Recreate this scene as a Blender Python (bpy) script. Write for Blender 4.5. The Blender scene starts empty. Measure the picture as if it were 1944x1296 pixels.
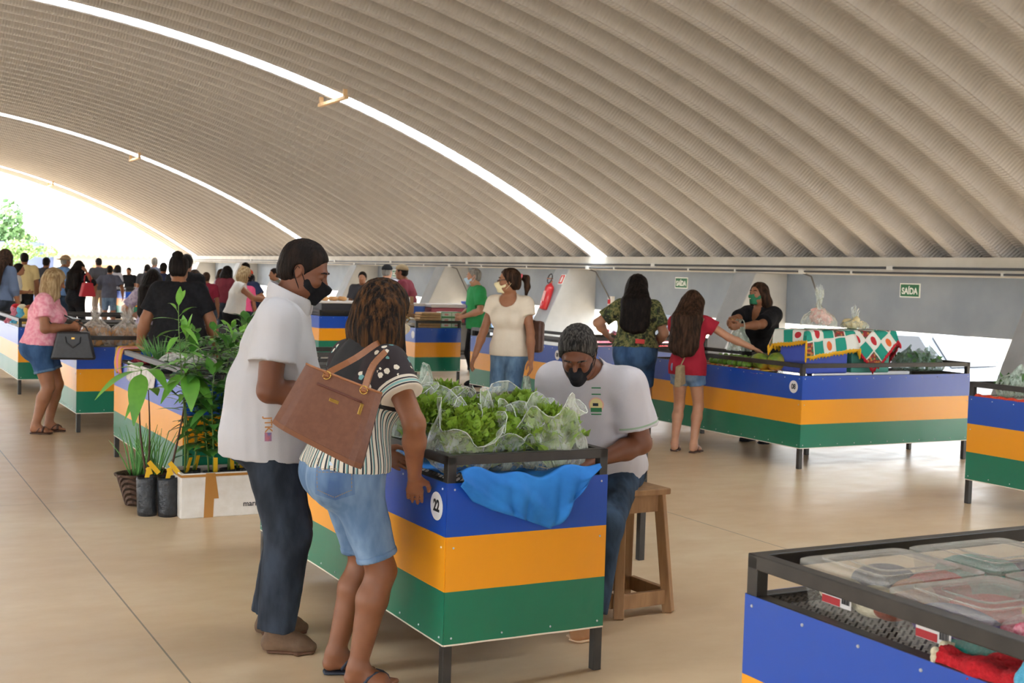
import bpy, bmesh, math, random
import numpy as np
from mathutils import Vector, Matrix
random.seed(7); RNG = np.random.default_rng(7)
D = bpy.data; SC = bpy.context.scene; COL = SC.collection
# ------------------------------------------------------------------ camera
F_PX, PITCH, ROLL, YAW, CAMZ = 2405.78, .052575, .029113, .488335, 1.6
def cam_axes():
    fw = np.array([math.sin(YAW), math.cos(YAW), 0]); rt = np.array([math.cos(YAW), -math.sin(YAW), 0]); up = np.array([0, 0, 1.])
    F = math.cos(PITCH)*fw - math.sin(PITCH)*up; U = math.sin(PITCH)*fw + math.cos(PITCH)*up
    return math.cos(ROLL)*rt + math.sin(ROLL)*U, -math.sin(ROLL)*rt + math.cos(ROLL)*U, F
CR, CU, CF = cam_axes()
cd = D.cameras.new('camera'); cam = D.objects.new('camera', cd); COL.objects.link(cam)
cam.matrix_world = Matrix(((CR[0], CU[0], -CF[0], 0), (CR[1], CU[1], -CF[1], 0), (CR[2], CU[2], -CF[2], CAMZ), (0, 0, 0, 1)))
cd.sensor_width = 36; cd.lens = F_PX/1944*36; cd.clip_end = 400; cd.clip_start = .05
SC.camera = cam
cd.dof.use_dof = True; cd.dof.focus_distance = 5.2; cd.dof.aperture_fstop = 8
# ------------------------------------------------------------------ sky, sun, exposure
SKY_STRENGTH, SUN_STRENGTH, EXPOSURE = 4.4, 4.0, 1.42
w = D.worlds.new('sky'); SC.world = w; w.use_nodes = True
bg = w.node_tree.nodes['Background']; bg.inputs[0].default_value = (.93, .97, 1, 1); bg.inputs[1].default_value = SKY_STRENGTH
sl = D.lights.new('sun', 'SUN'); sl.energy = SUN_STRENGTH; sl.angle = .02; sl.color = (1, .95, .87)
so = D.objects.new('sun', sl); COL.objects.link(so); so.rotation_euler = (math.radians(18), math.radians(-24), 0)
SC.view_settings.view_transform = 'Standard'; SC.view_settings.look = 'None'
SC.view_settings.exposure = EXPOSURE; SC.view_settings.gamma = 1; SC.view_settings.use_curve_mapping = False
# ------------------------------------------------------------------ measuring helpers (photo pixel -> point in the place)
def ray(px, py): return CR*(px-972)/F_PX - CU*(py-648)/F_PX + CF
def at_z(px, py, z=0):
    d = ray(px, py); return Vector(d*((z-CAMZ)/d[2]) + np.array([0, 0, CAMZ]))
def at_x(px, py, X):
    d = ray(px, py); return Vector(d*(X/d[0]) + np.array([0, 0, CAMZ]))
def at_y(px, py, Y):
    d = ray(px, py); return Vector(d*(Y/d[1]) + np.array([0, 0, CAMZ]))
def at_d(px, py, dep): return Vector(ray(px, py)*dep + np.array([0, 0, CAMZ]))
# ------------------------------------------------------------------ materials
def lin(c):
    if isinstance(c, str):
        c = c.lstrip('#'); c = [int(c[i:i+2], 16)/255 for i in (0, 2, 4)]
    return tuple(x/12.92 if x <= .04045 else ((x+.055)/1.055)**2.4 for x in c) + (1,)
MATS = {}
class NT:
    def __init__(s, m): s.t = m.node_tree; s.n = s.t.nodes; s.b = s.n['Principled BSDF']
    def add(s, typ, **kw):
        n = s.n.new(typ)
        for k, v in kw.items():
            if isinstance(k, str) and hasattr(n, k) and not k.startswith('i_'): setattr(n, k, v)
        return n
    def link(s, a, b): s.t.links.new(a, b)
    def math(s, op, a, b=None):
        n = s.n.new('ShaderNodeMath'); n.operation = op
        for i, v in enumerate((a, b)):
            if v is None: continue
            if isinstance(v, (int, float)): n.inputs[i].default_value = v
            else: s.link(v, n.inputs[i])
        return n.outputs[0]
    def coords(s, kind='Object', scale=(1, 1, 1), rot=(0, 0, 0)):
        tc = s.n.new('ShaderNodeTexCoord'); mp = s.n.new('ShaderNodeMapping')
        mp.inputs['Scale'].default_value = scale; mp.inputs['Rotation'].default_value = rot
        s.link(tc.outputs[kind], mp.inputs[0]); return mp.outputs[0]
    def noise(s, vec, scale, detail=3, rough=.55):
        n = s.n.new('ShaderNodeTexNoise'); n.inputs['Scale'].default_value = scale; n.inputs['Detail'].default_value = detail
        n.inputs['Roughness'].default_value = rough; s.link(vec, n.inputs['Vector']); return n.outputs['Fac']
    def ramp(s, fac, stops, interp='LINEAR'):
        n = s.n.new('ShaderNodeValToRGB'); cr = n.color_ramp; cr.interpolation = interp
        while len(cr.elements) < len(stops): cr.elements.new(.5)
        for e, (p, c) in zip(cr.elements, stops): e.position = p; e.color = lin(c)
        s.link(fac, n.inputs[0]); return n.outputs[0]
    def mix(s, fac, a, b):
        n = s.n.new('ShaderNodeMix'); n.data_type = 'RGBA'
        for v, k in ((fac, 0), (a, 6), (b, 7)):
            if isinstance(v, (int, float)): n.inputs[k].default_value = v
            elif isinstance(v, (tuple, str)): n.inputs[k].default_value = lin(v)
            else: s.link(v, n.inputs[k])
        return n.outputs[2]
    def bump(s, h, strength=.3, dist=.01):
        n = s.n.new('ShaderNodeBump'); n.inputs['Strength'].default_value = strength; n.inputs['Distance'].default_value = dist
        s.link(h, n.inputs['Height']); s.link(n.outputs[0], s.b.inputs['Normal'])
    def base(s, c): s.link(c, s.b.inputs['Base Color'])
def mat(name, col='#888888', rough=.6, metal=0., var=None, bump=None, alpha=1., trans=0., spec=.5, sss=0., stretch=(1, 1, 1), coat=0.):
    """plain material; var = (second colour, scale[, lo, hi]); bump = (scale, strength, distance)"""
    if name in MATS: return MATS[name]
    m = D.materials.new(name); m.use_nodes = True; N = NT(m); b = N.b
    b.inputs['Base Color'].default_value = lin(col); b.inputs['Roughness'].default_value = rough; b.inputs['Metallic'].default_value = metal
    b.inputs['Specular IOR Level'].default_value = spec; b.inputs['Alpha'].default_value = alpha
    b.inputs['Transmission Weight'].default_value = trans; b.inputs['Coat Weight'].default_value = coat
    if sss: b.inputs['Subsurface Weight'].default_value = sss; b.inputs['Subsurface Radius'].default_value = (.02, .008, .004)
    if var or bump:
        v = N.coords('Object', stretch)
        if var:
            lo, hi = (var[2], var[3]) if len(var) > 2 else (.35, .65)
            N.base(N.ramp(N.noise(v, var[1]), [(lo, col), (hi, var[0])]))
        if bump: N.bump(N.noise(v, bump[0], 4), bump[1], bump[2])
    MATS[name] = m; return m
def nmat(name, rough=.6):
    m = D.materials.new(name); m.use_nodes = True; N = NT(m); N.b.inputs['Roughness'].default_value = rough; MATS[name] = m; return m, N
def film(name, col, alpha=.3, rough=.25):
    """thin plastic film: part clear, part milky and glossy"""
    if name in MATS: return MATS[name]
    m, N = nmat(name, rough); N.b.inputs['Base Color'].default_value = lin(col)
    v = N.coords('Object'); f = N.noise(N.coords('Object', (1.6, 1.6, .6)), 17, 5, .65)
    a = N.n.new('ShaderNodeMapRange'); a.inputs[1].default_value = .35; a.inputs[2].default_value = .7; a.inputs[3].default_value = alpha*.35; a.inputs[4].default_value = min(1, alpha*2.1)
    N.link(f, a.inputs[0]); lw = N.n.new('ShaderNodeLayerWeight'); lw.inputs[0].default_value = .35; ed = N.math('MULTIPLY', N.math('POWER', lw.outputs['Facing'], 2.5), .55); mn = N.math('MINIMUM', N.math('ADD', a.outputs[0], ed), 1.); N.link(mn, N.b.inputs['Alpha'])
    N.bump(N.noise(v, 30, 5, .6), .6, .01); N.b.inputs['Specular IOR Level'].default_value = .7
    return m
# ------------------------------------------------------------------ objects
def link(o, parent=None):
    COL.objects.link(o)
    if parent is not None: o.parent = parent
    return o
def meshobj(name, verts, faces, mats, parent=None, smooth=True, mi=None):
    me = D.meshes.new(name); me.from_pydata([tuple(map(float, v)) for v in verts], [], [tuple(map(int, f)) for f in faces])
    for m in (mats if isinstance(mats, (list, tuple)) else [mats]): me.materials.append(m)
    if mi is not None: me.polygons.foreach_set('material_index', mi)
    if smooth: me.polygons.foreach_set('use_smooth', [True]*len(me.polygons))
    return link(D.objects.new(name, me), parent)
def thing(name, label, cat, loc=(0, 0, 0), rz=0, group=None):
    o = D.objects.new(name, None); COL.objects.link(o); o.empty_display_size = .1
    o.location = loc; o.rotation_euler = (0, 0, math.radians(rz)); return tag(o, label, cat, group)
def tag(o, label, cat, group=None):
    o['label'] = label; o['category'] = cat
    if group: o['group'] = group
    return o
def struct(o): o['kind'] = 'structure'; return o
def dup(root, loc, rz=None, label=None, group=None):
    r = root.copy(); COL.objects.link(r); r.location = loc
    if rz is not None: r.rotation_euler = (0, 0, math.radians(rz))
    if label: r['label'] = label
    if group: r['group'] = group
    for ch in list(root.children):
        c = ch.copy(); COL.objects.link(c); c.parent = r
        for g in list(ch.children):
            d = g.copy(); COL.objects.link(d); d.parent = c
    return r
class MB:
    """collects shapes of one mesh"""
    def __init__(s): s.v = []; s.f = []; s.mi = []; s.m = 0
    def _add(s, vs, fs):
        o = len(s.v); s.v += [tuple(v) for v in vs]; s.f += [tuple(i+o for i in f) for f in fs]; s.mi += [s.m]*len(fs); return s
    def box(s, c, d, R=None):
        c = Vector(c); vs = []
        for x in (-.5, .5):
            for y in (-.5, .5):
                for z in (-.5, .5):
                    p = Vector((x*d[0], y*d[1], z*d[2]))
                    vs.append(c + (R @ p if R is not None else p))
        return s._add(vs, [(0, 1, 3, 2), (4, 6, 7, 5), (0, 4, 5, 1), (2, 3, 7, 6), (0, 2, 6, 4), (1, 5, 7, 3)])
    def bb(s, a, b):
        return s.box([(a[i]+b[i])/2 for i in range(3)], [abs(b[i]-a[i]) for i in range(3)])
    def bar(s, a, b, w, h=None):
        a = Vector(a); b = Vector(b); d = b-a; L = d.length; q = d.to_track_quat('Z', 'Y').to_matrix()
        return s.box((a+b)/2, (w, h or w, L), q)
    def tube(s, pts, r, n=8, caps=True):
        pts = [Vector(p) for p in pts]; rs = r if isinstance(r, (list, tuple)) else [r]*len(pts); vs = []; fs = []
        d0 = (pts[1]-pts[0]).normalized(); u = d0.orthogonal().normalized()
        for i, p in enumerate(pts):
            d = (pts[min(i+1, len(pts)-1)]-pts[max(i-1, 0)]).normalized()
            u = (u - d*u.dot(d))
            u = u.normalized() if u.length > 1e-6 else d.orthogonal().normalized()
            v = d.cross(u)
            for k in range(n):
                a = 2*math.pi*k/n; vs.append(p + (u*math.cos(a)+v*math.sin(a))*rs[i])
        for i in range(len(pts)-1):
            for k in range(n): fs.append((i*n+k, i*n+(k+1) % n, (i+1)*n+(k+1) % n, (i+1)*n+k))
        if caps: fs += [tuple(range(n-1, -1, -1)), tuple((len(pts)-1)*n+k for k in range(n))]
        return s._add(vs, fs)
    def lathe(s, prof, n=20, c=(0, 0, 0), R=None, sx=1, sy=1, close=False):
        vs = []; fs = []; c = Vector(c)
        for r, z in prof:
            for k in range(n):
                a = 2*math.pi*k/n; p = Vector((r*math.cos(a)*sx, r*math.sin(a)*sy, z)); vs.append(c + (R @ p if R is not None else p))
        for i in range(len(prof)-1):
            for k in range(n): fs.append((i*n+k, i*n+(k+1) % n, (i+1)*n+(k+1) % n, (i+1)*n+k))
        if close: fs += [tuple(range(n-1, -1, -1)), tuple((len(prof)-1)*n+k for k in range(n))]
        return s._add(vs, fs)
    def prism(s, poly, a, b, axis=1):
        """extrude a 2-D polygon along axis from a to b; poly in the two other axes, in order"""
        n = len(poly); vs = []
        for t in (a, b):
            for p in poly:
                q = list(p); q.insert(axis, t); vs.append(q)
        fs = [tuple(range(n)), tuple(range(2*n-1, n-1, -1))] + [(i, i+n, (i+1) % n+n, (i+1) % n) for i in range(n)]
        return s._add(vs, fs)
    def grid(s, fn, nu, nv):
        vs = [fn(i/nu, j/nv) for i in range(nu+1) for j in range(nv+1)]
        return s._add(vs, [(i*(nv+1)+j, (i+1)*(nv+1)+j, (i+1)*(nv+1)+j+1, i*(nv+1)+j+1) for i in range(nu) for j in range(nv)])
    def ball(s, c, r, n=12, m=8, R=None):
        r = r if isinstance(r, (list, tuple)) else (r, r, r); vs = []; fs = []; c = Vector(c)
        for j in range(m+1):
            t = math.pi*j/m
            for k in range(n):
                a = 2*math.pi*k/n; p = Vector((r[0]*math.sin(t)*math.cos(a), r[1]*math.sin(t)*math.sin(a), -r[2]*math.cos(t)))
                vs.append(c + (R @ p if R is not None else p))
        for j in range(m):
            for k in range(n): fs.append((j*n+k, j*n+(k+1) % n, (j+1)*n+(k+1) % n, (j+1)*n+k))
        return s._add(vs, fs)
    def xf(s, M):
        s.v = [tuple(M @ Vector(v)) for v in s.v]; return s
    def jit(s, amp, sc=8., seed=0):
        P = np.array(s.v); s.v = [tuple(p) for p in P + wob(P, sc, seed)*amp]; return s
    def build(s, name, mats, parent=None, smooth=False, bevel=0, solid=0, sub=0, auto=None):
        o = meshobj(name, s.v, s.f, mats, parent, smooth, s.mi if isinstance(mats, (list, tuple)) else None)
        if bevel:
            md = o.modifiers.new('bevel', 'BEVEL'); md.width = bevel; md.segments = 2; md.limit_method = 'ANGLE'; md.angle_limit = .7
        if solid: md = o.modifiers.new('solid', 'SOLIDIFY'); md.thickness = solid; md.offset = 0
        if sub: md = o.modifiers.new('sub', 'SUBSURF'); md.levels = sub; md.render_levels = sub
        return o
def wob(P, sc=8., seed=0):
    """smooth pseudo-noise vectors, roughly -1..1"""
    P = np.asarray(P, float); r = np.random.default_rng(seed); out = np.zeros_like(P)
    for j in range(3):
        for o in range(4):
            d = r.normal(size=3); d /= np.linalg.norm(d); out[:, j] += np.sin(P @ d*sc*(1+.7*o)+r.uniform(0, 6.28))/(1+.6*o)
    return out/1.6
def text_mesh(name, txt, size, M, m, parent=None, bold=0., thick=.0006, align='CENTER', sx=1.):
    cu = D.curves.new('t', 'FONT'); cu.body = txt; cu.size = size; cu.align_x = align; cu.align_y = 'CENTER'; cu.offset = bold; cu.extrude = thick
    o = D.objects.new('t', cu); COL.objects.link(o)
    dg = bpy.context.evaluated_depsgraph_get(); me = D.meshes.new_from_object(o.evaluated_get(dg)); D.objects.remove(o); D.curves.remove(cu)
    me.transform(M @ Matrix.Diagonal((sx, 1, 1, 1))); me.materials.clear(); me.materials.append(m); me.name = name
    return link(D.objects.new(name, me), parent)
def frame(o, x, y, z=None):
    """4x4 with origin o and axes x, y"""
    x = Vector(x).normalized(); y = Vector(y).normalized(); z = x.cross(y)
    return Matrix(((x.x, y.x, z.x, o[0]), (x.y, y.y, z.y, o[1]), (x.z, y.z, z.z, o[2]), (0, 0, 0, 1)))
# ================================================================== THE HALL
XW, BZ = 12.0, 1.967              # inner face of the springing beam and its top
RC, RR = -16.53, 22.0            # arch centre height and radius (centre line X = 0.1)
def arcz(x): return RC + math.sqrt(max(0, RR*RR-(x-.1)**2))
AMAX = math.asin((XW+.35-.1)/RR)
PITCHP = .61; Y0R, Y1R = -27.9, 50.7
SKY = [19.2, 33.9, 48.4, 4.5, -10.2]
def roof_mat():
    m, N = nmat('painted_roof_sheet', .5)
    tc = N.n.new('ShaderNodeTexCoord'); sp = N.n.new('ShaderNodeSeparateXYZ'); N.link(tc.outputs['UV'], sp.inputs[0])
    wv = N.math('SINE', N.math('MULTIPLY', sp.outputs[0], 2*math.pi/.045))
    v = N.coords('Object', (.6, 1.2, .6)); n = N.noise(v, 2.2, 5, .6)
    N.base(N.ramp(n, [(.3, '#b5b2b0'), (.5, '#bab7b5'), (.72, '#bfbcba')]))
    N.bump(wv, .35, .01); N.b.inputs['Specular IOR Level'].default_value = .35
    return m
def sky_mat():
    m, N = nmat('translucent_sheet', .4); N.n.remove(N.b); out = N.n['Material Output']
    t = N.n.new('ShaderNodeBsdfTranslucent'); t.inputs[0].default_value = (.9, .95, 1, 1)
    g = N.n.new('ShaderNodeBsdfTransparent'); g.inputs[0].default_value = (.9, .95, 1, 1)
    mx = N.n.new('ShaderNodeMixShader'); mx.inputs[0].default_value = .0
    N.link(t.outputs[0], mx.inputs[1]); N.link(g.outputs[0], mx.inputs[2]); N.link(mx.outputs[0], out.inputs[0]); return m
# one trough: flat pan high, sloping flanks, flat flange low (offsets outward from the arc)
PROF = [(0, 0), (.035, .0), (.05, .012), (.075, .012), (.15, .165), (.185, .18), (.41, .18), (.445, .165), (.535, .012), (.56, .012), (.575, 0), (.61, 0)]
def roof():
    M = 96; vs = []; uv = []; fs = []; mi = []
    ys = []
    k = 0; y = Y0R
    while y < Y1R-.01:
        ys += [(y+a, b, y) for a, b in PROF[:-1]]; y += PITCHP
    ys.append((y, 0, y))
    for (yy, off, base) in ys:
        for i in range(M+1):
            a = -AMAX + 2*AMAX*i/M; r = RR+off
            vs.append((.1+r*math.sin(a), yy, RC+r*math.cos(a))); uv.append((RR*a, yy))
    sky = []
    for s in SKY:
        sky.append(Y0R + PITCHP*round((s-.305-Y0R)/PITCHP))
    sk = set()
    for j in range(len(ys)-1):
        skip = any(abs(ys[j][2]-s) < .01 and .07 < ys[j][0]-ys[j][2] < .55 for s in sky)
        if skip: continue
        for i in range(M):
            fs.append((j*(M+1)+i, j*(M+1)+i+1, (j+1)*(M+1)+i+1, (j+1)*(M+1)+i))
    o = meshobj('ceiling', vs, fs, roof_mat(), smooth=False)
    ul = o.data.uv_layers.new(name='UVMap'); idx = np.empty(len(o.data.loops), int); o.data.loops.foreach_get('vertex_index', idx)
    ul.data.foreach_set('uv', np.array(uv)[idx].ravel().astype(np.float32))
    struct(o)
    sm = sky_mat(); br = mat('sheet_joint', '#c9b8ae', .6)
    for n, s in enumerate(sky):
        b = MB(); M2 = 420
        def fn(u, v):
            a = -AMAX+2*AMAX*u; k = PROF[3+round(v*6)]; r = RR+k[1]+.006*math.sin(u*M2*1.5); return (.1+r*math.sin(a), s+k[0], RC+r*math.cos(a))
        b.grid(fn, M2, 6); o = b.build('window_%d' % (n+1), sm, smooth=True); struct(o)
        for q in range(13):     # lap joints across the strip
            a = -AMAX + 2*AMAX*(q+.5)/13; bb = MB(); R = Matrix.Rotation(a, 3, 'Y')
            bb.box((.1+(RR+.163)*math.sin(a), s+.2975, RC+(RR+.163)*math.cos(a)), (.25, .26, .02), R); bb.build('lap_joint', sm, o)
    return sky
SKYY = roof()
# ---- timber spacers hung under the skylight strips
wood = mat('pale_timber', '#d2ab7c', .7, var=('#e2c095', 6), stretch=(1, 6, 1))
for s, (px, py), lab in ((SKYY[0], (632, 186), 'pale timber spacer bar hanging across the nearest skylight strip'), (SKYY[1], (256, 311), 'pale timber spacer bar across the second skylight strip'), (SKYY[2], (96, 358), 'pale timber spacer bar across the farthest skylight strip by the open end')):
    yc = s+.3; p = at_y(px, py, yc); x = p.x; z = arcz(x)
    t = thing('timber_spacer', lab, 'roof spacer', (x, yc, z-.11))
    MB().box((0, 0, 0), (.07, 1.25, .05)).build('bar', wood, t, bevel=.004)
    for k in (-.55, .55): MB().box((0, k, .075), (.06, .05, .11)).build('hanger', wood, t)
# ---- floor with joints
def floor_mat():
    m, N = nmat('polished_concrete', .42)
    v = N.coords('Object'); n1 = N.noise(v, .7, 6, .62); n2 = N.noise(N.coords('Object', (1, 2.2, 1), (0, 0, .5)), 3.2, 5, .6)
    c = N.ramp(n1, [(.3, '#c9ac88'), (.5, '#d5b994'), (.7, '#dec7a4')]); c = N.mix(N.ramp(n2, [(.35, '#000000'), (.75, '#8a8a8a')]), c, '#c4a27a')
    sp = N.n.new('ShaderNodeSeparateXYZ'); N.link(N.coords('Object'), sp.inputs[0])
    def line(o, off, per):
        a = N.math('ABSOLUTE', N.math('SUBTRACT', N.math('FRACT', N.math('DIVIDE', N.math('SUBTRACT', o, off-per/2), per)), .5))
        return N.math('LESS_THAN', a, .0042/per)
    l = N.math('MAXIMUM', line(sp.outputs[0], 1.19, 3.85), N.math('MULTIPLY', line(sp.outputs[1], 8.78, 6.0), .45))
    N.base(N.mix(l, c, '#85745f'))
    r = N.n.new('ShaderNodeMapRange'); r.inputs[3].default_value = .22; r.inputs[4].default_value = .5; N.link(n2, r.inputs[0]); N.link(r.outputs[0], N.b.inputs['Roughness'])
    N.bump(n2, .06, .01); return m
b = MB(); b.bb((-13.2, -30, -.75), (13.4, 52, 0)); struct(b.build('floor', floor_mat()))
# ---- right-hand wall, buttresses, beam; the opposite side is open between its buttresses
grey = mat('grey_wall_paint', '#8b97a6', .75, var=('#98a3b0', 1.6), bump=(14, .12, .01)); lgrey = mat('light_grey_pillar', '#a3a6a8', .7, var=('#aeb1b3', 2.5)); conc = mat('raw_concrete', '#c5bfb2', .85, var=('#d4cfc4', 2.2), bump=(9, .2, .01))
b = MB(); b.bb((XW+.6, -30, .99), (XW+.78, 52, 1.75)); struct(b.build('wall_right', grey))
b = MB(); b.bb((XW, -30, 1.735), (XW+.78, 52, BZ)); struct(b.build('trim_1', conc))
b = MB(); b.bb((-XW+.2-.78, -30, 1.735), (-XW+.2, 52, BZ)); struct(b.build('trim_2', conc))
BUT = [4.0, 9.47, 14.94, 20.41, 25.9, 31.4, 36.9, 42.4, 47.9]
for n, y in enumerate(BUT):
    for side in (1, -1):
        if side < 0 and n % 2: continue
        xa = XW if side > 0 else -XW+.2; xf = lambda d: xa+side*d
        b = MB(); b.prism([(xf(0), 1.735), (xf(.6), 1.735), (xf(.6), 0), (xf(-.82), 0)], y, y+.5, 1)
        o = b.build('pillar_%d' % (n+1+(20 if side < 0 else 0)), lgrey, bevel=.012); struct(o)
# ---- conduits along the beam
stl = mat('galvanised_conduit', '#4e5054', .5, .2); boxm = mat('conduit_box', '#d9d8d2', .6)
def tubeobj(name, pts, r, m, parent=None, n=10): return MB().tube(pts, r, n).build(name, m, parent, smooth=True)
t = thing('electrical_conduit', 'upper grey electrical conduit running along the concrete beam', 'conduit', (XW-.02, 0, 1.83))
tubeobj('pipe', [(0, 6, 0), (0, 50, 0)], .016, stl, t)
for y in (12.2, 17.6, 24.7, 29, 33, 41): MB().box((0, y, 0), (.06, .1, .06)).build('junction_box', boxm, t, bevel=.008)
t = thing('electrical_conduit', 'lower grey electrical conduit under the upper one along the beam', 'conduit', (XW-.02, 0, 1.765))
tubeobj('pipe', [(0, 6, 0), (0, 50, 0)], .014, stl, t)
for y in (13.9, 19.7, 25.6, 31.5, 37.2): MB().box((0, y, 0), (.06, .1, .065)).build('junction_box', boxm, t, bevel=.008)
for y in (7.5, 9, 10.4, 12.9, 15.4, 16.6, 18.8, 22, 24, 27, 30): MB().box((0, y, 0), (.045, .03, .045)).build('pipe_clip', boxm, t)
for (y, lab, zz, btn) in ((13.9, 'grey drop pipe on the wall behind the seller in a black top', 1.0, 0), (19.7, 'grey drop pipe ending in a white box with a red button', 1.16, 1), (25.6, 'grey drop pipe on the wall behind the man in green', 1.05, 0)):
    t = thing('drop_pipe', lab, 'conduit', (XW+.1, y, 0)); tubeobj('pipe', [(-.1, 0, 1.74), (.05, 0, 1.7), (.4, 0, zz)], .013, stl, t)
    if btn:
        MB().box((.4, 0, zz), (.07, .14, .2)).build('switch_box', boxm, t, bevel=.01); MB().box((.355, 0, zz), (.03, .06, .08)).build('button', mat('red_button', '#c0202a', .4), t, bevel=.006)
# ---- exit signs
green = mat('exit_green', '#1d6a44', .5); white = mat('sign_white', '#eef3ee', .5)
for n, (y, lab) in enumerate(((12.45, 'green SAÍDA exit sign on the wall nearest the parked cars'), (17.65, 'green exit sign partly behind the woman in camouflage'), (30.2, 'small far green exit sign by the man in the tan cap'), (38.3, 'farthest green exit sign on the grey wall'), (24.3, 'green exit sign on the wall beside the extinguisher'))):
    if n == 4: continue
    t = thing('exit_sign', lab, 'sign', (XW+.595, y, 1.545), -90)      # local x runs along the wall, y points out of it
    MB().box((0, 0, 0), (.36, .01, .19)).build('plate', white, t); MB().box((0, -.006, 0), (.325, .006, .158)).build('face', green, t)
    text_mesh('lettering', 'SAÍDA', .118, frame((0, -.0095, -.012), (1, 0, 0), (0, 0, 1)), white, t, bold=.0035, sx=.85)
# ---- fire extinguisher with its sign on the second buttress
red = mat('extinguisher_red', '#c3262c', .3, coat=.5); blk = mat('black_rubber', '#1b1b1c', .5)
by = BUT[3]+.22; ex = XW-.27
t = thing('fire_extinguisher', 'red fire extinguisher hanging on the slanted pillar', 'fire extinguisher', (ex-.06, by, 1.2))
R = Matrix.Rotation(.3, 3, 'Y')
b = MB().lathe([(.0, -.24), (.07, -.24), (.085, -.22), (.085, .17), (.07, .225), (.035, .25), (.03, .27), (0, .27)], 20, R=R); b.build('cylinder', red, t, smooth=True)
b = MB().lathe([(0, .27), (.022, .27), (.022, .33), (0, .33)], 12, R=R).box(R @ Vector((-.05, 0, .35)), (.13, .025, .02), R @ Matrix.Rotation(-.3, 3, 'Y')); b.build('valve', mat('valve_grey', '#9a6a58', .4, .4), t)
pts = [R @ Vector((-.02, .06+.08*math.sin(a), .36-.09*math.cos(a))) for a in np.linspace(-2.4, 3.4, 16)]; MB().tube(pts, .011, 8).build('hose', blk, t, smooth=True)
MB().box(R @ Vector((-.086, -.02, .0)), (.004, .09, .2), R).build('sticker', mat('extinguisher_label', '#d9857f', .5, var=('#f0c8c4', 60)), t)
t = thing('extinguisher_sign', 'small red and white fire extinguisher sign on the slanted pillar', 'sign', (XW-.105, by-.15, 1.54)); R = Matrix.Rotation(.43, 3, 'Y')
MB().box((0, 0, 0), (.006, .16, .2), R).build('plate', white, t); MB().box(R @ Vector((-.004, 0, 0)), (.004, .135, .175), R).build('face', mat('sign_red', '#d9372a', .5), t)
MB().box(R @ Vector((-.007, 0, -.01)), (.003, .05, .1), R).box(R @ Vector((-.007, 0, .055)), (.003, .03, .02), R).build('symbol', white, t)
# ================================================================== STALLS
RAILZ, PTOP, ZBY, ZYG, PBOT, SL, SW, SB = .909, .804, .595, .386, .177, 2.328, .717, 2.026
paint = mat('black_painted_steel', '#302d2a', .42, .3, var=('#3a3632', 9)); backg = mat('grey_panel_back', '#8c8a86', .6)
def panel_mat():
    m, N = nmat('striped_sheet_metal', .34)
    sp = N.n.new('ShaderNodeSeparateXYZ'); N.link(N.coords('Object'), sp.inputs[0])
    f = N.math('DIVIDE', sp.outputs[2], 1.0)
    N.base(N.ramp(f, [(0, '#e6dccb'), (PBOT+.006, '#0c7457'), (ZYG, '#f2a015'), (ZBY, '#144bb0')], 'CONSTANT'))
    N.b.inputs['Coat Weight'].default_value = .25; N.b.inputs['Coat Roughness'].default_value = .12; N.b.inputs['Specular IOR Level'].default_value = .5
    N.bump(N.noise(N.coords('Object', (1, 1, .25)), 2.5, 2), .12, .02); return m
PANEL = panel_mat(); rivm = mat('rivet_head', '#c9cdd4', .35, .4)
CACHE = {}
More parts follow.
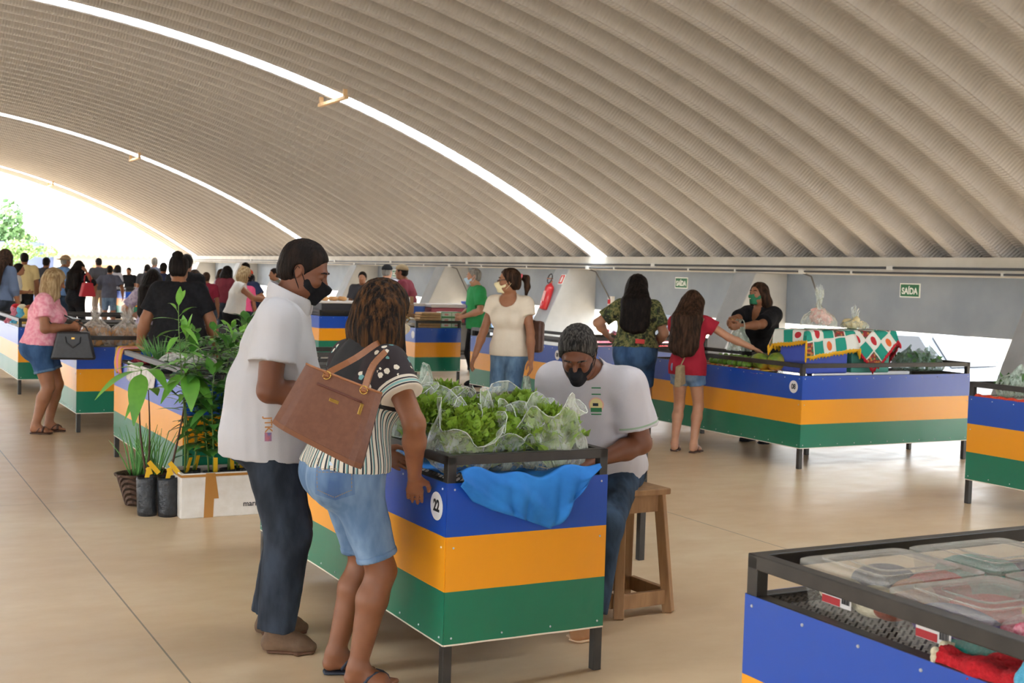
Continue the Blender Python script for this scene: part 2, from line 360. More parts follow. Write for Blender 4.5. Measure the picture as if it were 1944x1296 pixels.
def stall(kind, name_n, loc, label):
    """L-shaped stall; origin at its outer corner, long leg along +y. kind 'far'/'near': where the short leg sits"""
    t = thing('market_stall', label, 'market stall', (loc[0], loc[1], 0), -YAWFIX, 'striped market stalls')
    if kind in CACHE:
        for o in CACHE[kind].children:
            c = o.copy(); COL.objects.link(c); c.parent = t
            for g in o.children: d = g.copy(); COL.objects.link(d); d.parent = c
        return t
    far = kind == 'far'; y0, y1 = (SL-SW, SL) if far else (0, SW)
    # outline of the L, anticlockwise
    if far: out = [(0, 0), (SW, 0), (SW, y0), (SB, y0), (SB, SL), (0, SL)]
    else: out = [(0, 0), (SB, 0), (SB, SW), (SW, SW), (SW, SL), (0, SL)]
    r = .038
    ins = lambda p: p
    b = MB()
    for i in range(6):
        p, q = out[i], out[(i+1) % 6]
        mx, my = (p[0]+q[0])/2, (p[1]+q[1])/2
        # shift the tube inwards by half its width
        dx, dy = q[0]-p[0], q[1]-p[1]; L = math.hypot(dx, dy); nx, ny = -dy/L*r/2, dx/L*r/2
        ux, uy = dx/L*r/2, dy/L*r/2
        a, c = (p[0]+nx, p[1]+ny), (q[0]+nx, q[1]+ny)
        b.bar((a[0], a[1], RAILZ-r/2), (c[0], c[1], RAILZ-r/2), r)
    b.build('top_rail', paint, t, bevel=.003)
    b = MB()
    for i in range(6):
        p, q = out[i], out[(i+1) % 6]; dx, dy = q[0]-p[0], q[1]-p[1]; L = math.hypot(dx, dy); nx, ny = -dy/L*r/2, dx/L*r/2
        b.bar((p[0]+nx, p[1]+ny, PTOP-.014), (q[0]+nx, q[1]+ny, PTOP-.014), r, .03)
    b.build('shelf_frame', paint, t, bevel=.003)
    ix = lambda x: x+r/2 if x < .01 or (abs(x-SW) < .01 and False) else x-r/2
    legs = []
    for (x, y) in out:
        sx = 1 if x < .01 else -1; sy = 1 if y < .01 else -1
        if far and abs(y-y0) < .01: sy = 1
        if (not far) and abs(y-SW) < .01: sy = -1
        legs.append((x+sx*r/2, y+sy*r/2))
    for (x, y) in legs: MB().bb((x-r/2, y-r/2, 0), (x+r/2, y+r/2, RAILZ-.004)).build('leg', paint, t, bevel=.003)
    # expanded-metal shelf: wavy strands
    def mesh_shelf(x0, x1, ya, yb, z, name):
        b = MB(); n = int((yb-ya)/.033); k = int((x1-x0)/.024)
        for j in range(n):
            for s in (0, 1):
                P = []
                for i in range(k+1):
                    yy = ya+(j+.5)*(yb-ya)/n + (.0165 if (i+s) % 2 else 0)
                    P.append((x0+(x1-x0)*i/k, yy, z+(.002 if (i+s) % 2 else -.002)))
                for i in range(k):
                    p, q = P[i], P[i+1]; h = .0035
                    b._add([(p[0], p[1]-h, p[2]), (q[0], q[1]-h, q[2]), (q[0], q[1]+h, q[2]), (p[0], p[1]+h, p[2])], [(0, 1, 2, 3)])
        return b.build(name, paint, t)
    mesh_shelf(r, SW-r, r, SL-r if not far else y0, PTOP-.006, 'mesh_shelf'); 
    if far: mesh_shelf(r, SB-r, y0, SL-r, PTOP-.006, 'mesh_shelf')
    else: mesh_shelf(SW-r, SB-r, r, SW-r, PTOP-.006, 'mesh_shelf')
    MB().bb((.05, .3, .3), (SW-.03, SL-.3 if not far else y0, .305)).build('under_shelf', paint, t)
    if far:
        MB().bb((SW, y0, .3), (SB, y0+.03, .33)).bb((SW, SL-.03, .3), (SB, SL, .33)).bb((SB-.03, y0, .3), (SB, SL, .33)).build('under_frame', paint, t)
        mesh_shelf(SW, SB-r, y0+.03, SL-r, .32, 'under_mesh')
    # panels, outside of the outer faces
    e = .004
    def panel(a, b_, nrm):
        bb = MB(); a = Vector(a); b_ = Vector(b_); nrm = Vector(nrm); u = (b_-a).normalized(); L = (b_-a).length; n = 14
        V = lambda s, z, d: a+u*s+nrm*d+Vector((0, 0, z))
        vs = []; V2 = lambda s_, z, d: tuple(V(s_, z, d)); fr = []; bk = []
        for i in range(n+1):
            for z in (PBOT, PTOP):
                d = e+.0015*math.sin(i*1.3)*(z < .5); vs += [V2(L*i/n, z, d), V2(L*i/n, z, d-.0035)]
        flip = (u.cross(Vector((0, 0, 1)))).dot(nrm) < 0
        o_ = lambda q: tuple(reversed(q)) if flip else q
        for i in range(n):
            A = i*4; B = A+4; fr.append(o_((A, B, B+2, A+2))); bk.append(o_((A+3, B+3, B+1, A+1))); fr += [o_((A+1, B+1, B, A)), o_((A+2, B+2, B+3, A+3))]
        fr += [o_((1, 0, 2, 3)), o_((n*4, n*4+1, n*4+3, n*4+2))]
        bb._add(vs, fr); bb.m = 1; bb._add([(9, 9, 9)]*0, []); bb.f += bk; bb.mi += [1]*len(bk); bb.m = 2
        k = max(3, int(L/.19))
        for i in range(k+1):
            s_ = .03+(L-.06)*i/k
            for z in (PBOT+.03, PTOP-.025) + ((ZBY-.04,) if i in (0, k) else ()): bb.ball(V(s_, z, e+.001), .0045, 6, 4)
        o = bb.build('panel', [PANEL, backg, rivm], t, smooth=False)
        return o
    panel((0, 0, 0), (0, SL, 0), (-1, 0, 0))
    if far: panel((0, 0, 0), (SW, 0, 0), (0, -1, 0)); panel((SB, SL, 0), (0, SL, 0), (0, 1, 0))
    else: panel((0, 0, 0), (SB, 0, 0), (0, -1, 0)); panel((SW, SL, 0), (0, SL, 0), (0, 1, 0)); panel((SB, 0, 0), (SB, SW, 0), (1, 0, 0))
    CACHE[kind] = t
    return t
YAWFIX = -.35    # the rows are a touch out of square with the hall
stk_w = mat('sticker_white', '#e8e6e8', .5); stk_k = mat('sticker_black', '#15151a', .5)
def number(t, s, y=.075, z=.71):
    b = MB(); R = Matrix.Rotation(-math.pi/2, 3, 'Y'); b.lathe([(0, 0), (.055, 0), (.055, .001), (0, .001)], 28, c=(-.006, y, z), R=R)
    o = b.build('number_sticker', stk_w, t)
    if s: text_mesh('number', s, .062, frame((-.0078, y, z), (0, -1, 0), (0, 0, 1)), stk_k, o, bold=.0022, sx=.86)
ST = {}
for key, kind, x, y, num, lab in (
    ('LR', 'far', 2.065, .214, None, 'striped stall nearest the camera holding clear storage boxes of crochet work'),
    ('22', 'far', 2.033, 4.314, '22', 'blue, yellow and green stall numbered 22 holding bagged lettuces'),
    ('S', 'far', 2.018, 8.414, None, 'striped stall behind the potted seedlings and white foam box'),
    ('P', 'far', 1.965, 12.378, None, 'striped stall with bags of bread in front of the woman in pink'),
    ('Q', 'far', 1.878, 16.063, None, 'striped stall at the left edge of the photo behind the woman in pink'),
    ('R', 'far', 7.422, 4.36, None, 'striped stall with bundled greens cut off by the right edge of the photo'),
    ('08', 'near', 7.292, 8.402, '08', 'striped stall numbered 08 carrying two boxes under patchwork cloths'),
    ('T', 'near', 7.206, 12.344, None, 'striped stall between the ponytailed woman and the woman in camouflage shirt'),
    ('M', 'far', 7.239, 16.558, ' ', 'striped stall with stacked brown packets and white cartons by the man in green'),
    ('U', 'far', 7.2, 20.55, None, 'striped stall partly seen behind the man in the white polo shirt'),
    ('V', 'far', 7.16, 24.6, None, 'striped stall by the blonde woman in white'),
    ('W', 'near', 7.13, 28.6, None, 'striped stall behind the woman in a black top with a bun'),
    ('X', 'near', 7.1, 36.6, None, 'farthest striped stall on the left, before the dark figure'),
):
    ST[key] = stall(kind, num, (x, y), lab)
    if num: number(ST[key], num.strip(), z=.705, y=.078 if key != '08' else .1)
# ================================================================== BODIES: smooth-union distance fields meshed with surface nets
def nrm(v): v = np.asarray(v, float); return v/np.linalg.norm(v)
class Sdf:
    def __init__(s): s.p = []; s.cuts = []; s.disp = None
    def cone(s, a, b, ra, rb, k=.02, op=1, flat=False):
        a = np.asarray(a, float); b = np.asarray(b, float); L = np.linalg.norm(b-a); u = (b-a)/max(L, 1e-6)
        def fn(P):
            q = P-a; t = q @ u; tc = np.clip(t/max(L, 1e-6), 0, 1); d = np.linalg.norm(q-np.outer(tc*L, u), axis=1)-(ra+(rb-ra)*tc)
            return np.maximum(d, t-L) if flat else d
        s.p.append((fn, (a+b)/2, L/2+max(ra, rb), k, op)); return s
    def ell(s, c, r, R=None, k=.02, op=1):
        c = np.asarray(c, float); r = np.asarray(r, float); m = min(r)
        def fn(P):
            q = P-c
            if R is not None: q = q @ R
            return (np.linalg.norm(q/r, axis=1)-1)*m
        s.p.append((fn, c, max(r), k, op)); return s
    def box(s, c, h, R=None, rd=.005, k=.01, op=1):
        c = np.asarray(c, float); h = np.asarray(h, float)
        def fn(P):
            q = P-c
            if R is not None: q = q @ R
            q = np.abs(q)-h+rd; return np.linalg.norm(np.maximum(q, 0), axis=1)+np.minimum(q.max(1), 0)-rd
        s.p.append((fn, c, np.linalg.norm(h), k, op)); return s
    def loft(s, a, b, ea, eb, lat, k=.03, lat2=None):
        """elliptical tube; ea, eb = (half width along lat, half depth)"""
        a = np.asarray(a, float); b = np.asarray(b, float); L = np.linalg.norm(b-a); u = (b-a)/L
        l1 = nrm(lat-u*(lat @ u)); l2 = l1 if lat2 is None else nrm(lat2-u*(lat2 @ u))
        def fn(P):
            q = P-a; t = q @ u; tc = np.clip(t/L, 0, 1); A = ea[0]+(eb[0]-ea[0])*tc; B = ea[1]+(eb[1]-ea[1])*tc
            la = l1+(l2-l1)*tc[:, None]; w = np.cross(u, la); x = (q*la).sum(1)/A; y = (q*w).sum(1)/B; m = np.minimum(A, B); z = (t-tc*L)/m
            return (np.sqrt(x*x+y*y+z*z)-1)*m
        s.p.append((fn, (a+b)/2, L/2+max(ea+eb), k, 1)); return s
    def cut(s, n, p): s.cuts.append((nrm(n), np.asarray(p, float))); return s      # keeps the side n points away from
    def evalp(s, P, prims):
        d = np.full(len(P), 9.)
        for fn, c, r, k, op in prims:
            e = fn(P)
            if op > 0: h = np.clip(.5+.5*(d-e)/k, 0, 1); d = d+(e-d)*h-k*h*(1-h)
            else: h = np.clip(.5-.5*(d+e)/k, 0, 1); d = d+(-e-d)*h+k*h*(1-h)
        for n, p in s.cuts: d = np.maximum(d, (P-p) @ n)
        if s.disp is not None: d = d+s.disp(P)
        return d
    def mesh(s, h):
        lo = np.min([p[1]-p[2] for p in s.p if p[4] > 0], 0)-3*h; hi = np.max([p[1]+p[2] for p in s.p if p[4] > 0], 0)+3*h
        B = 8; nb = np.ceil((hi-lo)/(h*B)).astype(int)+1; n = nb*B
        G = np.full(n, 1., np.float32); bs = h*B
        ar = np.arange(B); loc = np.stack(np.meshgrid(ar, ar, ar, indexing='ij'), -1).reshape(-1, 3)*h
        I = np.stack(np.meshgrid(*[np.arange(k) for k in nb], indexing='ij'), -1).reshape(-1, 3); C = lo+(I+.5)*bs-h/2
        d = s.evalp(C, s.p); rad = bs*.87+h
        for i in np.nonzero(d < -rad*1.3)[0]:
            x, y, z = I[i]*B; G[x:x+B, y:y+B, z:z+B] = -1
        cs = np.array([p[1] for p in s.p]); rs = np.array([p[2] for p in s.p])
        for i in np.nonzero(np.abs(d) <= rad*1.6)[0]:
            near = np.linalg.norm(cs-C[i], axis=1)-rs < rad+.05
            x, y, z = I[i]*B
            if not near.any(): continue
            G[x:x+B, y:y+B, z:z+B] = s.evalp(loc+lo+I[i]*bs, [p for p, q in zip(s.p, near) if q]).reshape(B, B, B)
        return nets(G, lo, h)
def nets(G, lo, h):
    S = G < 0; c = [S[i:S.shape[0]-1+i, j:S.shape[1]-1+j, k:S.shape[2]-1+k] for i in (0, 1) for j in (0, 1) for k in (0, 1)]
    cnt = sum(x.astype(np.int8) for x in c); act = (cnt > 0) & (cnt < 8); idx = np.full(act.shape, -1, np.int32); A = np.argwhere(act); idx[act] = np.arange(len(A))
    off = [(i, j, k) for i in (0, 1) for j in (0, 1) for k in (0, 1)]; V = [G[A[:, 0]+o[0], A[:, 1]+o[1], A[:, 2]+o[2]] for o in off]
    sm = np.zeros((len(A), 3)); nn = np.zeros(len(A))
    for a in range(8):
        for ax in range(3):
            if off[a][ax]: continue
            o2 = list(off[a]); o2[ax] = 1; b = off.index(tuple(o2)); cr = (V[a] < 0) != (V[b] < 0)
            t = np.where(cr, V[a]/np.where(cr, V[a]-V[b], 1), 0); p = np.array(off[a], float)[None].repeat(len(A), 0); p[:, ax] = t
            sm += p*cr[:, None]; nn += cr
    P = lo+(A+sm/nn[:, None])*h; F = []
    for ax in range(3):
        a1, a2 = (ax+1) % 3, (ax+2) % 3
        sl0 = [slice(None)]*3; sl1 = [slice(None)]*3; sl0[ax] = slice(0, -1); sl1[ax] = slice(1, None)
        s0, s1 = S[tuple(sl0)], S[tuple(sl1)]
        E = np.argwhere(s0 != s1); E = E[(E[:, a1] > 0) & (E[:, a2] > 0) & (E[:, a1] < S.shape[a1]-1) & (E[:, a2] < S.shape[a2]-1)]
        if not len(E): continue
        def at(d1, d2): q = E.copy(); q[:, a1] -= d1; q[:, a2] -= d2; return idx[q[:, 0], q[:, 1], q[:, 2]]
        q = np.stack([at(1, 1), at(0, 1), at(0, 0), at(1, 0)], 1); pos = S[E[:, 0], E[:, 1], E[:, 2]]
        q[~pos] = q[~pos][:, ::-1]; F.append(q)
    F = np.concatenate(F); return P, F[(F >= 0).all(1)]
def sdfobj(name, s, h, m, parent, relax=1, mi=None, post=None):
    P, Fc = s.mesh(h)
    for _ in range(relax):      # light Laplacian pass takes off the grid's stair steps
        acc = np.zeros_like(P); n = np.zeros(len(P))
        for a in range(4):
            i, j = Fc[:, a], Fc[:, (a+1) % 4]
            for ax in range(3): acc[:, ax] += np.bincount(i, P[j, ax], len(P))+np.bincount(j, P[i, ax], len(P))
            n += np.bincount(i, minlength=len(P))+np.bincount(j, minlength=len(P))
        P = P*.5+.5*acc/np.maximum(n, 1)[:, None]
    me = D.meshes.new(name); me.vertices.add(len(P)); me.vertices.foreach_set('co', P.astype(np.float32).ravel())
    me.loops.add(len(Fc)*4); me.loops.foreach_set('vertex_index', Fc.astype(np.int32).ravel()); me.polygons.add(len(Fc)); me.polygons.foreach_set('loop_start', np.arange(len(Fc), dtype=np.int32)*4)
    try: me.polygons.foreach_set('loop_total', np.full(len(Fc), 4, np.int32))
    except Exception: pass
    me.polygons.foreach_set('use_smooth', np.ones(len(Fc), bool))
    for q in (m if isinstance(m, (list, tuple)) else [m]): me.materials.append(q)
    if mi is not None: me.polygons.foreach_set('material_index', mi(P[Fc].mean(1)).astype(np.int32))
    me.update(calc_edges=True); me.validate(); return link(D.objects.new(name, me), parent)
def ik(S, T, l1, l2, pole):
    S = np.asarray(S, float); T = np.asarray(T, float); d = T-S; L = np.linalg.norm(d); u = d/L
    if L > (l1+l2)*.995: L = (l1+l2)*.995; T = S+u*L
    a = (l1*l1-l2*l2+L*L)/(2*L); h = math.sqrt(max(0, l1*l1-a*a)); p = np.asarray(pole, float); p = nrm(p-u*(p @ u)); return S+u*a+p*h, T
def rotm(yaw=0, pitch=0, roll=0):
    """x forward, y left, z up; pitch > 0 looks down"""
    c, s_ = math.cos, math.sin; y, p, r = map(math.radians, (yaw, pitch, roll))
    Z = np.array([[c(y), -s_(y), 0], [s_(y), c(y), 0], [0, 0, 1]]); Y = np.array([[c(p), 0, s_(p)], [0, 1, 0], [-s_(p), 0, c(p)]]); X = np.array([[1, 0, 0], [0, c(r), -s_(r)], [0, s_(r), c(r)]])
    return Z @ Y @ X
def fold(amp, sc, seed, st=(1, 1, 1)):
    r = np.random.default_rng(seed); dirs = r.normal(size=(6, 3))*np.array(st); ph = r.uniform(0, 6.3, 6)
    def f(P):
        a = 0
        for i in range(6): a = a+np.abs(np.sin(P @ dirs[i]*sc*(1+.35*i)+ph[i]+1.5*np.sin(P @ dirs[(i+1) % 6]*sc*.6)))/(1+.4*i)
        return amp*(a/2.2-.8)
    return f
SKIN = {}
def skin(k):
    c = {'dark': ('#754831', '#693e29'), 'tan': ('#9c6a4c', '#8e5e42'), 'light': ('#bd8b6e', '#ae7d60'), 'mid': ('#855539', '#77492f')}[k]
    return mat('skin_'+k, c[0], .5, var=(c[1], 7), sss=.06, spec=.4)
def cloth(name, col, col2=None, sc=30, rough=.85, bump=(160, .15, .004), stretch=(1, 1, 1)): return mat('cloth_'+name, col, rough, var=((col2 or col), sc), bump=bump, spec=.2, stretch=stretch)
def denim(name, a, b_): return mat('denim_'+name, a, .85, var=(b_, 9, .38, .62), bump=(220, .25, .004), spec=.2, stretch=(1, 1, .45))
def hairmat(name, a, b_, sc=38):
    if 'hair_'+name in MATS: return MATS['hair_'+name]
    m, N = nmat('hair_'+name, .6); N.b.inputs['Specular IOR Level'].default_value = .12; v = N.coords('Object', (1, 1, .12)); n = N.noise(v, sc, 3, .6); N.base(N.ramp(n, [(.42, a), (.78, b_)])); N.bump(N.noise(v, sc*3.2, 2), .7, .01); return m
HAIRK = hairmat('black', '#120e0d', '#2a211d'); HAIRB = hairmat('brown', '#22170f', '#53392a'); HAIRG = hairmat('salt', '#1b1817', '#6a6560', 120); HAIRBL = hairmat('blonde', '#8a6f4e', '#cdb58d'); HAIRGR = hairmat('grey', '#6d6963', '#a8a39b'); HAIRDB = hairmat('dark_brown', '#150f0d', '#2b1f19'); HAIRST = hairmat('streaked', '#110b09', '#6a4626', 62)
MASKK = cloth('mask_black', '#16161a', '#1e1e22', 40)
def person(label, loc, rz, H=1.7, sex='m', girth=1., skn='tan', h=.009, hip=(0, 0), lean=4, bend=4, twist=0, roll=0, head=(0, 0, 0), ank=None, footyaw=(8, -8), hands=(None, None), poles=None, grip=(.5, .5), palms=None,
           top=None, bottom=None, shoes=None, hair=None, mask=None, face=True, seatz=None, knees=None, cat='person', group=None, parts=None, fingers=True, reach=(0, 0), neck=14, belly=0., bust=0.):
    root = thing('person', label, cat, (loc[0], loc[1], loc[2] if len(loc) > 2 else 0), rz, group); s = H/1.72; fem = sex == 'f'
    J = {}
    hz = seatz if seatz is not None else .532*H
    if seatz is None:      # bend the knees rather than lift a foot off the floor
        for _ in range(30):
            bad = False
            for i, q in enumerate((1, -1)):
                a_ = np.array(ank[i] if ank is not None else (hip[0]*.3-.02*H, q*.06*H, .045*H)); a_[2] += .013 if shoes and shoes['kind'] == 'flop' else 0
                hj_ = np.array([hip[0], hip[1], hz-.02*H])+rotm(0, lean, roll)[:, 1]*q*.047*H*(1+.4*(girth-1)); bad |= np.linalg.norm(hj_-a_) > .2385*2*H*.985
            if not bad: break
            hz -= .004
    hp = np.array([hip[0], hip[1], hz]); R0 = rotm(0, lean, roll); R1 = rotm(twist, lean+bend, roll); up0 = R0[:, 2]; up1 = R1[:, 2]; latH = R0[:, 1]; latS = R1[:, 1]; fwd = R1[:, 0]
    wst = hp+up0*.085*H; chest = wst+(up0+up1)/2*.105*H; shl = chest+up1*.085*H; nk = shl+up1*.022*H
    sw = (.108 if not fem else .096)*H*(.94+.06*girth); shj = [shl+latS*sw*q-up1*.01*H+fwd*reach[i] for i, q in enumerate((1, -1))]
    g = girth; gf = (g-1)
    hw = (.088 if not fem else .098)*H*(1+.75*gf); hd = (.064 if not fem else .07)*H*(1+.9*gf); ww = (.082 if not fem else .074)*H*(1+.95*gf); wd = (.06+.02*belly)*H*(1+1.15*gf)
    cw = (.092 if not fem else .083)*H*(1+.6*gf); chd = .066*H*(1+.7*gf)
    def torso(o, inf=0., hem=None, collar=True):
        fw = R0[:, 0]
        o.loft(hp-up0*.03*H, hp+up0*.02*H, (hw+inf, hd+inf), (hw+inf, hd+inf), latH, .03)
        o.loft(hp+up0*.02*H, wst+fw*.012*H*belly, (hw+inf, hd+inf), (ww+inf, wd+inf), latH, .04)
        o.loft(wst+fw*.012*H*belly, chest, (ww+inf, wd+inf), (cw+inf, chd+inf), latH, .04, latS)
        o.loft(chest, shl-up1*.012*H, (cw+inf, chd+inf), (sw*.82+inf, .048*H+inf), latS, .05)
        for q in shj: o.cone(shl-up1*.02*H, q-up1*.012*H, .042*H+inf, .034*H*(1+.4*gf)+inf, .05)
        o.cone(shl-up1*.01*H, nk+up1*.012*H, .045*H+inf*.7, .033*H+inf*.7, .04)
        if bust:
            for q in (1, -1): o.ell(chest-up1*.01*H+fwd*(chd*.72)+latS*q*cw*.45, (bust*H+inf, bust*H+inf, bust*H+inf), None, .05)
        if fem or gf > .1:
            for q in (1, -1): o.ell(hp-up0*.02*H-fw*hd*.55+latH*q*hw*.45, np.array([.055, .055, .058])*H*(1+.5*gf)+inf, None, .05)
    # arms
    ua, fa = .168*H, .15*H; arms = []
    for i, q in enumerate((1, -1)):
        tgt = hands[i]
        if tgt is None: tgt = shj[i]-np.array([0, 0, 1])*(ua+fa)*.97+latS*q*.045*H+fwd*.05*H
        pole = (poles[i] if poles is not None and poles[i] is not None else (-fwd*.9+latS*q*.5))
        e, wv = ik(shj[i], tgt, ua, fa, pole); arms.append((shj[i], e, wv))
    ra = .031*H*(1+.5*gf) if not fem else .028*H*(1+.6*gf)
    # legs
    legs = []; tl, sl_ = .2385*H, .2385*H; hy = .047*H*(1+.4*gf)
    for i, q in enumerate((1, -1)):
        a = (ank[i] if ank is not None else (hip[0]*.3-.02*H, q*.06*H, .045*H)); fz = .013 if shoes and shoes['kind'] == 'flop' else 0; a = (a[0], a[1], a[2]+fz); hj = hp+latH*q*hy-up0*.02*H
        pole = knees[i] if knees is not None else (1, q*.12, 0); kn, an = ik(hj, a, tl, sl_, pole); legs.append((hj, kn, np.array(an)))
    rt = (.05 if not fem else .053)*H*(1+.75*gf); rk = .032*H*(1+.5*gf); rc = .034*H*(1+.55*gf); rn = .021*H*(1+.25*gf)
    # head
    ndir = nrm(up1*1+fwd*math.tan(math.radians(neck))); hc = nk+ndir*.092*H; HR = R1*1; HR = rotm(0, lean*.35, 0) @ rotm(*head); hs = s
    def hp_(x, y, z): return hc+HR @ (np.array([x, y, z])*hs)
    J.update(head=hc, HR=HR, hp=hp_, wst=wst, hip=hp, sh=shj, arms=arms, legs=legs, chest=chest, latS=latS, fwd=fwd, up=up1, nk=nk, H=H)
    def hell(o, c, r, k=.02, op=1, R=None): o.ell(hp_(*c), np.array(r)*hs, HR if R is None else HR @ R, k*hs, op)
    b = Sdf(); torso(b)
    for hj, kn, an in legs:
        b.cone(hj, kn, rt, rk, .03); cm = kn+(an-kn)*.3; back = nrm(np.cross(latH, kn-an))*-1
        if back[0]*np.sign(1) > 0 and seatz is None: back = -back
        b.cone(kn, cm+back*.006*H, rk, rc, .02); b.cone(cm+back*.006*H, an, rc, rn, .02)
    for i, (hj, kn, an) in enumerate(legs):
        fy = rotm(footyaw[i]); fx, fl = fy[:, 0], fy[:, 1]; z0 = an[2]-.045*H; w3 = lambda x, y, z, A=np.array([an[0], an[1], z0]), fx=fx, fl=fl: A+fx*x*H+fl*y*H+np.array([0, 0, z*H])
        sf = .8 if shoes and shoes['kind'] == 'shoe' else 1.
        b.cone(w3(0, 0, .045), w3(-.014, 0, .019), rn*sf, .0175*H*sf, .02); b.loft(w3(-.012, 0, .016), w3(.06, 0, .013), (.0185*H*sf, .0155*H*sf), (.0245*H*sf, .0125*H*sf), fl, .02); b.cone(w3(.0, 0, .042), w3(.062, 0, .017), .018*H*sf, .012*H*sf, .03)
        if fingers and not (shoes and shoes['kind'] == 'shoe'):
            sg = -1 if i == 0 else 1
            for k in range(5): b.cone(w3(.064-.004*k, sg*(.0175-.009*k), .0105), w3(.094-.0065*k, sg*(.0195-.0102*k), .0068), .0085*H if k == 0 else .0066*H, .0068*H if k == 0 else .005*H, .006)
        b.cut((0, 0, -1), (0, 0, .0005)) if False else None
        J.setdefault('foot', []).append((w3, fx, fl))
    for i, (sj, e, wv) in enumerate(arms):
        q = 1 if i == 0 else -1
        b.cone(sj, e, ra, ra*.82, .03); b.cone(e, e+(wv-e)*.35, ra*.8, ra*.86, .02); b.cone(e+(wv-e)*.35, wv, ra*.86, .0165*H, .02)
        # hand: palm, four unequal fingers in three bends, thumb off the side
        fd = nrm(wv-e); pn = np.asarray(palms[i], float) if palms is not None and palms[i] is not None else -latS*q
        pn = nrm(pn-fd*(pn @ fd)); sd = np.cross(fd, pn); sd = sd if sd @ (fwd if abs(fd[2]) > .5 else np.array([0, 0, 1.])) > 0 else -sd      # thumb side
        cu = grip[i]; HS = H*(.95 if fem else 1.)
        b.loft(wv+fd*.012*HS, wv+fd*.052*HS, (.017*HS, .0105*HS), (.0225*HS, .0095*HS), sd, .012)
        tips = []
        for k, (off, ln) in enumerate(((.0175, .95), (.006, 1.05), (-.006, .98), (-.017, .78))):
            p = wv+fd*(.056-.004*abs(k-1.2))*HS+sd*off*HS; a = cu*(.75+.12*k); d = fd; rr = (.0056 if fingers else .0068)*HS
            for sgm, L in enumerate((.022, .0145, .011)):
                an_ = a*(.55, .9, .6)[sgm]; d = nrm(d*math.cos(an_)+np.cross(np.cross(d, pn), d)*math.sin(an_)+sd*off*1.2*(sgm == 0)); p2 = p+d*L*ln*HS; b.cone(p, p2, rr, rr*.92, .004 if sgm == 0 else .002); p = p2; rr *= .92
            tips.append(p)
        t0 = wv+fd*.018*HS+sd*.014*HS; t1 = t0+nrm(fd*.75+sd*.75+pn*.35)*.026*HS; t2 = t1+nrm(fd*1+sd*.25+pn*(.2+.4*cu))*.02*HS; t3 = t2+nrm(fd*1-sd*.1+pn*(.2+.5*cu))*.014*HS
        b.cone(t0, t1, .0095*HS, .0075*HS, .008); b.cone(t1, t2, .0072*HS, .0064*HS, .003); b.cone(t2, t3, .0064*HS, .0054*HS, .003)
        J.setdefault('hand', []).append((wv, fd, pn, sd, tips))
    b.cone(nk-up1*.01*H, hp_(-.018, 0, -.055), .0335*H*(1+.25*gf)*(.9 if fem else 1), .031*H*(.9 if fem else 1)*(1+.2*gf), .025)
    fw_ = 1+.5*gf
    hell(b, (-.014, 0, .03), (.097, .076, .088)); hell(b, (.02, 0, -.035), (.068, .06*fw_, .075), .03); hell(b, (.052, 0, -.092), (.028, .026, .02), .03); hell(b, (.015, 0, -.075), (.055, .05*fw_, .035), .03)
    hell(b, (.078, 0, .028), (.015, .045, .01), .015)
    for q in (1, -1):
        hell(b, (.094, q*.031, .008), (.016, .018, .012), .012, -1); hell(b, (.066, q*.034, -.02), (.024, .02, .018), .02)
        hell(b, (.0785, q*.031, .0095 if face != 'closed' else .004), (.0135, .0145, .0115), .003); Re = rotm(q*18, -8, 0); hell(b, (-.008, q*(.076+.004*gf), -.004), (.018, .007, .03), .006, 1, Re); hell(b, (-.004, q*(.0825+.004*gf), -.004), (.009, .004, .018), .004, -1, Re)
    b.cone(hp_(.088, 0, .012), hp_(.11, 0, -.026), .0085*hs, .0125*hs, .01*hs)
    for q in (1, -1): hell(b, (.098, q*.013, -.03), (.01, .008, .0075), .006)
    hell(b, (.088, 0, -.056), (.012, .024, .006), .006); hell(b, (.086, 0, -.067), (.012, .02, .0065), .005)
    sdfobj('body', b, h, skin(skn), root, 1)
    hf = min(h, .0075)
    # clothing --------------------------------------------------
    def sleeve_pts(f, i):
        sj, e, wv = arms[i]
        return (sj, e+(sj-e)*0+(0 if f <= 1 else 0), None)
    if top:
        o = Sdf(); inf = top.get('inf', .013); torso(o, inf)
        hemz = top.get('hem', .0); hem = hp+up0*hemz*H
        fw = R0[:, 0]
        if top.get('loose', 1):
            lo = top.get('loose', 1); o.loft(hem-up0*.03, wst, (max(hw, ww)+inf+.012*lo, max(hd, wd)+inf+.012*lo), (ww+inf+.008*lo, wd+inf+.008*lo), latH, .04)
        L = top.get('sleeve', .5)
        for i, (sj, e, wv) in enumerate(arms):
            if L <= 0: continue
            if L <= 1:
                o.cone(sj, sj+(e-sj)*L, ra+inf+.006, ra+inf+.012+top.get('flare', .004), .045, 1, True)
            else: o.cone(sj, e, ra+inf+.004, ra+inf+.002, .04); o.cone(e, e+(wv-e)*(L-1), ra+inf, .02*H+inf, .02, 1, True)
        nd = top.get('neck', 'crew')
        o.cut(-up0, hem); o.cone(nk+up1*(top.get('neckh', .0)+.012)*H, nk+up1*.012*H+ndir*.12*H, .041*H*(1+.2*gf), .06*H, .006, -1)
        if nd == 'v':
            Rv = np.stack([fwd, latS, up1], 1); o.ell(nk+fwd*.05*H-up1*.01*H, np.array([.05, .03, .075])*H, Rv, .004, -1)
        elif nd == 'scoop': o.ell(nk+fwd*.05*H+up1*.012*H, np.array([.06, .055, .065])*H, np.stack([fwd, latS, up1], 1), .004, -1)
        o.disp = fold(top.get('fold', .0045), top.get('fsc', 13), top.get('seed', 3), (1, 1, .6))
        tp = sdfobj(top.get('name', 'shirt'), o, hf, top['m'], root, 1, top.get('mi')(J) if top.get('mi') else None); J['top'] = tp
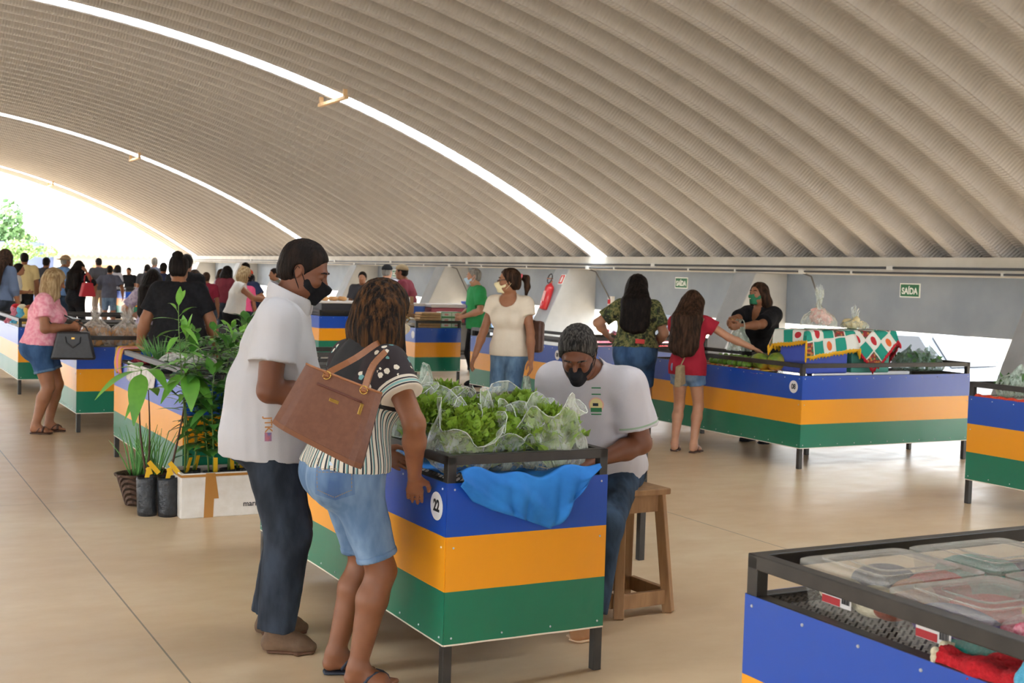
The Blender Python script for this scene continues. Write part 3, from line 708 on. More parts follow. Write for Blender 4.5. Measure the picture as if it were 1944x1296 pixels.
        if top.get('collar'):
            c = Sdf(); ax = nrm(up1*.9+fwd*.22); lat_ = latS; pts = []
            for k in range(45):
                a = math.radians(-158+316*k/44); r_ = .046*H*(1+.2*gf); front = True
                # angle 0 = back
                pts.append(nk+up1*.012*H+(-fwd*math.cos(a)*r_*1.12+latS*math.sin(a)*r_*1.06)+up1*(.017*H*math.cos(a)) + fwd*.010*H)
            for p, q_ in zip(pts, pts[1:]): c.loft(p, q_, (.016*H, .008), (.016*H, .008), nrm(up1-fwd*0), .012)
            sdfobj('collar', c, .0045, top['collar'], root if False else tp, 1)
    if bottom:
        o = Sdf(); inf = bottom.get('inf', .011); fw = R0[:, 0]
        o.loft(hp-up0*.03*H, hp+up0*.02*H, (hw+inf, hd+inf), (hw+inf, hd+inf), latH, .03); o.loft(hp+up0*.02*H, wst, (hw+inf, hd+inf), (ww+inf, wd+inf), latH, .04)
        if fem or gf > .1:
            for q in (1, -1): o.ell(hp-up0*.02*H-fw*hd*.55+latH*q*hw*.45, np.array([.055, .055, .058])*H*(1+.5*gf)+inf, None, .05)
        L = bottom.get('len', 2.); fl = bottom.get('flare', .004)
        for hj, kn, an in legs:
            if L <= 1: o.cone(hj, hj+(kn-hj)*L, rt+inf, rt+(rk-rt)*L+inf+fl, .03, 1, True)
            else: o.cone(hj, kn, rt+inf, rk+inf+fl+.004, .025); o.cone(kn, kn+(an-kn)*(L-1), rk+inf+fl+.004, (rc+inf+fl if L < 1.6 else rn+inf+.012+fl), .03, 1, True)
        o.cut(up0, hp+up0*bottom.get('rise', .06)*H); o.disp = fold(bottom.get('fold', .004), bottom.get('fsc', 16), bottom.get('seed', 5), (1, 1, .5))
        bo = sdfobj(bottom.get('name', 'trousers'), o, hf, bottom['m'], root, 1, bottom.get('mi')(J) if bottom.get('mi') else None); J['bottom'] = bo
        if bottom.get('cuff') and L <= 1:
            for hj, kn, an in legs:
                c = Sdf(); p = hj+(kn-hj)*(L-.07); c.cone(p, hj+(kn-hj)*L, rt+(rk-rt)*L+inf+fl+.005, rt+(rk-rt)*L+inf+fl+.005, .01, 1, True); c.cut(nrm(hj-kn), p); sdfobj('cuff', c, .007, bottom['cuff'], bo, 1)
    if shoes:
        for i, (w3, fx, fl) in enumerate(J['foot']):
            if shoes['kind'] == 'shoe':
                o = Sdf(); o.loft(w3(-.012, 0, .02), w3(.062, 0, .018), (.0235*H, .023*H), (.027*H, .019*H), fl, .02); o.loft(w3(.062, 0, .018), w3(.088, 0, .014), (.027*H, .018*H), (.019*H, .012*H), fl, .02); o.cone(w3(0, 0, .05), w3(.065, 0, .022), .025*H, .016*H, .03); o.cut((0, 0, -1), (0, 0, .008)); so_ = sdfobj('shoe', o, .007, shoes['m'], root, 1)
                o = Sdf(); o.loft(w3(-.012, 0, .005), w3(.062, 0, .005), (.0265*H, .012), (.0295*H, .012), fl, .02); o.loft(w3(.062, 0, .005), w3(.09, 0, .005), (.0295*H, .012), (.022*H, .012), fl, .02); o.cut((0, 0, -1), (0, 0, .0005)); o.cut((0, 0, 1), (0, 0, .016)); sdfobj('sole', o, .006, shoes.get('sole', shoes['m']), so_, 1)
                if shoes.get('laces'):
                    mb = MB()
                    for k in range(3): mb.tube([w3(.03+.014*k, -.014, .044-.004*k), w3(.034+.014*k, 0, .049-.005*k), w3(.03+.014*k, .014, .044-.004*k)], .0035, 6)
                    mb.build('laces', shoes['laces'], so_, smooth=True)
            else:
                dz = np.array([0, 0, -.006]); o = Sdf(); o.loft(w3(-.024, 0, 0)+dz, w3(.035, 0, 0)+dz, (.023*H, .012), (.024*H, .012), fl, .02); o.loft(w3(.035, 0, 0)+dz, w3(.092, 0, 0)+dz, (.024*H, .012), (.03*H, .012), fl, .02); o.cut((0, 0, -1), (0, 0, .0005)); o.cut((0, 0, 1), (0, 0, .014)); fo = sdfobj('flip_flop', o, .006, shoes['m'], root, 1)
                mb = MB(); sg = -1 if i == 0 else 1
                for sd_ in (1, -1): mb.tube([w3(.015, sd_*.023, .006), w3(.028, sd_*.0205, .024), w3(.045, sg*.003+sd_*.013, .0345), w3(.06, sg*.008+sd_*.004, .0315), w3(.072, sg*.011, .023), w3(.078, sg*.012, .008)], shoes.get('w', .0055), 6)
                if shoes.get('band'): mb.tube([w3(.05, .028, .006), w3(.052, .02, .024), w3(.052, 0, .031), w3(.052, -.02, .024), w3(.05, -.028, .006)], .012, 8)
                mb.build('strap', shoes.get('strap', shoes['m']), fo, smooth=True)
    if hair: make_hair(root, J, hair, hs, hf, gf)
    if mask:
        o = Sdf(); 
        hell(o, (.02, 0, -.035), (.0735, .064*fw_, .081), .02); hell(o, (.054, 0, -.092), (.035, .034, .026), .03); o.cone(hp_(.084, 0, -.005), hp_(.112, 0, -.03), .016*hs, .021*hs, .03*hs); o.cone(hp_(.112, 0, -.03), hp_(.08, 0, -.1), .02*hs, .022*hs, .03*hs)
        o.cut(HR @ nrm((.28, 0, 1)), hp_(.098, 0, -.008)); o.cut(HR @ nrm((-1, 0, -.1)), hp_(.028, 0, -.05)); o.cut(HR @ nrm((.1, 0, -1)), hp_(.04, 0, -.118)); o.disp = fold(.0015, 40, 4)
        mk = sdfobj('face_mask', o, min(h, .006), mask['m'], root, 1, mask.get('mi')(J) if mask.get('mi') else None)
        for q in (1, -1): MB().tube([hp_(.03, q*.062*fw_, -.03), hp_(0, q*.076, .005), hp_(-.018, q*.084, .016), hp_(-.024, q*.084, -.008), hp_(-.012, q*.078, -.03), hp_(.03, q*.058*fw_, -.078)], .0018*hs, 6).build('ear_loop', mask.get('loop', mask['m']), mk, smooth=True)
    if face:
        wht = mat('eye_white', '#a3978c', .25); iris = mat('iris_brown', '#2a1710', .2)
        for q in (1, -1):
            mb = MB(); Rm = Matrix([list(r) for r in HR]); 
            if face != 'closed': mb.ball(hp_(.077, q*.031, .0035), .0112*hs, 14, 10); mb.m = 1; mb.ball(hp_(.0848, q*.031, .002), (.0058*hs, .0062*hs, .0062*hs), 10, 8, Rm); mb.build('eye', [wht, iris], root, smooth=True)
        mb = MB()
        for q in (1, -1):
            mb = MB(); mb.tube([hp_(.091, q*.012, .027), hp_(.0935, q*.026, .032), hp_(.087, q*.042, .031), hp_(.077, q*.053, .024)], [.0022*hs, .0042*hs, .0038*hs, .0015*hs], 6); mb.build('eyebrow', hair['m'] if hair else HAIRK, root, smooth=True)
    J['root'] = root
    return J
def make_hair(root, J, sp, hs, hf, gf):
    HR, hp_ = J['HR'], J['hp']; k = sp['kind']; o = Sdf(); t = sp.get('t', .012)
    hell = lambda c, r, kk=.02, op=1: o.ell(hp_(*c), np.array(r)*hs, HR, kk*hs, op)
    if k in ('short', 'bald'):
        hell((-.016, 0, .034), (.098+t*.6, .077+t*.6, .086+t)); hell((-.05, 0, -.03), (.052+t*.4, .063+t*.3, .05), .03); hell((-.012, 0, .0), (.06, .0775+t*.3, .05), .02)
        for q in (1, -1): hell((-.006, q*.09, -.006), (.026, .03, .034), .008, -1)
        o.cut(HR @ nrm((1, 0, -.62)), hp_(.055, 0, .045)); o.cut(HR @ nrm((0, 0, -1)), hp_(0, 0, -.07)); o.cut(HR @ nrm((1, 0, -.05)), hp_(.088, 0, 0))
        if k == 'bald': o.cut(HR @ nrm((.15, 0, 1)), hp_(0, 0, .06))
        o.disp = fold(.004, 90, 2)
    else:
        L = sp.get('len', .3); W = sp.get('w', .075)
        hell((-.016, 0, .032), (.1+t*.7, .079+t, .087+t)); hell((-.055, 0, -.03), (.055+t, .068+t, .07), .03)
        back = sp.get('back', .0); dn = np.array([0, 0, -1.])
        if k in ('long', 'bob'):
            for q, (y, f) in enumerate(((0, 1), (.045, .95), (-.045, .97), (.068, .86), (-.068, .84))):
                x0 = -.07+.6*abs(y)*(1 if abs(y) > .05 else .3); p0 = hp_(x0+.02, y, .0)
                if k == 'long':
                    H_ = J['H']; bd = (.085+.05*gf)*H_; p1 = J['nk']-J['fwd']*(bd*.95)-J['up']*.02*H_+J['latS']*y*1.25; p2 = J['nk']-J['fwd']*(bd+.02+back)-J['up']*(L*f-.1)*hs+J['latS']*y*1.5*sp.get('spread', 1)
                    o.cone(p0, p1, W*.62*hs, W*.62*hs, .035); o.cone(p1, p2, W*.62*hs, W*sp.get('end', .35)*hs, .035); continue
                p1 = p0+dn*L*f*.5*hs+HR @ np.array([-.03-back*.5, y*.25, 0])*hs; p2 = p0+dn*L*f*hs+HR @ np.array([-.035-back, y*.35*sp.get('spread', 1), 0])*hs
                o.cone(p0, p1, W*.62*hs, W*.66*hs, .035); o.cone(p1, p2, W*.66*hs, W*sp.get('end', .35)*hs, .035)
            for q in (1, -1):
                if sp.get('sides', 1): p0 = hp_(.02, q*.074, .02); o.cone(p0, p0+dn*min(L, .17)*hs+HR @ np.array([sp.get('sf', -.0), q*.012, 0])*hs, .024*hs, .03*hs, .03)
            o.cut(HR @ nrm((1, 0, -.42)), hp_(.062, 0, .04)) if not sp.get('sides', 1) else None
        if k == 'pony':
            o.cut(HR @ nrm((1, 0, -.55)), hp_(.052, 0, .04)); o.cut(HR @ nrm((0, 0, -1)), hp_(0, 0, -.085))
        if k == 'bun':
            o.cut(HR @ nrm((1, 0, -.55)), hp_(.052, 0, .04)); o.cut(HR @ nrm((0, 0, -1)), hp_(0, 0, -.085)); hell((-.09, 0, .105), (.05, .055, .045), .01)
        if k in ('long', 'bob'):
            hell((.115, 0, -.045), (.075, .062, .105), .012, -1)
        f1 = fold(.007, sp.get('dsc', 38), 6, (1, 1, .14)); o.disp = f1
        if k == 'bob': o.cut((0, 0, -1), hp_(-.02, 0, -.03)+dn*L*.92*hs)
    hr = sdfobj('hair', o, min(hf, .007), sp['m'], root, 1)
    if k == 'pony':
        o = Sdf(); p = [hp_(-.105, 0, .045), hp_(-.165, 0, .03), hp_(-.18, 0, -.05), hp_(-.165, 0, -.15)]
        for a, c, r1, r2 in zip(p, p[1:], (.018, .034, .03), (.034, .03, .012)): o.cone(a, c, r1*hs, r2*hs, .02)
        o.disp = fold(.005, 40, 9, (1, 1, .2)); sdfobj('ponytail', o, .007, sp['m'], hr, 1)
        if sp.get('tie'): 
            R = Matrix([list(r) for r in (HR @ rotm(0, 75, 0))]); MB().lathe([(.014, -.012), (.026, -.008), (.026, .008), (.014, .012)], 14, c=hp_(-.118, 0, .047), R=R).build('hair_tie', sp['tie'], hr, smooth=True)
    return hr
def hat(J, m, kind='cap', band=None):
    HR, hp_, root = J['HR'], J['hp'], J['root']; hs = J['H']/1.72; o = Sdf()
    o.ell(hp_(-.012, 0, .045), np.array([.112, .093, .09 if kind == 'cap' else .1])*hs, HR, .02); o.cut(HR @ nrm((.12, 0, -1)), hp_(0, 0, .04))
    if kind == 'cap': o.loft(hp_(.07, 0, .046), hp_(.15, 0, .03), (.07*hs, .006), (.05*hs, .005), HR[:, 1], .01)
    else: o.ell(hp_(-.012, 0, .043), np.array([.2, .18, .016])*hs, HR, .02)
    return sdfobj('cap' if kind == 'cap' else 'hat', o, .008, m, root, 1)

from mathutils.bvhtree import BVHTree
def decal(name, obj, root, px, py, mb, mats, u_dir=None, roll=0., off=.002, dep=None, parent=None):
    """lays a flat mesh (x right, y up) on a body surface at the spot seen in the photo, bending it to the surface"""
    me = obj.data; V = [v.co.copy() for v in me.vertices]; bt = BVHTree.FromPolygons(V, [tuple(p.vertices) for p in me.polygons])
    M = Matrix.Translation(root.location) @ Matrix.Rotation(root.rotation_euler.z, 4, 'Z'); Mi = M.inverted(); o = Mi @ Vector((0, 0, CAMZ)); d = (Mi.to_3x3() @ Vector(ray(px, py))).normalized()
    hit, n, _, _ = bt.ray_cast(o, d)
    if hit is None: return None
    cu = Mi.to_3x3() @ Vector(CU); y = (cu-n*cu.dot(n)).normalized(); x = y.cross(n); c, s_ = math.cos(roll), math.sin(roll); x, y = x*c+y*s_, y*c-x*s_
    out = []
    for v in mb.v:
        p = hit+x*v[0]+y*v[1]; h2, n2, _, _ = bt.ray_cast(p+n*.08, -n, .2); out.append((h2+n*off) if h2 is not None else p+n*off)
    mb.v = [tuple(p) for p in out]; return mb.build(name, mats, parent or root)
def tmb(txt, size, bold=0., sx=1.):
    cu = D.curves.new('t', 'FONT'); cu.body = txt; cu.size = size; cu.align_x = 'CENTER'; cu.align_y = 'CENTER'; cu.offset = bold
    o = D.objects.new('t', cu); COL.objects.link(o); me = D.meshes.new_from_object(o.evaluated_get(bpy.context.evaluated_depsgraph_get())); b = MB(); b._add([(v.co.x*sx, v.co.y, 0) for v in me.vertices], [tuple(p.vertices) for p in me.polygons]); D.objects.remove(o); D.curves.remove(cu); D.meshes.remove(me); return b
def disc(r, n=20, c=(0, 0), b=None):
    b = b or MB(); return b._add([(c[0], c[1], 0)]+[(c[0]+r*math.cos(2*math.pi*k/n), c[1]+r*math.sin(2*math.pi*k/n), 0) for k in range(n)], [(0, 1+k, 1+(k+1) % n) for k in range(n)])
def rect(x0, y0, x1, y1, nx=6, ny=6): return MB().grid(lambda u, v: (x0+(x1-x0)*u, y0+(y1-y0)*v, 0), nx, ny)
# ================================================================== PEOPLE AT THE LETTUCE STALL
wpolo = cloth('white_pique', '#bbb9bc', '#b5b3b6', 5, bump=(320, .2, .003)); jeans_dk = denim('dark', '#22272f', '#363e4a'); jeans_md = denim('mid', '#232f3e', '#3a4d63'); jeans_lt = denim('light', '#56708f', '#7c95b2'); jeans_bl = denim('blue', '#2f4a6d', '#46658c')
brownshoe = mat('suede_brown', '#5a4330', .8, var=('#6b523c', 20), bump=(150, .3, .003)); lace = mat('lace_dark', '#3a2a22', .7); solem = mat('shoe_sole', '#5c3c28', .7); blk_cloth = cloth('black', '#17171a', '#1f1f23', 30)
def tolocal(P, pos, rz):
    P = np.asarray(P, float)-np.array([pos[0], pos[1], 0]); a = math.radians(-rz); c, s_ = math.cos(a), math.sin(a); return np.array([P[0]*c-P[1]*s_, P[0]*s_+P[1]*c, P[2]])
def toworld(P, pos, rz):
    a = math.radians(rz); c, s_ = math.cos(a), math.sin(a); return np.array([P[0]*c-P[1]*s_+pos[0], P[0]*s_+P[1]*c+pos[1], P[2]])
p1 = (1.64, 5.19); r1 = -26
J1 = person('man in a white polo shirt and dark jeans looking down at the lettuces', p1, r1, 1.75, 'm', 1.2, 'dark', .0058, hip=(-.03, 0), lean=4, bend=4, head=(-4, 22, 0),
    ank=((-.04, .13, .078), (.03, -.13, .078)), footyaw=(10, -4), hands=((.26, .10, 1.07), (.25, -.17, 1.065)), poles=((-1, .5, -.4), (-1, -.45, -.6)), grip=(.7, .7), palms=((0, -.4, -1), (0, .4, -1)),
    top=dict(m=wpolo, sleeve=.62, hem=-.075, inf=.017, loose=1.3, flare=.012, fold=.006, fsc=10, collar=wpolo, neckh=.006, name='polo_shirt'), bottom=dict(m=jeans_dk, len=1.97, inf=.012, flare=.018, fold=.007, fsc=19),
    shoes=dict(kind='shoe', m=brownshoe, sole=solem, laces=lace), hair=dict(kind='short', m=HAIRDB, t=.013), mask=dict(m=MASKK), neck=20, belly=1.)
org = cloth('thread_orange', '#b07a4a'); flg = cloth('thread_flag', '#b06a70', '#6a6a96', 60)
decal('embroidered_letters', J1['top'], J1['root'], 509, 806, tmb('JTK', .042, .0008), org, roll=math.radians(-88)); decal('embroidered_flag', J1['top'], J1['root'], 509, 829, rect(-.014, -.018, .014, .018), flg)
# ---- woman with the tote bag
def vdot(N, vec, a, o):
    """(P - o) . a as a node value"""
    n = N.n.new('ShaderNodeVectorMath'); n.operation = 'SUBTRACT'; N.link(vec, n.inputs[0]); n.inputs[1].default_value = tuple(float(x) for x in o); m2 = N.n.new('ShaderNodeVectorMath'); m2.operation = 'DOT_PRODUCT'; N.link(n.outputs[0], m2.inputs[0]); m2.inputs[1].default_value = tuple(float(x) for x in a); return m2.outputs['Value']
def arm_t(N, v, J):
    """share of the way from shoulder to elbow, on whichever side of the body the point is"""
    lat = vdot(N, v, J['latS'], J['nk']); ts = []
    for sj, e, _ in J['arms']: L = np.linalg.norm(e-sj); ts.append(vdot(N, v, (e-sj)/L/L, sj))
    left = N.math('GREATER_THAN', lat, 0.); d = N.math('SUBTRACT', ts[0], ts[1]); return N.math('ADD', ts[1], N.math('MULTIPLY', d, left)), N.math('ABSOLUTE', lat)
blm, BN = nmat('blouse_print', .82)
creamc = cloth('cream_band', '#e2d7c6'); tealc = cloth('teal_band', '#7fa9a8'); darkc = cloth('dark_band', '#2a262c')
p2 = (1.745, 4.58); r2 = -8
hd = tolocal(at_d(787, 900, 4.80), p2, r2)
J2 = person('woman in denim shorts with the brown tote bag on her shoulder', p2, r2, 1.585, 'f', 1.2, 'mid', .0055, hip=(-.01, 0), lean=5, bend=7, twist=10, head=(8, 18, 0),
    ank=((-.02, .11, .072), (.02, -.10, .072)), footyaw=(-12, -18), hands=((.16, .2, .88), tuple(hd)), poles=((-1, .5, -.4), (.1, -.9, -.1)), reach=(0, .03), grip=(.6, .18), palms=(None, (.3, .9, .3)),
    top=dict(m=blm, sleeve=.54, hem=-.0, inf=.013, loose=.8, flare=.008, neck='crew', fold=.004, name='blouse'), bottom=dict(m=jeans_lt, len=.86, inf=.009, flare=.006, rise=.075, name='denim_shorts', cuff=jeans_lt),
    shoes=dict(kind='flop', m=mat('navy_rubber', '#252d3d', .6), w=.006), hair=dict(kind='bob', m=HAIRST, len=.2, t=.024, w=.1, end=.62, sf=.02, spread=1.3, dsc=46), mask=dict(m=cloth('mask_cream', '#ddd3c0', '#b9a98f', 50)), bust=.05, neck=12)
N = BN; v = N.coords('Object'); vo = N.n.new('ShaderNodeTexVoronoi'); vo.inputs['Scale'].default_value = 34; N.link(v, vo.inputs['Vector']); sp = N.n.new('ShaderNodeSeparateColor'); N.link(vo.outputs['Color'], sp.inputs[0])
spot = N.math('MULTIPLY', N.math('LESS_THAN', N.math('ADD', vo.outputs['Distance'], N.math('MULTIPLY', N.noise(v, 120, 1), .25)), .5), N.math('GREATER_THAN', sp.outputs[0], .45)); prn = N.mix(spot, '#241a1e', N.mix(N.math('GREATER_THAN', sp.outputs[1], .68), '#d6ccbb', '#6b9fa0'))
tt, la = arm_t(N, v, J2); band = N.ramp(tt, [(0, '#d2c7b6'), (.4, '#2a262c'), (.425, '#d2c7b6'), (.435, '#7fa9a8'), (.475, '#d2c7b6'), (.485, '#2a262c'), (.51, '#d2c7b6')], 'CONSTANT'); slv = N.mix(N.math('GREATER_THAN', tt, .36), prn, band)
px_ = N.n.new('ShaderNodeSeparateXYZ'); N.link(v, px_.inputs[0]); fr = N.math('FRACT', N.math('MULTIPLY', N.math('ARCTAN2', px_.outputs[1], px_.outputs[0]), 6.)); strp_ = N.ramp(fr, [(0, '#d2c9ba'), (.4, '#223038'), (.62, '#d2c9ba'), (.72, '#7ba3a0'), (.88, '#223038')], 'CONSTANT')
zz = vdot(N, v, J2['up'], J2['hip']); body_ = N.mix(N.math('GREATER_THAN', zz, .155*1.585), strp_, '#17171a'); on = N.math('MULTIPLY', N.math('GREATER_THAN', la, .125), N.math('GREATER_THAN', zz, .165*1.585)); on = N.math('MULTIPLY', on, N.math('GREATER_THAN', tt, -.2)); N.base(N.mix(on, body_, slv))
HR2, hp2 = J2['HR'], J2['hp']
mb = MB(); gold = mat('gold_frame', '#b08b4a', .3, .9)
mb.tube([hp2(.0, -.078, .015), hp2(.06, -.072, .012), hp2(.1, -.058, .008), hp2(.104, -.03, -.006), hp2(.1, -.012, .006), hp2(.1, -.05, .02)], .0022, 6).build('spectacles', gold, J2['root'], smooth=True)
# jeans pocket with seams on the back
dst = denim('pocket', '#48628a', '#6a85a4'); thr = cloth('denim_thread', '#8f7a5a'); fad = cloth('denim_fade', '#c3d0de')
pk = MB().grid(lambda u, v: ((u-.5)*(.15-.012*v), -.075+.15*v-(.022*(1-abs(2*u-1)) if v < .01 else .022*(1-abs(2*u-1))*(1-v)), 0), 8, 8)
bo = J2['bottom']; pko = decal('back_pocket', bo, J2['root'], 634, 900, pk, dst, off=.003)
for (a, b_) in (((-.066, .06), (-.064, -.055)), ((.066, .06), (.064, -.055)), ((-.06, .02), (.06, .02)), ((-.06, .008), (.06, .008)), ((-.064, -.058), (0, -.086)), ((.064, -.058), (0, -.086))):
    q = MB(); ax, ay = a; bx, by_ = b_; L = math.hypot(bx-ax, by_-ay); nx, ny = -(by_-ay)/L*.0012, (bx-ax)/L*.0012
    for k in range(8): f, g = k/8, (k+.7)/8; q._add([(ax+(bx-ax)*f+nx, ay+(by_-ay)*f+ny, 0), (ax+(bx-ax)*f-nx, ay+(by_-ay)*f-ny, 0), (ax+(bx-ax)*g-nx, ay+(by_-ay)*g-ny, 0), (ax+(bx-ax)*g+nx, ay+(by_-ay)*g+ny, 0)], [(0, 1, 2, 3)])
    decal('stitching', bo, J2['root'], 634, 900, q, thr, off=.005, parent=pko)
decal('faded_patch', bo, J2['root'], 632, 876, rect(-.012, -.016, .008, .016, 4, 4), fad, off=.0045, parent=pko)
# ---- tote bag: leather body, base, zip, handles; hangs at her right hip
tan = mat('tan_leather', '#643c2a', .5, var=('#6e4632', 40), bump=(220, .12, .002)); lt = mat('honey_leather', '#8a5530', .5, var=('#935d36', 30)); brass = mat('brass', '#c9a559', .25, .9); dkl = mat('zip_brown', '#5a2c1e', .6)
A, B, C_, D_ = [Vector(at_d(x, y, d)) for x, y, d in ((582, 690, 4.50), (726, 746, 4.42), (687, 888, 4.40), (519, 800, 4.47))]
t = thing('tote_bag', 'large brown leather tote bag with gold rings on the woman in shorts', 'handbag', tuple((A+B+C_+D_)/4))
o0 = t.location.copy(); nb = Vector(-CF); nb.z = 0; nb.normalize()
def bagp(u, v, w):     # u across 0..1, v down 0..1, w depth (toward the viewer)
    p = (A*(1-u)+B*u)*(1-v)+(D_*(1-u)+C_*u)*v; prof = .018+.05*v**1.2; edge = (1-abs(2*u-1)**6*.55); return p-o0+nb*w*prof*edge
b = MB(); b.grid(lambda u, v: bagp(u, v*.93, 1), 14, 10); b.grid(lambda u, v: bagp(1-u, v*.93, -1), 14, 10); b.grid(lambda u, v: bagp(0, v*.93, -1+2*u), 4, 10); b.grid(lambda u, v: bagp(1, v*.93, 1-2*u), 4, 10)
b.grid(lambda u, v: bagp(u, 0, -1+2*v), 14, 4); b.grid(lambda u, v: bagp(u, .93, 1-2*v), 14, 4); b.build('bag_body', tan, t, smooth=False, bevel=.004)
b = MB(); b.grid(lambda u, v: bagp(u, .93+v*.07, 1.03), 14, 2); b.grid(lambda u, v: bagp(1-u, .93+v*.07, -1.03), 14, 2); b.grid(lambda u, v: bagp(u, 1, 1.03-2.06*v), 14, 3); b.grid(lambda u, v: bagp(0, .93+v*.07, -1+2*u), 3, 2); b.grid(lambda u, v: bagp(1, .93+v*.07, 1-2*u), 3, 2); b.build('bag_base', mat('base_leather', '#724528', .55), t)
MB().tube([bagp(u, 0, 1.02) for u in np.linspace(0, 1, 14)], .0045, 6).build('rim_piping', lt, t, smooth=True)
MB().tube([bagp(u, .2+.0*u, 1.04) for u in np.linspace(.24, .8, 10)], .0042, 6).build('pocket_zip', dkl, t, smooth=True)
q = bagp(.815, .215, 1.06); d1 = (bagp(.815, .4, 1.06)-q).normalized(); dxu = (bagp(.915, .215, 1.06)-q).normalized(); RB = Matrix((dxu, -d1, nb)).transposed(); MB().box(q+d1*.02, (.012, .04, .004), RB).build('zip_pull', brass, t, bevel=.001)
q = bagp(.5, .33, 1.05); dx = (bagp(.6, .33, 1.05)-q).normalized(); MB().box(q, (.036, .012, .004), RB).build('name_plate', brass, t, bevel=.001)
shr = Vector(toworld(J2['sh'][1], p2, r2))-o0
sh_top = shr+Vector((-.01, .03, .078))
for u0, u1, w in ((.3, .78, 1.0), (.3, .78, -1.0)):
    pa, pb = bagp(u0, 0, w), bagp(u1, 0, w); off = nb*(.012*w); pts = []
    P = [bagp(u0, .07, w*1.1), pa, pa*.5+sh_top*.5+off+nb*.05, sh_top+off+Vector((-.02, 0, 0)), sh_top+off*.3+Vector((.025, 0, -.012)), pb*.5+sh_top*.5+off+nb*.055, pb, bagp(u1, .07, w*1.1)]
    for i in range(len(P)-1):
        for f in (0, .25, .5, .75):
            a0, a1, a2, a3 = P[max(i-1, 0)], P[i], P[i+1], P[min(i+2, len(P)-1)]
            pts.append(.5*((2*a1)+(a2-a0)*f+(2*a0-5*a1+4*a2-a3)*f*f+(3*a1-a0-3*a2+a3)*f**3))
    pts.append(P[-1]); b = MB(); ax = Vector((CR[0], CR[1], 0))*.011
    for i in range(len(pts)-1): 
        tg = (pts[i+1]-pts[i]).normalized(); sd = tg.cross(nb).normalized()*.011; b._add([pts[i]-sd, pts[i+1]-sd, pts[i+1]+sd, pts[i]+sd], [(0, 1, 2, 3)])
    b.build('handle', lt, t, solid=.005)
    for u in (u0, u1):
        R = (bagp(u, .04, w*1.2)); b = MB(); ux = (bagp(u+.1, .04, w)-bagp(u, .04, w)).normalized(); uz = (bagp(u, .1, w)-bagp(u, 0, w)).normalized()
        b.tube([R+ux*.014*math.cos(a)+uz*.014*math.sin(a) for a in np.linspace(0, 6.28, 16)], .0024, 6); b.build('ring', brass, t, smooth=True)
# ---- seated seller on the wooden stool
stw = mat('stool_wood', '#8a6440', .65, var=('#a27a50', 7), stretch=(3, 3, .5), bump=(40, .15, .004))
t = thing('wooden_stool', 'rough wooden stool under the seated man behind the lettuce stall', 'stool', (3.37, 5.12, 0), 4)
MB().box((0, 0, .583), (.31, .31, .03)).build('seat', stw, t, bevel=.006); ha, hb = .115, .15
for sx in (-1, 1):
    for sy in (-1, 1): MB().bar((sx*hb, sy*(hb+.02), 0), (sx*ha, sy*ha, .57), .048).build('leg', stw, t, bevel=.004)
for k in range(4):
    R = Matrix.Rotation(k*math.pi/2, 3, 'Z'); MB().box(R @ Vector((0, -.118, .53)), (.2, .024, .09), R).build('apron_rail', stw, t, bevel=.003); MB().box(R @ Vector((0, -.158, .075)), (.27, .028, .07), R).build('stretcher', stw, t, bevel=.003)
p3 = (3.28, 5.2); r3 = 216
def T3(P): return tuple(tolocal(P, p3, r3))
wtee = cloth('white_tee', '#c9c4c8', '#c3bec2', 6, bump=(300, .15, .003))
grn_trim = cloth('green_trim', '#9aae96')
teem, TN = nmat('white_tee_trimmed', .85)
J3 = person('man in a white T-shirt sitting on a stool, looking down behind the lettuce stall', p3, r3, 1.74, 'm', 1.2, 'dark', .006, seatz=.69, lean=17, bend=14, head=(14, 30, 0), neck=26, belly=.8,
    ank=(T3((2.98, 4.78, .078)), T3((2.93, 5.14, .078))), footyaw=(0, 0), knees=((1, .3, .6), (1, -.3, .6)), hands=(T3(at_d(1132, 874, 5.82)), T3(at_d(1092, 880, 5.9))), poles=((-.6, .45, -1), (-.6, -.5, -.8)), grip=(.8, .8), palms=((0, -.2, -1), (0, .2, -1)),
    top=dict(m=teem, sleeve=.72, hem=-.02, inf=.016, loose=1.2, flare=.016, fold=.006, fsc=11, name='t_shirt'), bottom=dict(m=jeans_md, len=1.95, inf=.011, flare=.01, fold=.006, fsc=18),
    shoes=dict(kind='shoe', m=mat('tan_shoe', '#9c6a40', .6), sole=mat('pale_sole', '#c8a684', .6)), hair=dict(kind='short', m=HAIRG, t=.02), mask=dict(m=MASKK), face='closed')
N = TN; v = N.coords('Object'); tt, la = arm_t(N, v, J3); N.base(N.mix(N.math('MULTIPLY', N.math('GREATER_THAN', la, .17), N.math('MULTIPLY', N.math('GREATER_THAN', tt, .64), N.math('LESS_THAN', tt, .67))), '#b8b3b7', '#8fa38b')); N.bump(N.noise(v, 300, 3), .15, .003)
tp = J3['top']; lg = cloth('logo_green', '#3f7a52'); lp = cloth('logo_pink', '#d9a79a'); ly = cloth('logo_cream', '#d8c98f'); lk = cloth('logo_dark', '#2c3038')
def P3(px, py): return px, py
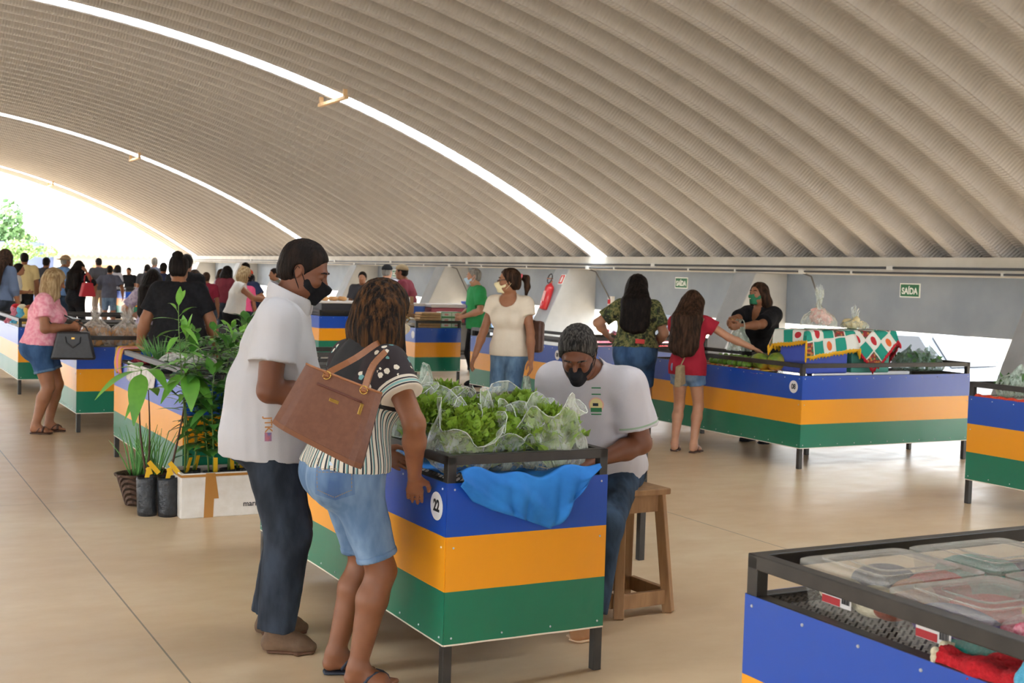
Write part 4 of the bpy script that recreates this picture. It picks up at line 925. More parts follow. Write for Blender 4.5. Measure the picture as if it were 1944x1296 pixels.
decal('logo_ring', tp, J3['root'], 1132, 768, disc(.036, 24), lp, off=.002); decal('logo_field', tp, J3['root'], 1132, 768, disc(.03, 24), ly, off=.003); decal('logo_hill', tp, J3['root'], 1132, 776, rect(-.026, -.014, .026, .006), lg, off=.004); decal('logo_house', tp, J3['root'], 1131, 767, rect(-.013, -.008, .013, .006), lk, off=.005); decal('logo_line', tp, J3['root'], 1132, 736, rect(-.022, -.003, .022, .003, 8, 1), lg, off=.002); decal('logo_line', tp, J3['root'], 1132, 748, rect(-.022, -.003, .022, .003, 8, 1), lg, off=.002); decal('logo_line', tp, J3['root'], 1132, 786, rect(-.024, -.003, .024, .003, 8, 1), lg, off=.002)
decal('key_fob', J3['bottom'], J3['root'], 1226, 896, MB().box((0, 0, .008), (.02, .07, .018)), blk, off=.008)
# ================================================================== CUSTOMERS AND SELLERS FURTHER BACK
camo, N = nmat('camouflage', .85); v = N.coords('Object'); n1 = N.noise(v, 13, 3, .6); n2 = N.noise(N.coords('Object', (1, 1, 1.6), (1, 0, 0)), 22, 3); c = N.ramp(n1, [(0, '#2a2f20'), (.42, '#4c5733'), (.5, '#7d7a4a'), (.57, '#3c4429'), (.64, '#1f2119')], 'CONSTANT'); N.base(N.mix(N.math('GREATER_THAN', n2, .6), c, '#8a8352'))
redc = cloth('crimson', '#96202f', '#a32636', 5); pinkc = cloth('pink_print', '#e28a9c', '#f3b7c2', 26); creamt = cloth('cream_tee', '#ddd0bd', '#d6c8b4', 9); gcloth = cloth('green_tee', '#2f8a4b', '#37975a', 6); maroon = cloth('maroon', '#6e2b36', '#77313c', 6)
sole_t = mat('tan_sandal', '#a06a3c', .7); thong = mat('brown_thong', '#4a3024', .6)
J_CAMO = person('woman in a camouflage T-shirt and denim shorts, long black hair down her back', (6.93, 10.45), 52, 1.66, 'f', 1.32, 'light', .009, lean=5, bend=4, head=(-48, 8, 0), hands=((.22, .3, 1.02), (.2, -.2, .95)), poles=((-.6, 1, -.3), (-.7, -.5, -.3)),
    ank=((.0, .13, .075), (.03, -.11, .075)), top=dict(m=camo, sleeve=.75, hem=.02, inf=.014, loose=.7, neck='crew'), bottom=dict(m=jeans_bl, len=.82, inf=.009, flare=.004, rise=.08, name='denim_shorts'), shoes=dict(kind='shoe', m=sole_t, sole=sole_t), hair=dict(kind='long', m=HAIRK, len=.42, t=.02, w=.1, back=.03, end=.5), bust=.05, face=True)
Jc = J_CAMO; pc_ = Jc['hip']-rotm(0, 5, 0)[:, 0]*.215-np.array([0, .06, -.09]); MB().box(pc_, (.006, .09, .045), Matrix.Rotation(.05, 3, 'X')).build('red_label', mat('red_label', '#cf2f2a', .5), Jc['root'], bevel=.003)
pg = (6.97, 9.62); rg = 38
J_GIRL = person('girl in a crimson blouse and frayed denim shorts reaching for the papayas', pg, rg, 1.52, 'f', .98, 'light', .0085, lean=3, bend=4, head=(-6, 12, 0), hands=(tuple(tolocal((7.2, 10.1, .93), pg, rg)), tuple(tolocal((7.46, 9.28, .985), pg, rg))), poles=((-.6, .5, -.6), (-.2, -.6, -.8)), palms=(None, (0, 0, -1)), grip=(.4, .25),
    top=dict(m=redc, sleeve=.42, hem=-.06, inf=.013, loose=1.5, flare=.01, name='blouse', neckh=.0), bottom=dict(m=jeans_lt, len=.42, inf=.011, flare=.012, name='denim_shorts'), shoes=dict(kind='flop', m=thong), hair=dict(kind='long', m=HAIRB, len=.5, t=.018, w=.105, back=.02, end=.5), bust=.035)
pgm = (8.12, 9.98); rgm = 196; gmask, N = nmat('green_mask_print', .8); N.b.inputs['Base Color'].default_value = lin('#1f6b4a')
J = person('woman seller in a black V-neck top and green printed face mask', pgm, rgm, 1.62, 'f', 1.22, 'tan', .0085, lean=2, bend=4, head=(-8, -4, 0), hands=(tuple(tolocal((7.66, 9.72, 1.17), pgm, rgm)), tuple(tolocal((7.6, 9.84, 1.2), pgm, rgm))), poles=((-.5, .9, -.6), (-.5, -.9, -.6)), grip=(.9, .9),
    top=dict(m=blk_cloth, sleeve=.85, hem=-.03, inf=.014, loose=1.1, flare=.008, neck='v'), bottom=dict(m=blk_cloth, len=1.95, name='trousers'), shoes=dict(kind='shoe', m=blk_cloth), hair=dict(kind='bob', m=HAIRB, len=.2, t=.012, w=.075, sides=0, end=.4), mask=dict(m=gmask, loop=gmask), bust=.055)
hp_ = J['hp']; MB().ball(hp_(.122, 0, -.05), (.008, .016, .012), 10, 6, Matrix([list(r) for r in J['HR']])).build('mask_emblem', mat('emblem_cream', '#d9d2b8', .7), J['root'])
MB().tube([J['nk']+J['latS']*a+J['fwd']*(.062-.9*a*a)+J['up']*(-.035+2.2*a*a) for a in np.linspace(-.06, .06, 9)], .002, 6).build('necklace', gold, J['root'], smooth=True)
w_ = J['hand'][1][0]; e_ = J['arms'][1][1]; MB().lathe([(.026, -.006), (.031, -.006), (.031, .006), (.026, .006)], 16, c=tuple(w_+(e_-w_)*.12), R=Vector(e_-w_).to_track_quat('Z', 'Y').to_matrix()).build('wristwatch', brass, J['root'], smooth=True)
pp = (5.55, 10.5); rp = 222
J = J_PONY = person('woman in a cream T-shirt and jeans with a ponytail, looking aside in the aisle', pp, rp, 1.68, 'f', 1.0, 'tan', .0085, lean=1, bend=2, head=(-66, 0, 0), hands=((.12, .27, .76), (.14, -.30, .80)), poles=((-1, .3, 0), (-1, -.3, 0)), ank=((.1, .08, .08), (-.1, -.08, .08)),
    top=dict(m=creamt, sleeve=.42, hem=-.03, inf=.012, loose=.7, neck='scoop'), bottom=dict(m=denim('walker', '#47607c', '#6d8aa6'), len=1.96, inf=.009, flare=.006), shoes=dict(kind='flop', m=thong), hair=dict(kind='pony', m=HAIRB, t=.012, tie=mat('pink_tie', '#e86a78', .6)), mask=dict(m=cloth('mask_yellow', '#e6dcb4', '#ddd2a6', 30)), bust=.05)
hp_ = J['hp']; MB().tube([hp_(-.005, .079, .012), hp_(.06, .074, .012), hp_(.098, .06, .006), hp_(.106, .03, -.006), hp_(.108, .0, .006), hp_(.106, -.03, -.006), hp_(.098, -.06, .006), hp_(.06, -.074, .012), hp_(-.005, -.079, .012)], .0028, 6).build('spectacles', blk, J['root'], smooth=True)
b = MB(); rn_ = np.random.default_rng(3)
# her shoulder bag
sh = toworld(J['sh'][0], pp, rp); t = thing('shoulder_bag', 'dark brown shoulder bag behind the arm of the ponytailed woman', 'handbag', (sh[0]+.1, sh[1]+.12, .86)); bl = mat('dark_brown_leather', '#4f3226', .5, var=('#5d3d2e', 20))
MB().box((0, 0, .16), (.3, .11, .3), Matrix.Rotation(math.radians(132), 3, 'Z')).jit(.01, 12, 3).build('bag_body', bl, t, bevel=.03); L0 = t.location
strp = [Vector((.05, -.05, .3)), Vector(sh)-L0+Vector((.0, -.05, -.14)), Vector(sh)-L0+Vector((-.03, -.045, .0)), Vector(sh)-L0+Vector((-.03, -.01, .05)), Vector(sh)-L0+Vector((.02, .08, 0)), Vector((-.06, .04, .3))]
MB().tube(strp, .012, 6).build('strap', bl, t, smooth=True)
ppk = (1.66, 12.45); rpk = -20
J = person('woman in a pink T-shirt and denim shorts with blonde hair, opening her black handbag', ppk, rpk, 1.555, 'f', 1.3, 'tan', .0085, lean=4, bend=5, head=(8, 20, 0), hands=((.27, .02, .98), (.27, -.08, 1.0)), poles=((-.9, .6, -.3), (-.9, -.6, -.3)), grip=(.8, .8), ank=((.05, .09, .07), (-.03, -.09, .07)),
    top=dict(m=pinkc, sleeve=.6, hem=.0, inf=.013, loose=.5, flare=.006), bottom=dict(m=jeans_bl, len=.62, inf=.01, flare=.01, rise=.08, name='denim_shorts', cuff=denim('walker', '#47607c', '#6d8aa6')), shoes=dict(kind='flop', m=thong, band=1), hair=dict(kind='bob', m=HAIRBL, len=.24, t=.02, w=.1, end=.6, spread=1.2), bust=.055)
w3 = J['legs'][1]; kn, an = w3[1], w3[2]
R = Vector(an-kn).to_track_quat('Z', 'Y').to_matrix(); tat = [('#4a4f7a', .35), ('#c4574a', .48), ('#3f7a74', .55), ('#b85a3c', .68)]
bag_k = mat('black_leather', '#17171a', .4, var=('#222226', 30)); hw_ = toworld(J['hand'][1][0], ppk, rpk)
t = thing('handbag', 'black handbag with a gold clasp hanging from the arm of the woman in pink', 'handbag', (hw_[0]+.02, hw_[1]-.06, .7), rpk+8)
b = MB(); b.prism([(-.2, 0), (.2, 0), (.14, .26), (-.14, .26)], -.06, .06, 1); b.build('bag_body', bag_k, t, bevel=.02)
for s_ in (-1, 1): MB().tube([(-.07, s_*.045, .24), (-.06, s_*.07, .16), (0, s_*.085, .115), (.06, s_*.07, .16), (.07, s_*.045, .24)], .008, 6).build('handle', bag_k, t, smooth=True)
MB().box((0, -.064, .2), (.03, .01, .02)).build('clasp', gold, t, bevel=.003); sh = Vector(tolocal(toworld(J['sh'][1], ppk, rpk), (t.location.x, t.location.y), rpk+8)); sh.z -= .7
MB().tube([(-.13, 0, .25), sh+Vector((.03, -.06, -.16)), sh+Vector((.04, -.02, .04)), sh+Vector((-.01, .03, .05)), sh+Vector((-.03, .08, -.02)), (.1, .08, .3), (.13, 0, .25)], .008, 6).build('shoulder_strap', bag_k, t, smooth=True)
J = person('broad person in a black T-shirt seen from behind with dark hair in a bun', (2.72, 11.6), 78, 1.72, 'f', 1.5, 'tan', .0095, lean=4, head=(-10, 6, 0), hands=((.1, .34, .86), (.1, -.34, .86)), top=dict(m=blk_cloth, sleeve=.75, hem=-.0, inf=.014, loose=.8), bottom=dict(m=blk_cloth, len=1.95, name='trousers'), shoes=dict(kind='flop', m=thong), hair=dict(kind='bun', m=HAIRK, t=.014))
MB().grid(lambda u, v: (-.02+.24*u, .235-.02*u+.015*math.sin(9*v), 1.0-.42*v), 4, 8).build('apron', cloth('white_apron', '#d9d6d4'), J['root'], smooth=True, solid=.006)
J = person('man in a green T-shirt with short grey hair standing by the stacked cartons', (7.98, 16.1), 170, 1.70, 'm', 1.12, 'light', .011, lean=0, head=(-12, 4, 0), hands=((.22, .12, 1.0), (.2, -.14, 1.0)), poles=((-.7, .8, -.3), (-.7, -.8, -.3)), top=dict(m=gcloth, sleeve=.75, hem=-.05, inf=.014, loose=1.1), bottom=dict(m=blk_cloth, len=1.95), shoes=dict(kind='shoe', m=blk_cloth), hair=dict(kind='short', m=HAIRGR, t=.006), mask=dict(m=cloth('mask_lightblue', '#b7cfe0')))
CAP_K = cloth('cap_black', '#1d1e22'); CAP_T = cloth('cap_khaki', '#8d7a5e'); STRAW = cloth('straw', '#9a8262', '#b39a78', 60); lav = cloth('lavender_tee', '#c9c3d2'); ORANGE = cloth('cap_orange', '#c4432c'); BLUEM = cloth('mask_sky', '#6aa2cf')
def bgp(px, py, dep, rz, label, topc, bot=None, hair='short', hm=None, sex='m', g=1.05, sk='tan', Hs=None, cap=None, **kw):
    P = at_d(px, py, dep); H = Hs or min(1.88, max(1.45, P.z)); hl = dict(kind=hair, m=hm or HAIRK, len=kw.pop('hlen', .3), t=.014, w=.095, end=.5)
    kw.setdefault('h', .011 if dep < 18 else .014)
    J = person(label, (P.x, P.y), rz, H-(.03 if cap else 0), sex, g, sk, fingers=False, hair=hl, top=dict(m=topc, sleeve=kw.pop('slv', .75), hem=-.04 if sex == 'm' else 0, inf=.014, loose=1, fold=.006), bottom=dict(m=bot or jeans_dk, len=kw.pop('blen', 1.95), inf=.011, rise=.07), shoes=dict(kind='shoe', m=blk_cloth), face=False, **kw)
    if cap: hat(J, *cap)
    return J
yel = cloth('pale_yellow', '#d9c48e'); sky_ = cloth('sky_blue', '#5f84b8', '#6d91c2', 12); gre = cloth('slate_grey', '#5a5d6c', '#66697a', 8); navy = cloth('navy', '#2c3450'); wht_c = cloth('white_blouse', '#d6d2cc'); chk = cloth('plaid', '#8d7f92', '#b5a7b4', 34); khk = cloth('khaki_trousers', '#8a7c70'); dgrey = cloth('charcoal_tee', '#3d3c40'); bjk = cloth('blue_grey_top', '#5b6880')
up = ((.2, .2, 1.05), (.2, -.2, 1.05))
bgp(730, 496, 22, 40, 'man in a lavender T-shirt and black cap standing behind the cartons', lav, hm=HAIRGR, cap=(CAP_K,), sk='light', g=1.1, hands=up)
bgp(775, 496, 21, 140, 'bearded man in a maroon T-shirt and khaki cap behind the brown packets', maroon, cap=(CAP_T,), g=1.25, sk='mid', hands=up)
bgp(690, 512, 23.3, 240, 'black-haired seller half hidden behind the head of the woman with the tote', dgrey, Hs=1.6)
bgp(447, 501, 19.5, -20, 'blonde woman in a white sleeveless top reaching across a stall', wht_c, blk_cloth, 'bob', HAIRBL, 'f', 1.15, 'tan', slv=.15, hlen=.12, mask=dict(m=MASKK), hands=((.5, .08, 1.12), (.52, -.1, 1.1)), poles=((0, .5, -1), (0, -.5, -1)), lean=8)
bgp(479, 506, 24, 200, 'man in an orange cap and light blue mask behind the blonde woman', navy, cap=(ORANGE,), mask=dict(m=BLUEM), hands=up)
bgp(474, 500, 28.6, 190, 'dark-haired person just behind the man in the orange cap', dgrey, Hs=1.72)
bgp(461, 520, 22.8, 60, 'person in bright pink half hidden behind the blonde woman', cloth('hot_pink', '#d9567c'), sex='f', Hs=1.5, hm=HAIRB)
bgp(425, 502, 25, 30, 'dark-haired woman close behind the blonde woman in white', maroon, hair='bob', sex='f', hlen=.2)
bgp(413, 508, 27.4, 0, 'woman in a pale grey print top left of the blonde woman', chk, hair='bob', hm=HAIRB, sex='f', hlen=.18)
bgp(391, 512, 24, 70, 'short-haired child in a dark red T-shirt between the stalls', cloth('dark_red', '#7d2233'), hm=HAIRB, Hs=1.5, g=.95)
bgp(367, 509, 19, 62, 'brown-haired person partly hidden right of the person with the bun', dgrey, hair='bob', hm=HAIRB, sex='f', hlen=.15, Hs=1.56)
bgp(351, 476, 17.8, 62, 'tall dark-haired person right behind the head with the bun', blk_cloth, Hs=1.78)
bgp(531, 507, 24.2, 180, 'person in grey green behind the man in the white polo', cloth('grey_green', '#77796a'), hm=HAIRDB)
bgp(288, 507, 15.2, 70, 'woman in a plaid shirt with very long black hair', chk, jeans_bl, 'long', HAIRK, 'f', 1.05, 'light', hlen=.5, hands=((.3, .25, .98), (.25, -.2, .98)))
bgp(308, 496, 27, 60, 'dark-haired man in navy just left of the person with the bun', navy)
bgp(292, 487, 34, 62, 'grey-haired man far behind the woman in plaid', gre, hm=HAIRGR)
bgp(278, 500, 33, 62, 'person with dark curly hair far behind the woman in plaid', dgrey)
bgp(247, 511, 38.5, 235, 'dark figure sitting behind the farthest striped stall', blk_cloth, Hs=1.5)
bgp(219, 501, 36.8, 30, 'dark-haired person in light grey behind the man in slate grey', cloth('light_grey', '#a5a2a8'), hair='bob', sex='f', hlen=.16)
bgp(208, 502, 30, 75, 'man in a slate grey T-shirt and denim shorts seen from behind', gre, jeans_lt, blen=.85, hands=((.1, .33, .85), (.1, -.3, .82)))
bgp(190, 488, 34, 100, 'man in a charcoal shirt and khaki trousers with folded arms near the open end', dgrey, khk, hands=up)
RB_ = at_d(165, 553, 24.75); pw_ = at_d(145, 530, 25)
bgp(145, 492, 25, 50, 'woman in black with long black hair and a red handbag', blk_cloth, blk_cloth, 'long', HAIRK, 'f', 1.05, 'tan', hlen=.42, slv=1.4, hands=(None, tuple(tolocal(np.array(RB_)+np.array([0, 0, .36]), pw_, 50))), poles=(None, (-.5, -.8, -.2)))
bgp(116, 480, 27.5, 20, 'man in a straw hat and sky blue shirt', sky_, jeans_md, hm=HAIRGR, cap=(STRAW, 'straw'), g=1.15, hands=((.2, .2, .95), (.16, -.28, .85)))
bgp(85, 486, 29, 62, 'dark-haired person hidden behind the blonde woman in pink', dgrey)
bgp(46, 477, 27, 80, 'man in a pale yellow shirt and black trousers seen from behind', yel, blk_cloth, g=1.15)
bgp(26, 497, 24, -10, 'woman in a white blouse with dark hair tied back at the left', wht_c, jeans_dk, 'pony', HAIRDB, 'f', 1.05, hands=((.25, .1, 1.0), (.25, -.12, 1.0)))
bgp(13, 500, 29, 62, 'person in dull blue behind the woman in the white blouse', bjk)
bgp(1, 466, 20, 40, 'person with long brown hair in blue grey at the left edge of the photo', bjk, jeans_dk, 'long', HAIRB, 'f', 1.1, hlen=.45, slv=1.4, Hs=1.8)
t = thing('handbag', 'red handbag carried by the woman in black with long black hair', 'handbag', tuple(RB_), 20)
MB().prism([(-.15, -.1), (.17, -.1), (.1, .17), (-.08, .17)], -.06, .06, 1).build('bag_body', mat('red_leather', '#b0182c', .45), t, bevel=.02); MB().tube([(-.06, 0, .16), (-.05, 0, .3), (.02, 0, .36), (.07, 0, .3), (.08, 0, .16)], .01, 6).build('handle', mat('red_leather'), t, smooth=True)
# ================================================================== GOODS ON THE LETTUCE STALL
SZ = PTOP-.002     # top of the mesh shelf
lettm, N = nmat('lettuce_leaf', .55); sp = N.n.new('ShaderNodeSeparateXYZ'); v = N.coords('Object'); N.link(v, sp.inputs[0]); N.base(N.mix(N.noise(v, 26, 3), N.ramp(sp.outputs[2], [(.02, '#b9c48c'), (.09, '#6f8f33'), (.19, '#7a9c28')]), '#8fae3c')); N.b.inputs['Subsurface Weight'].default_value = .1; N.b.inputs['Subsurface Radius'].default_value = (.01, .02, .004)
bagm = film('clear_bag_film', '#e0e6d8', .25); rimm = film('bag_rim_film', '#e6ebe2', .5); bag_g = film('grey_green_bag_film', '#b3c2b2', .62, .35); bag_w = film('white_bag_film', '#e6e6e2', .6, .35)
def lettuce_mesh(seed, R=.1, Hh=.185, n=26):
    rng = np.random.default_rng(seed); b = MB()
    for i in range(n):
        a = i*2.399+rng.uniform(-.2, .2); f = (i+1)/n; out = R*(.35+.65*f)*rng.uniform(.9, 1.1); hh = Hh*(1.05-.35*f)*rng.uniform(.9, 1.1); w = .06+.05*f; ph = rng.uniform(0, 6); fr = rng.uniform(9, 13)
        ca, sa = math.cos(a), math.sin(a)
        def fn(u, v):
            s_ = (u-.5)*2; wid = w*(.3+.95*v**.8); e = (.15+.85*v**3)*(.25+.75*abs(s_)**1.5) if v < .99 else 1.; ru = .0095*e*math.sin(fr*2.3*s_+ph)+.006*e*math.sin(fr*4.1*s_+2*ph)
            r = .012+out*v**1.3-.03*s_*s_*v+ru*1.3; z = hh*(v**.85)-.03*f*v**3-.018*s_*s_*v*v+ru+.008*v*v*math.sin(fr*1.3*s_+ph); y = wid*s_*(1-.12*s_*s_)+.005*v*math.sin(fr*2*s_+ph); return (r*ca-y*sa, r*sa+y*ca, max(z, .002))
        b.grid(fn, 22, 7)
    for i in range(420):      # frilled edges of the curly leaves
        a = rng.uniform(0, 6.28); q = math.sqrt(rng.uniform(0, 1)); r = R*1.02*q; z = Hh*(1.0-.28*q*q)+rng.uniform(-.03, .006); c = Vector((r*math.cos(a), r*math.sin(a), z)); d = Vector((math.cos(a)*q+rng.normal(0, .5), math.sin(a)*q+rng.normal(0, .5), rng.uniform(.2, 1.2))).normalized(); s_ = d.cross(Vector(rng.normal(size=3))).normalized(); n_ = s_.cross(d); L = rng.uniform(.012, .026); W = rng.uniform(.01, .02)
        b._add([c-s_*W*.6, c+n_*.004, c+s_*W*.6, c+d*L-s_*W+n_*.006, c+d*L*1.25-n_*.004, c+d*L+s_*W+n_*.006], [(0, 1, 4, 3), (1, 2, 5, 4)])
    return b
def bag_mesh(seed, prof, flare=.22, n=40, amp=.006):
    rng = np.random.default_rng(seed); b = MB(); ph = rng.uniform(0, 6.3, 8); lobes = rng.integers(3, 6)
    m = len(prof); vs = []
    def fn(u, v):
        a = 2*math.pi*u; i = min(v*(m-1), m-1.001); k = int(i); f = i-k; r = prof[k][0]*(1-f)+prof[k+1][0]*f; z = prof[k][1]*(1-f)+prof[k+1][1]*f; t = max(0, (v-.6)/.4)
        r *= 1+.06*math.sin(2*a+ph[0])+flare*t*.45*math.sin(lobes*a+ph[1]); r += amp*math.sin(7*a+ph[2]+6*v)*(.3+v)+amp*.6*math.sin(13*a+ph[3]-9*v)
        z += .035*t*math.sin(lobes*a+ph[4])+.02*t*math.sin(2*a+ph[5]); return (r*math.cos(a), r*math.sin(a), max(z, 0))
    b.grid(fn, n, 16); b.ring = [b.v[i*17+16] for i in range(n)]+[b.v[16]]
    return b
LETT = []; BAGS = []
t22 = ST['22'].location
spots = [(.135, .22, .02, 'squat open bag of lettuce by the number 22 corner', 20, -25, 1.06), (.315, .30, .0, 'tall open bag of lettuce second from the 22 corner with round mouth', -6, -38, 1.08), (.47, .34, .0, 'open bag of lettuce in the middle of the front row, mouth facing sideways', -30, -28, 1.0),
         (.555, .15, .0, 'lettuce bag lying over at the end corner nearest the blue cloth', -60, 42, 1.12), (.575, .55, .01, 'upright lettuce bag with wide flaring film beside the seated man', 10, -14, 1.2), (.15, .62, .0, 'milky lettuce bag behind the arm of the woman in shorts', 40, -10, 1.15),
         (.37, .70, .0, 'folded-over lettuce bag behind the round-mouthed one', 70, -18, 1.05), (.2, 1.02, .02, 'lettuce bag with knotted white top at the far left of the heap', 110, -8, 1.15), (.44, 1.08, .02, 'lettuce bag with white film ear in the back row of the heap', 160, -8, 1.12), (.6, .95, .0, 'small lettuce bag behind the flaring one near the seated man', 200, -12, 1.0), (.2, 1.4, .0, 'rearmost lettuce bag on the long side of the stall', 250, -5, 1.1)]
profs = [[(.05, 0), (.115, .005), (.135, .06), (.13, .11), (.122, .15), (.125, .175), (.138, .195)], [(.05, 0), (.105, .005), (.125, .07), (.115, .14), (.108, .17), (.115, .2), (.132, .225)]]
for i, (x, y, dz, lab, rz, tx, sc) in enumerate(spots):
    b = bag_mesh(i+3, profs[i % 2]); o = b.build('plastic_bag', bagm, None, smooth=True); tag(o, lab, 'plastic bag', 'bagged lettuces'); o.location = (t22.x+x, t22.y+y, SZ+dz+.012); o.rotation_euler = (math.radians(14-tx*.35), math.radians(-tx)*.25, math.radians(rz*.3)); o.scale = (sc,)*3
    MB().tube([Vector(p) for p in b.ring], .0017, 5, False).build('rim', rimm, o, smooth=True)
    lb = lettuce_mesh(i+40) if i < 6 else None
    lo = lb.build('lettuce', lettm, None, smooth=True) if lb else LETT[i % 6].copy()
    if lb: LETT.append(lo)
    else: COL.objects.link(lo)
    tag(lo, 'curly green lettuce inside the '+lab.replace('lettuce bag', 'bag').replace('bag of lettuce', 'bag'), 'lettuce', 'curly lettuces'); lo.location = (o.location.x, o.location.y, o.location.z+.006); lo.rotation_euler = o.rotation_euler; lo.scale = (sc*1.0, sc*1.0, sc*1.12)
    if len(lo['label'].split()) > 16: lo['label'] = ' '.join(lo['label'].split()[:16])
# blue cloth: lies under the bags and hangs over the end panel
bcl = mat('blue_nonwoven', '#1b6fc0', .8, var=('#2680d2', 9), bump=(240, .2, .002)); U = [0, .08, .2, .42, .6, .7, .76, .86, 1]; Zb = [.80, .735, .695, .655, .625, .608, .63, .72, .835]
def cl(u, v):
    x = .05+.62*u; zb = float(np.interp(u, U, Zb)); f = .016*math.sin(u*17+1)+.012*math.sin(u*31+2)
    lip = .838+.018*math.sin(u*8+.6)+.012*math.sin(u*19)
    if v < .3: w = v/.3; return (x, .16-.16*w, .812+(lip-.812)*w**1.5)
    w = (v-.3)/.7; sag = .5*math.sin(w*math.pi)
    return (x+.03*math.sin(u*6)*w-.02*w, -.012-.028*math.sin(w*2.6)-abs(f)*w*1.1-.02*max(0, math.sin((u*1.4-w)*9))*w, lip+(zb-lip)*w)
o = MB().grid(cl, 60, 26).build('blue_cloth', bcl, None, smooth=True, solid=.0015); o.location = (t22.x, t22.y, 0); tag(o, 'bright blue cloth hanging over the end of stall 22 under the lettuces', 'cloth')
MB().grid(lambda u, v: (.05+.6*u, .14+1.5*v, .8095+.004*math.sin(u*23+v*7)+.003*math.sin(v*31)), 24, 40).build('spread', bcl, o, smooth=True)
def carrier(label, loc, rz, m, w=.16, h=.24, seed=1, hang=False, cat='plastic bag', name='carrier_bag', group=None):
    rng = np.random.default_rng(seed); ph = rng.uniform(0, 6, 6); b = MB()
    def side(sg):
        def fn(u, v):
            s_ = u*2-1; z = h*v; hw = w*(1-.25*v**2) if not hang else w*(.95-.75*v**1.6); y = sg*(.07*(1-v*.6)*(1-abs(s_)**2.2))+.008*math.sin(9*s_+ph[0]+5*v)+.006*math.sin(15*v+ph[1]+3*s_); return (hw*s_+.008*math.sin(8*v+ph[2]), y, z+.012*math.sin(4*s_+ph[3])*v)
        return fn
    b.grid(side(1), 16, 14); b.grid(side(-1), 16, 14)
    o = b.build(name, m, None, smooth=True); tag(o, label, cat, group); o.location = loc; o.rotation_euler = (0, 0, math.radians(rz))
    for sg in (-1, 1):
        q = MB(); 
        def hd(u, v): a = math.pi*u; x = sg*.09 if not hang else sg*.02; return (x+(.045 if not hang else .025)*math.cos(a)*(1+.25*(v-.5)), (v-.5)*.035+.01*math.sin(5*u), h*.93+(.09 if not hang else .1)*math.sin(a)+.01*(v-.5))
        q.grid(hd, 12, 3).build('handle', m, o, smooth=True)
    return o
carrier('grey green carrier bag standing behind the lettuces at the far corner of stall 22', (t22.x+.66, t22.y+1.82, SZ), 30, bag_g, .2, .24, 4)
# papers in front of the seated man
MB().box((0, 0, 0), (.15, .21, .006), Matrix.Rotation(.3, 3, 'Z')).build('note_pad', mat('paper', '#d8d4cc', .8), None)
o = D.objects['note_pad']; o.location = (2.62, 4.56, SZ+.007); tag(o, 'small pad of paper on the shelf corner before the seated man', 'note pad')
# ================================================================== STORAGE BOXES ON THE NEAREST STALL
clear, N = nmat('clear_box_plastic', .18); N.b.inputs['Base Color'].default_value = lin('#d9d6cf'); N.b.inputs['Alpha'].default_value = .13; N.b.inputs['Specular IOR Level'].default_value = .6
lidm, N = nmat('cloudy_lid_plastic', .3); N.b.inputs['Base Color'].default_value = lin('#d3cfc6'); N.b.inputs['Alpha'].default_value = .3; N.bump(N.noise(N.coords('Object'), 60, 3), .15, .004)
lab_r = mat('label_red', '#b3232c', .5); lab_w = mat('label_white', '#dedcdc', .5); lab_y = mat('label_orange', '#d79a4a', .5); ink = mat('ink', '#25252a', .6)
yarn = {k: mat('yarn_'+k, c, .95, var=(c2, 90), bump=(130, .9, .01)) for k, c, c2 in (('red', '#b8121f', '#d01f2c'), ('pink', '#c9506a', '#e7a6b4'), ('blue', '#4fa9cf', '#6cc0e2'), ('cream', '#d9cfae', '#e8e0c6'), ('purple', '#4b3f7a', '#5d5090'), ('teal', '#1f8a80', '#2f9f94'), ('orange', '#b8652a', '#cf7b3a'), ('navy', '#2c3050', '#3a3f66'), ('rust', '#8a3c24', '#a04c30'), ('yellow', '#d9b24a', '#e6c66c'))}
def yarnball(label, loc, r, c, seed, cat='crochet piece', name='crochet_piece', group=None):
    b = MB().ball((0, 0, 0), r, 20, 12).jit(.18*min(r), 14/max(r)*.05, seed); o = b.build(name, yarn[c], None, smooth=True); tag(o, label, cat, group); o.location = loc; return o
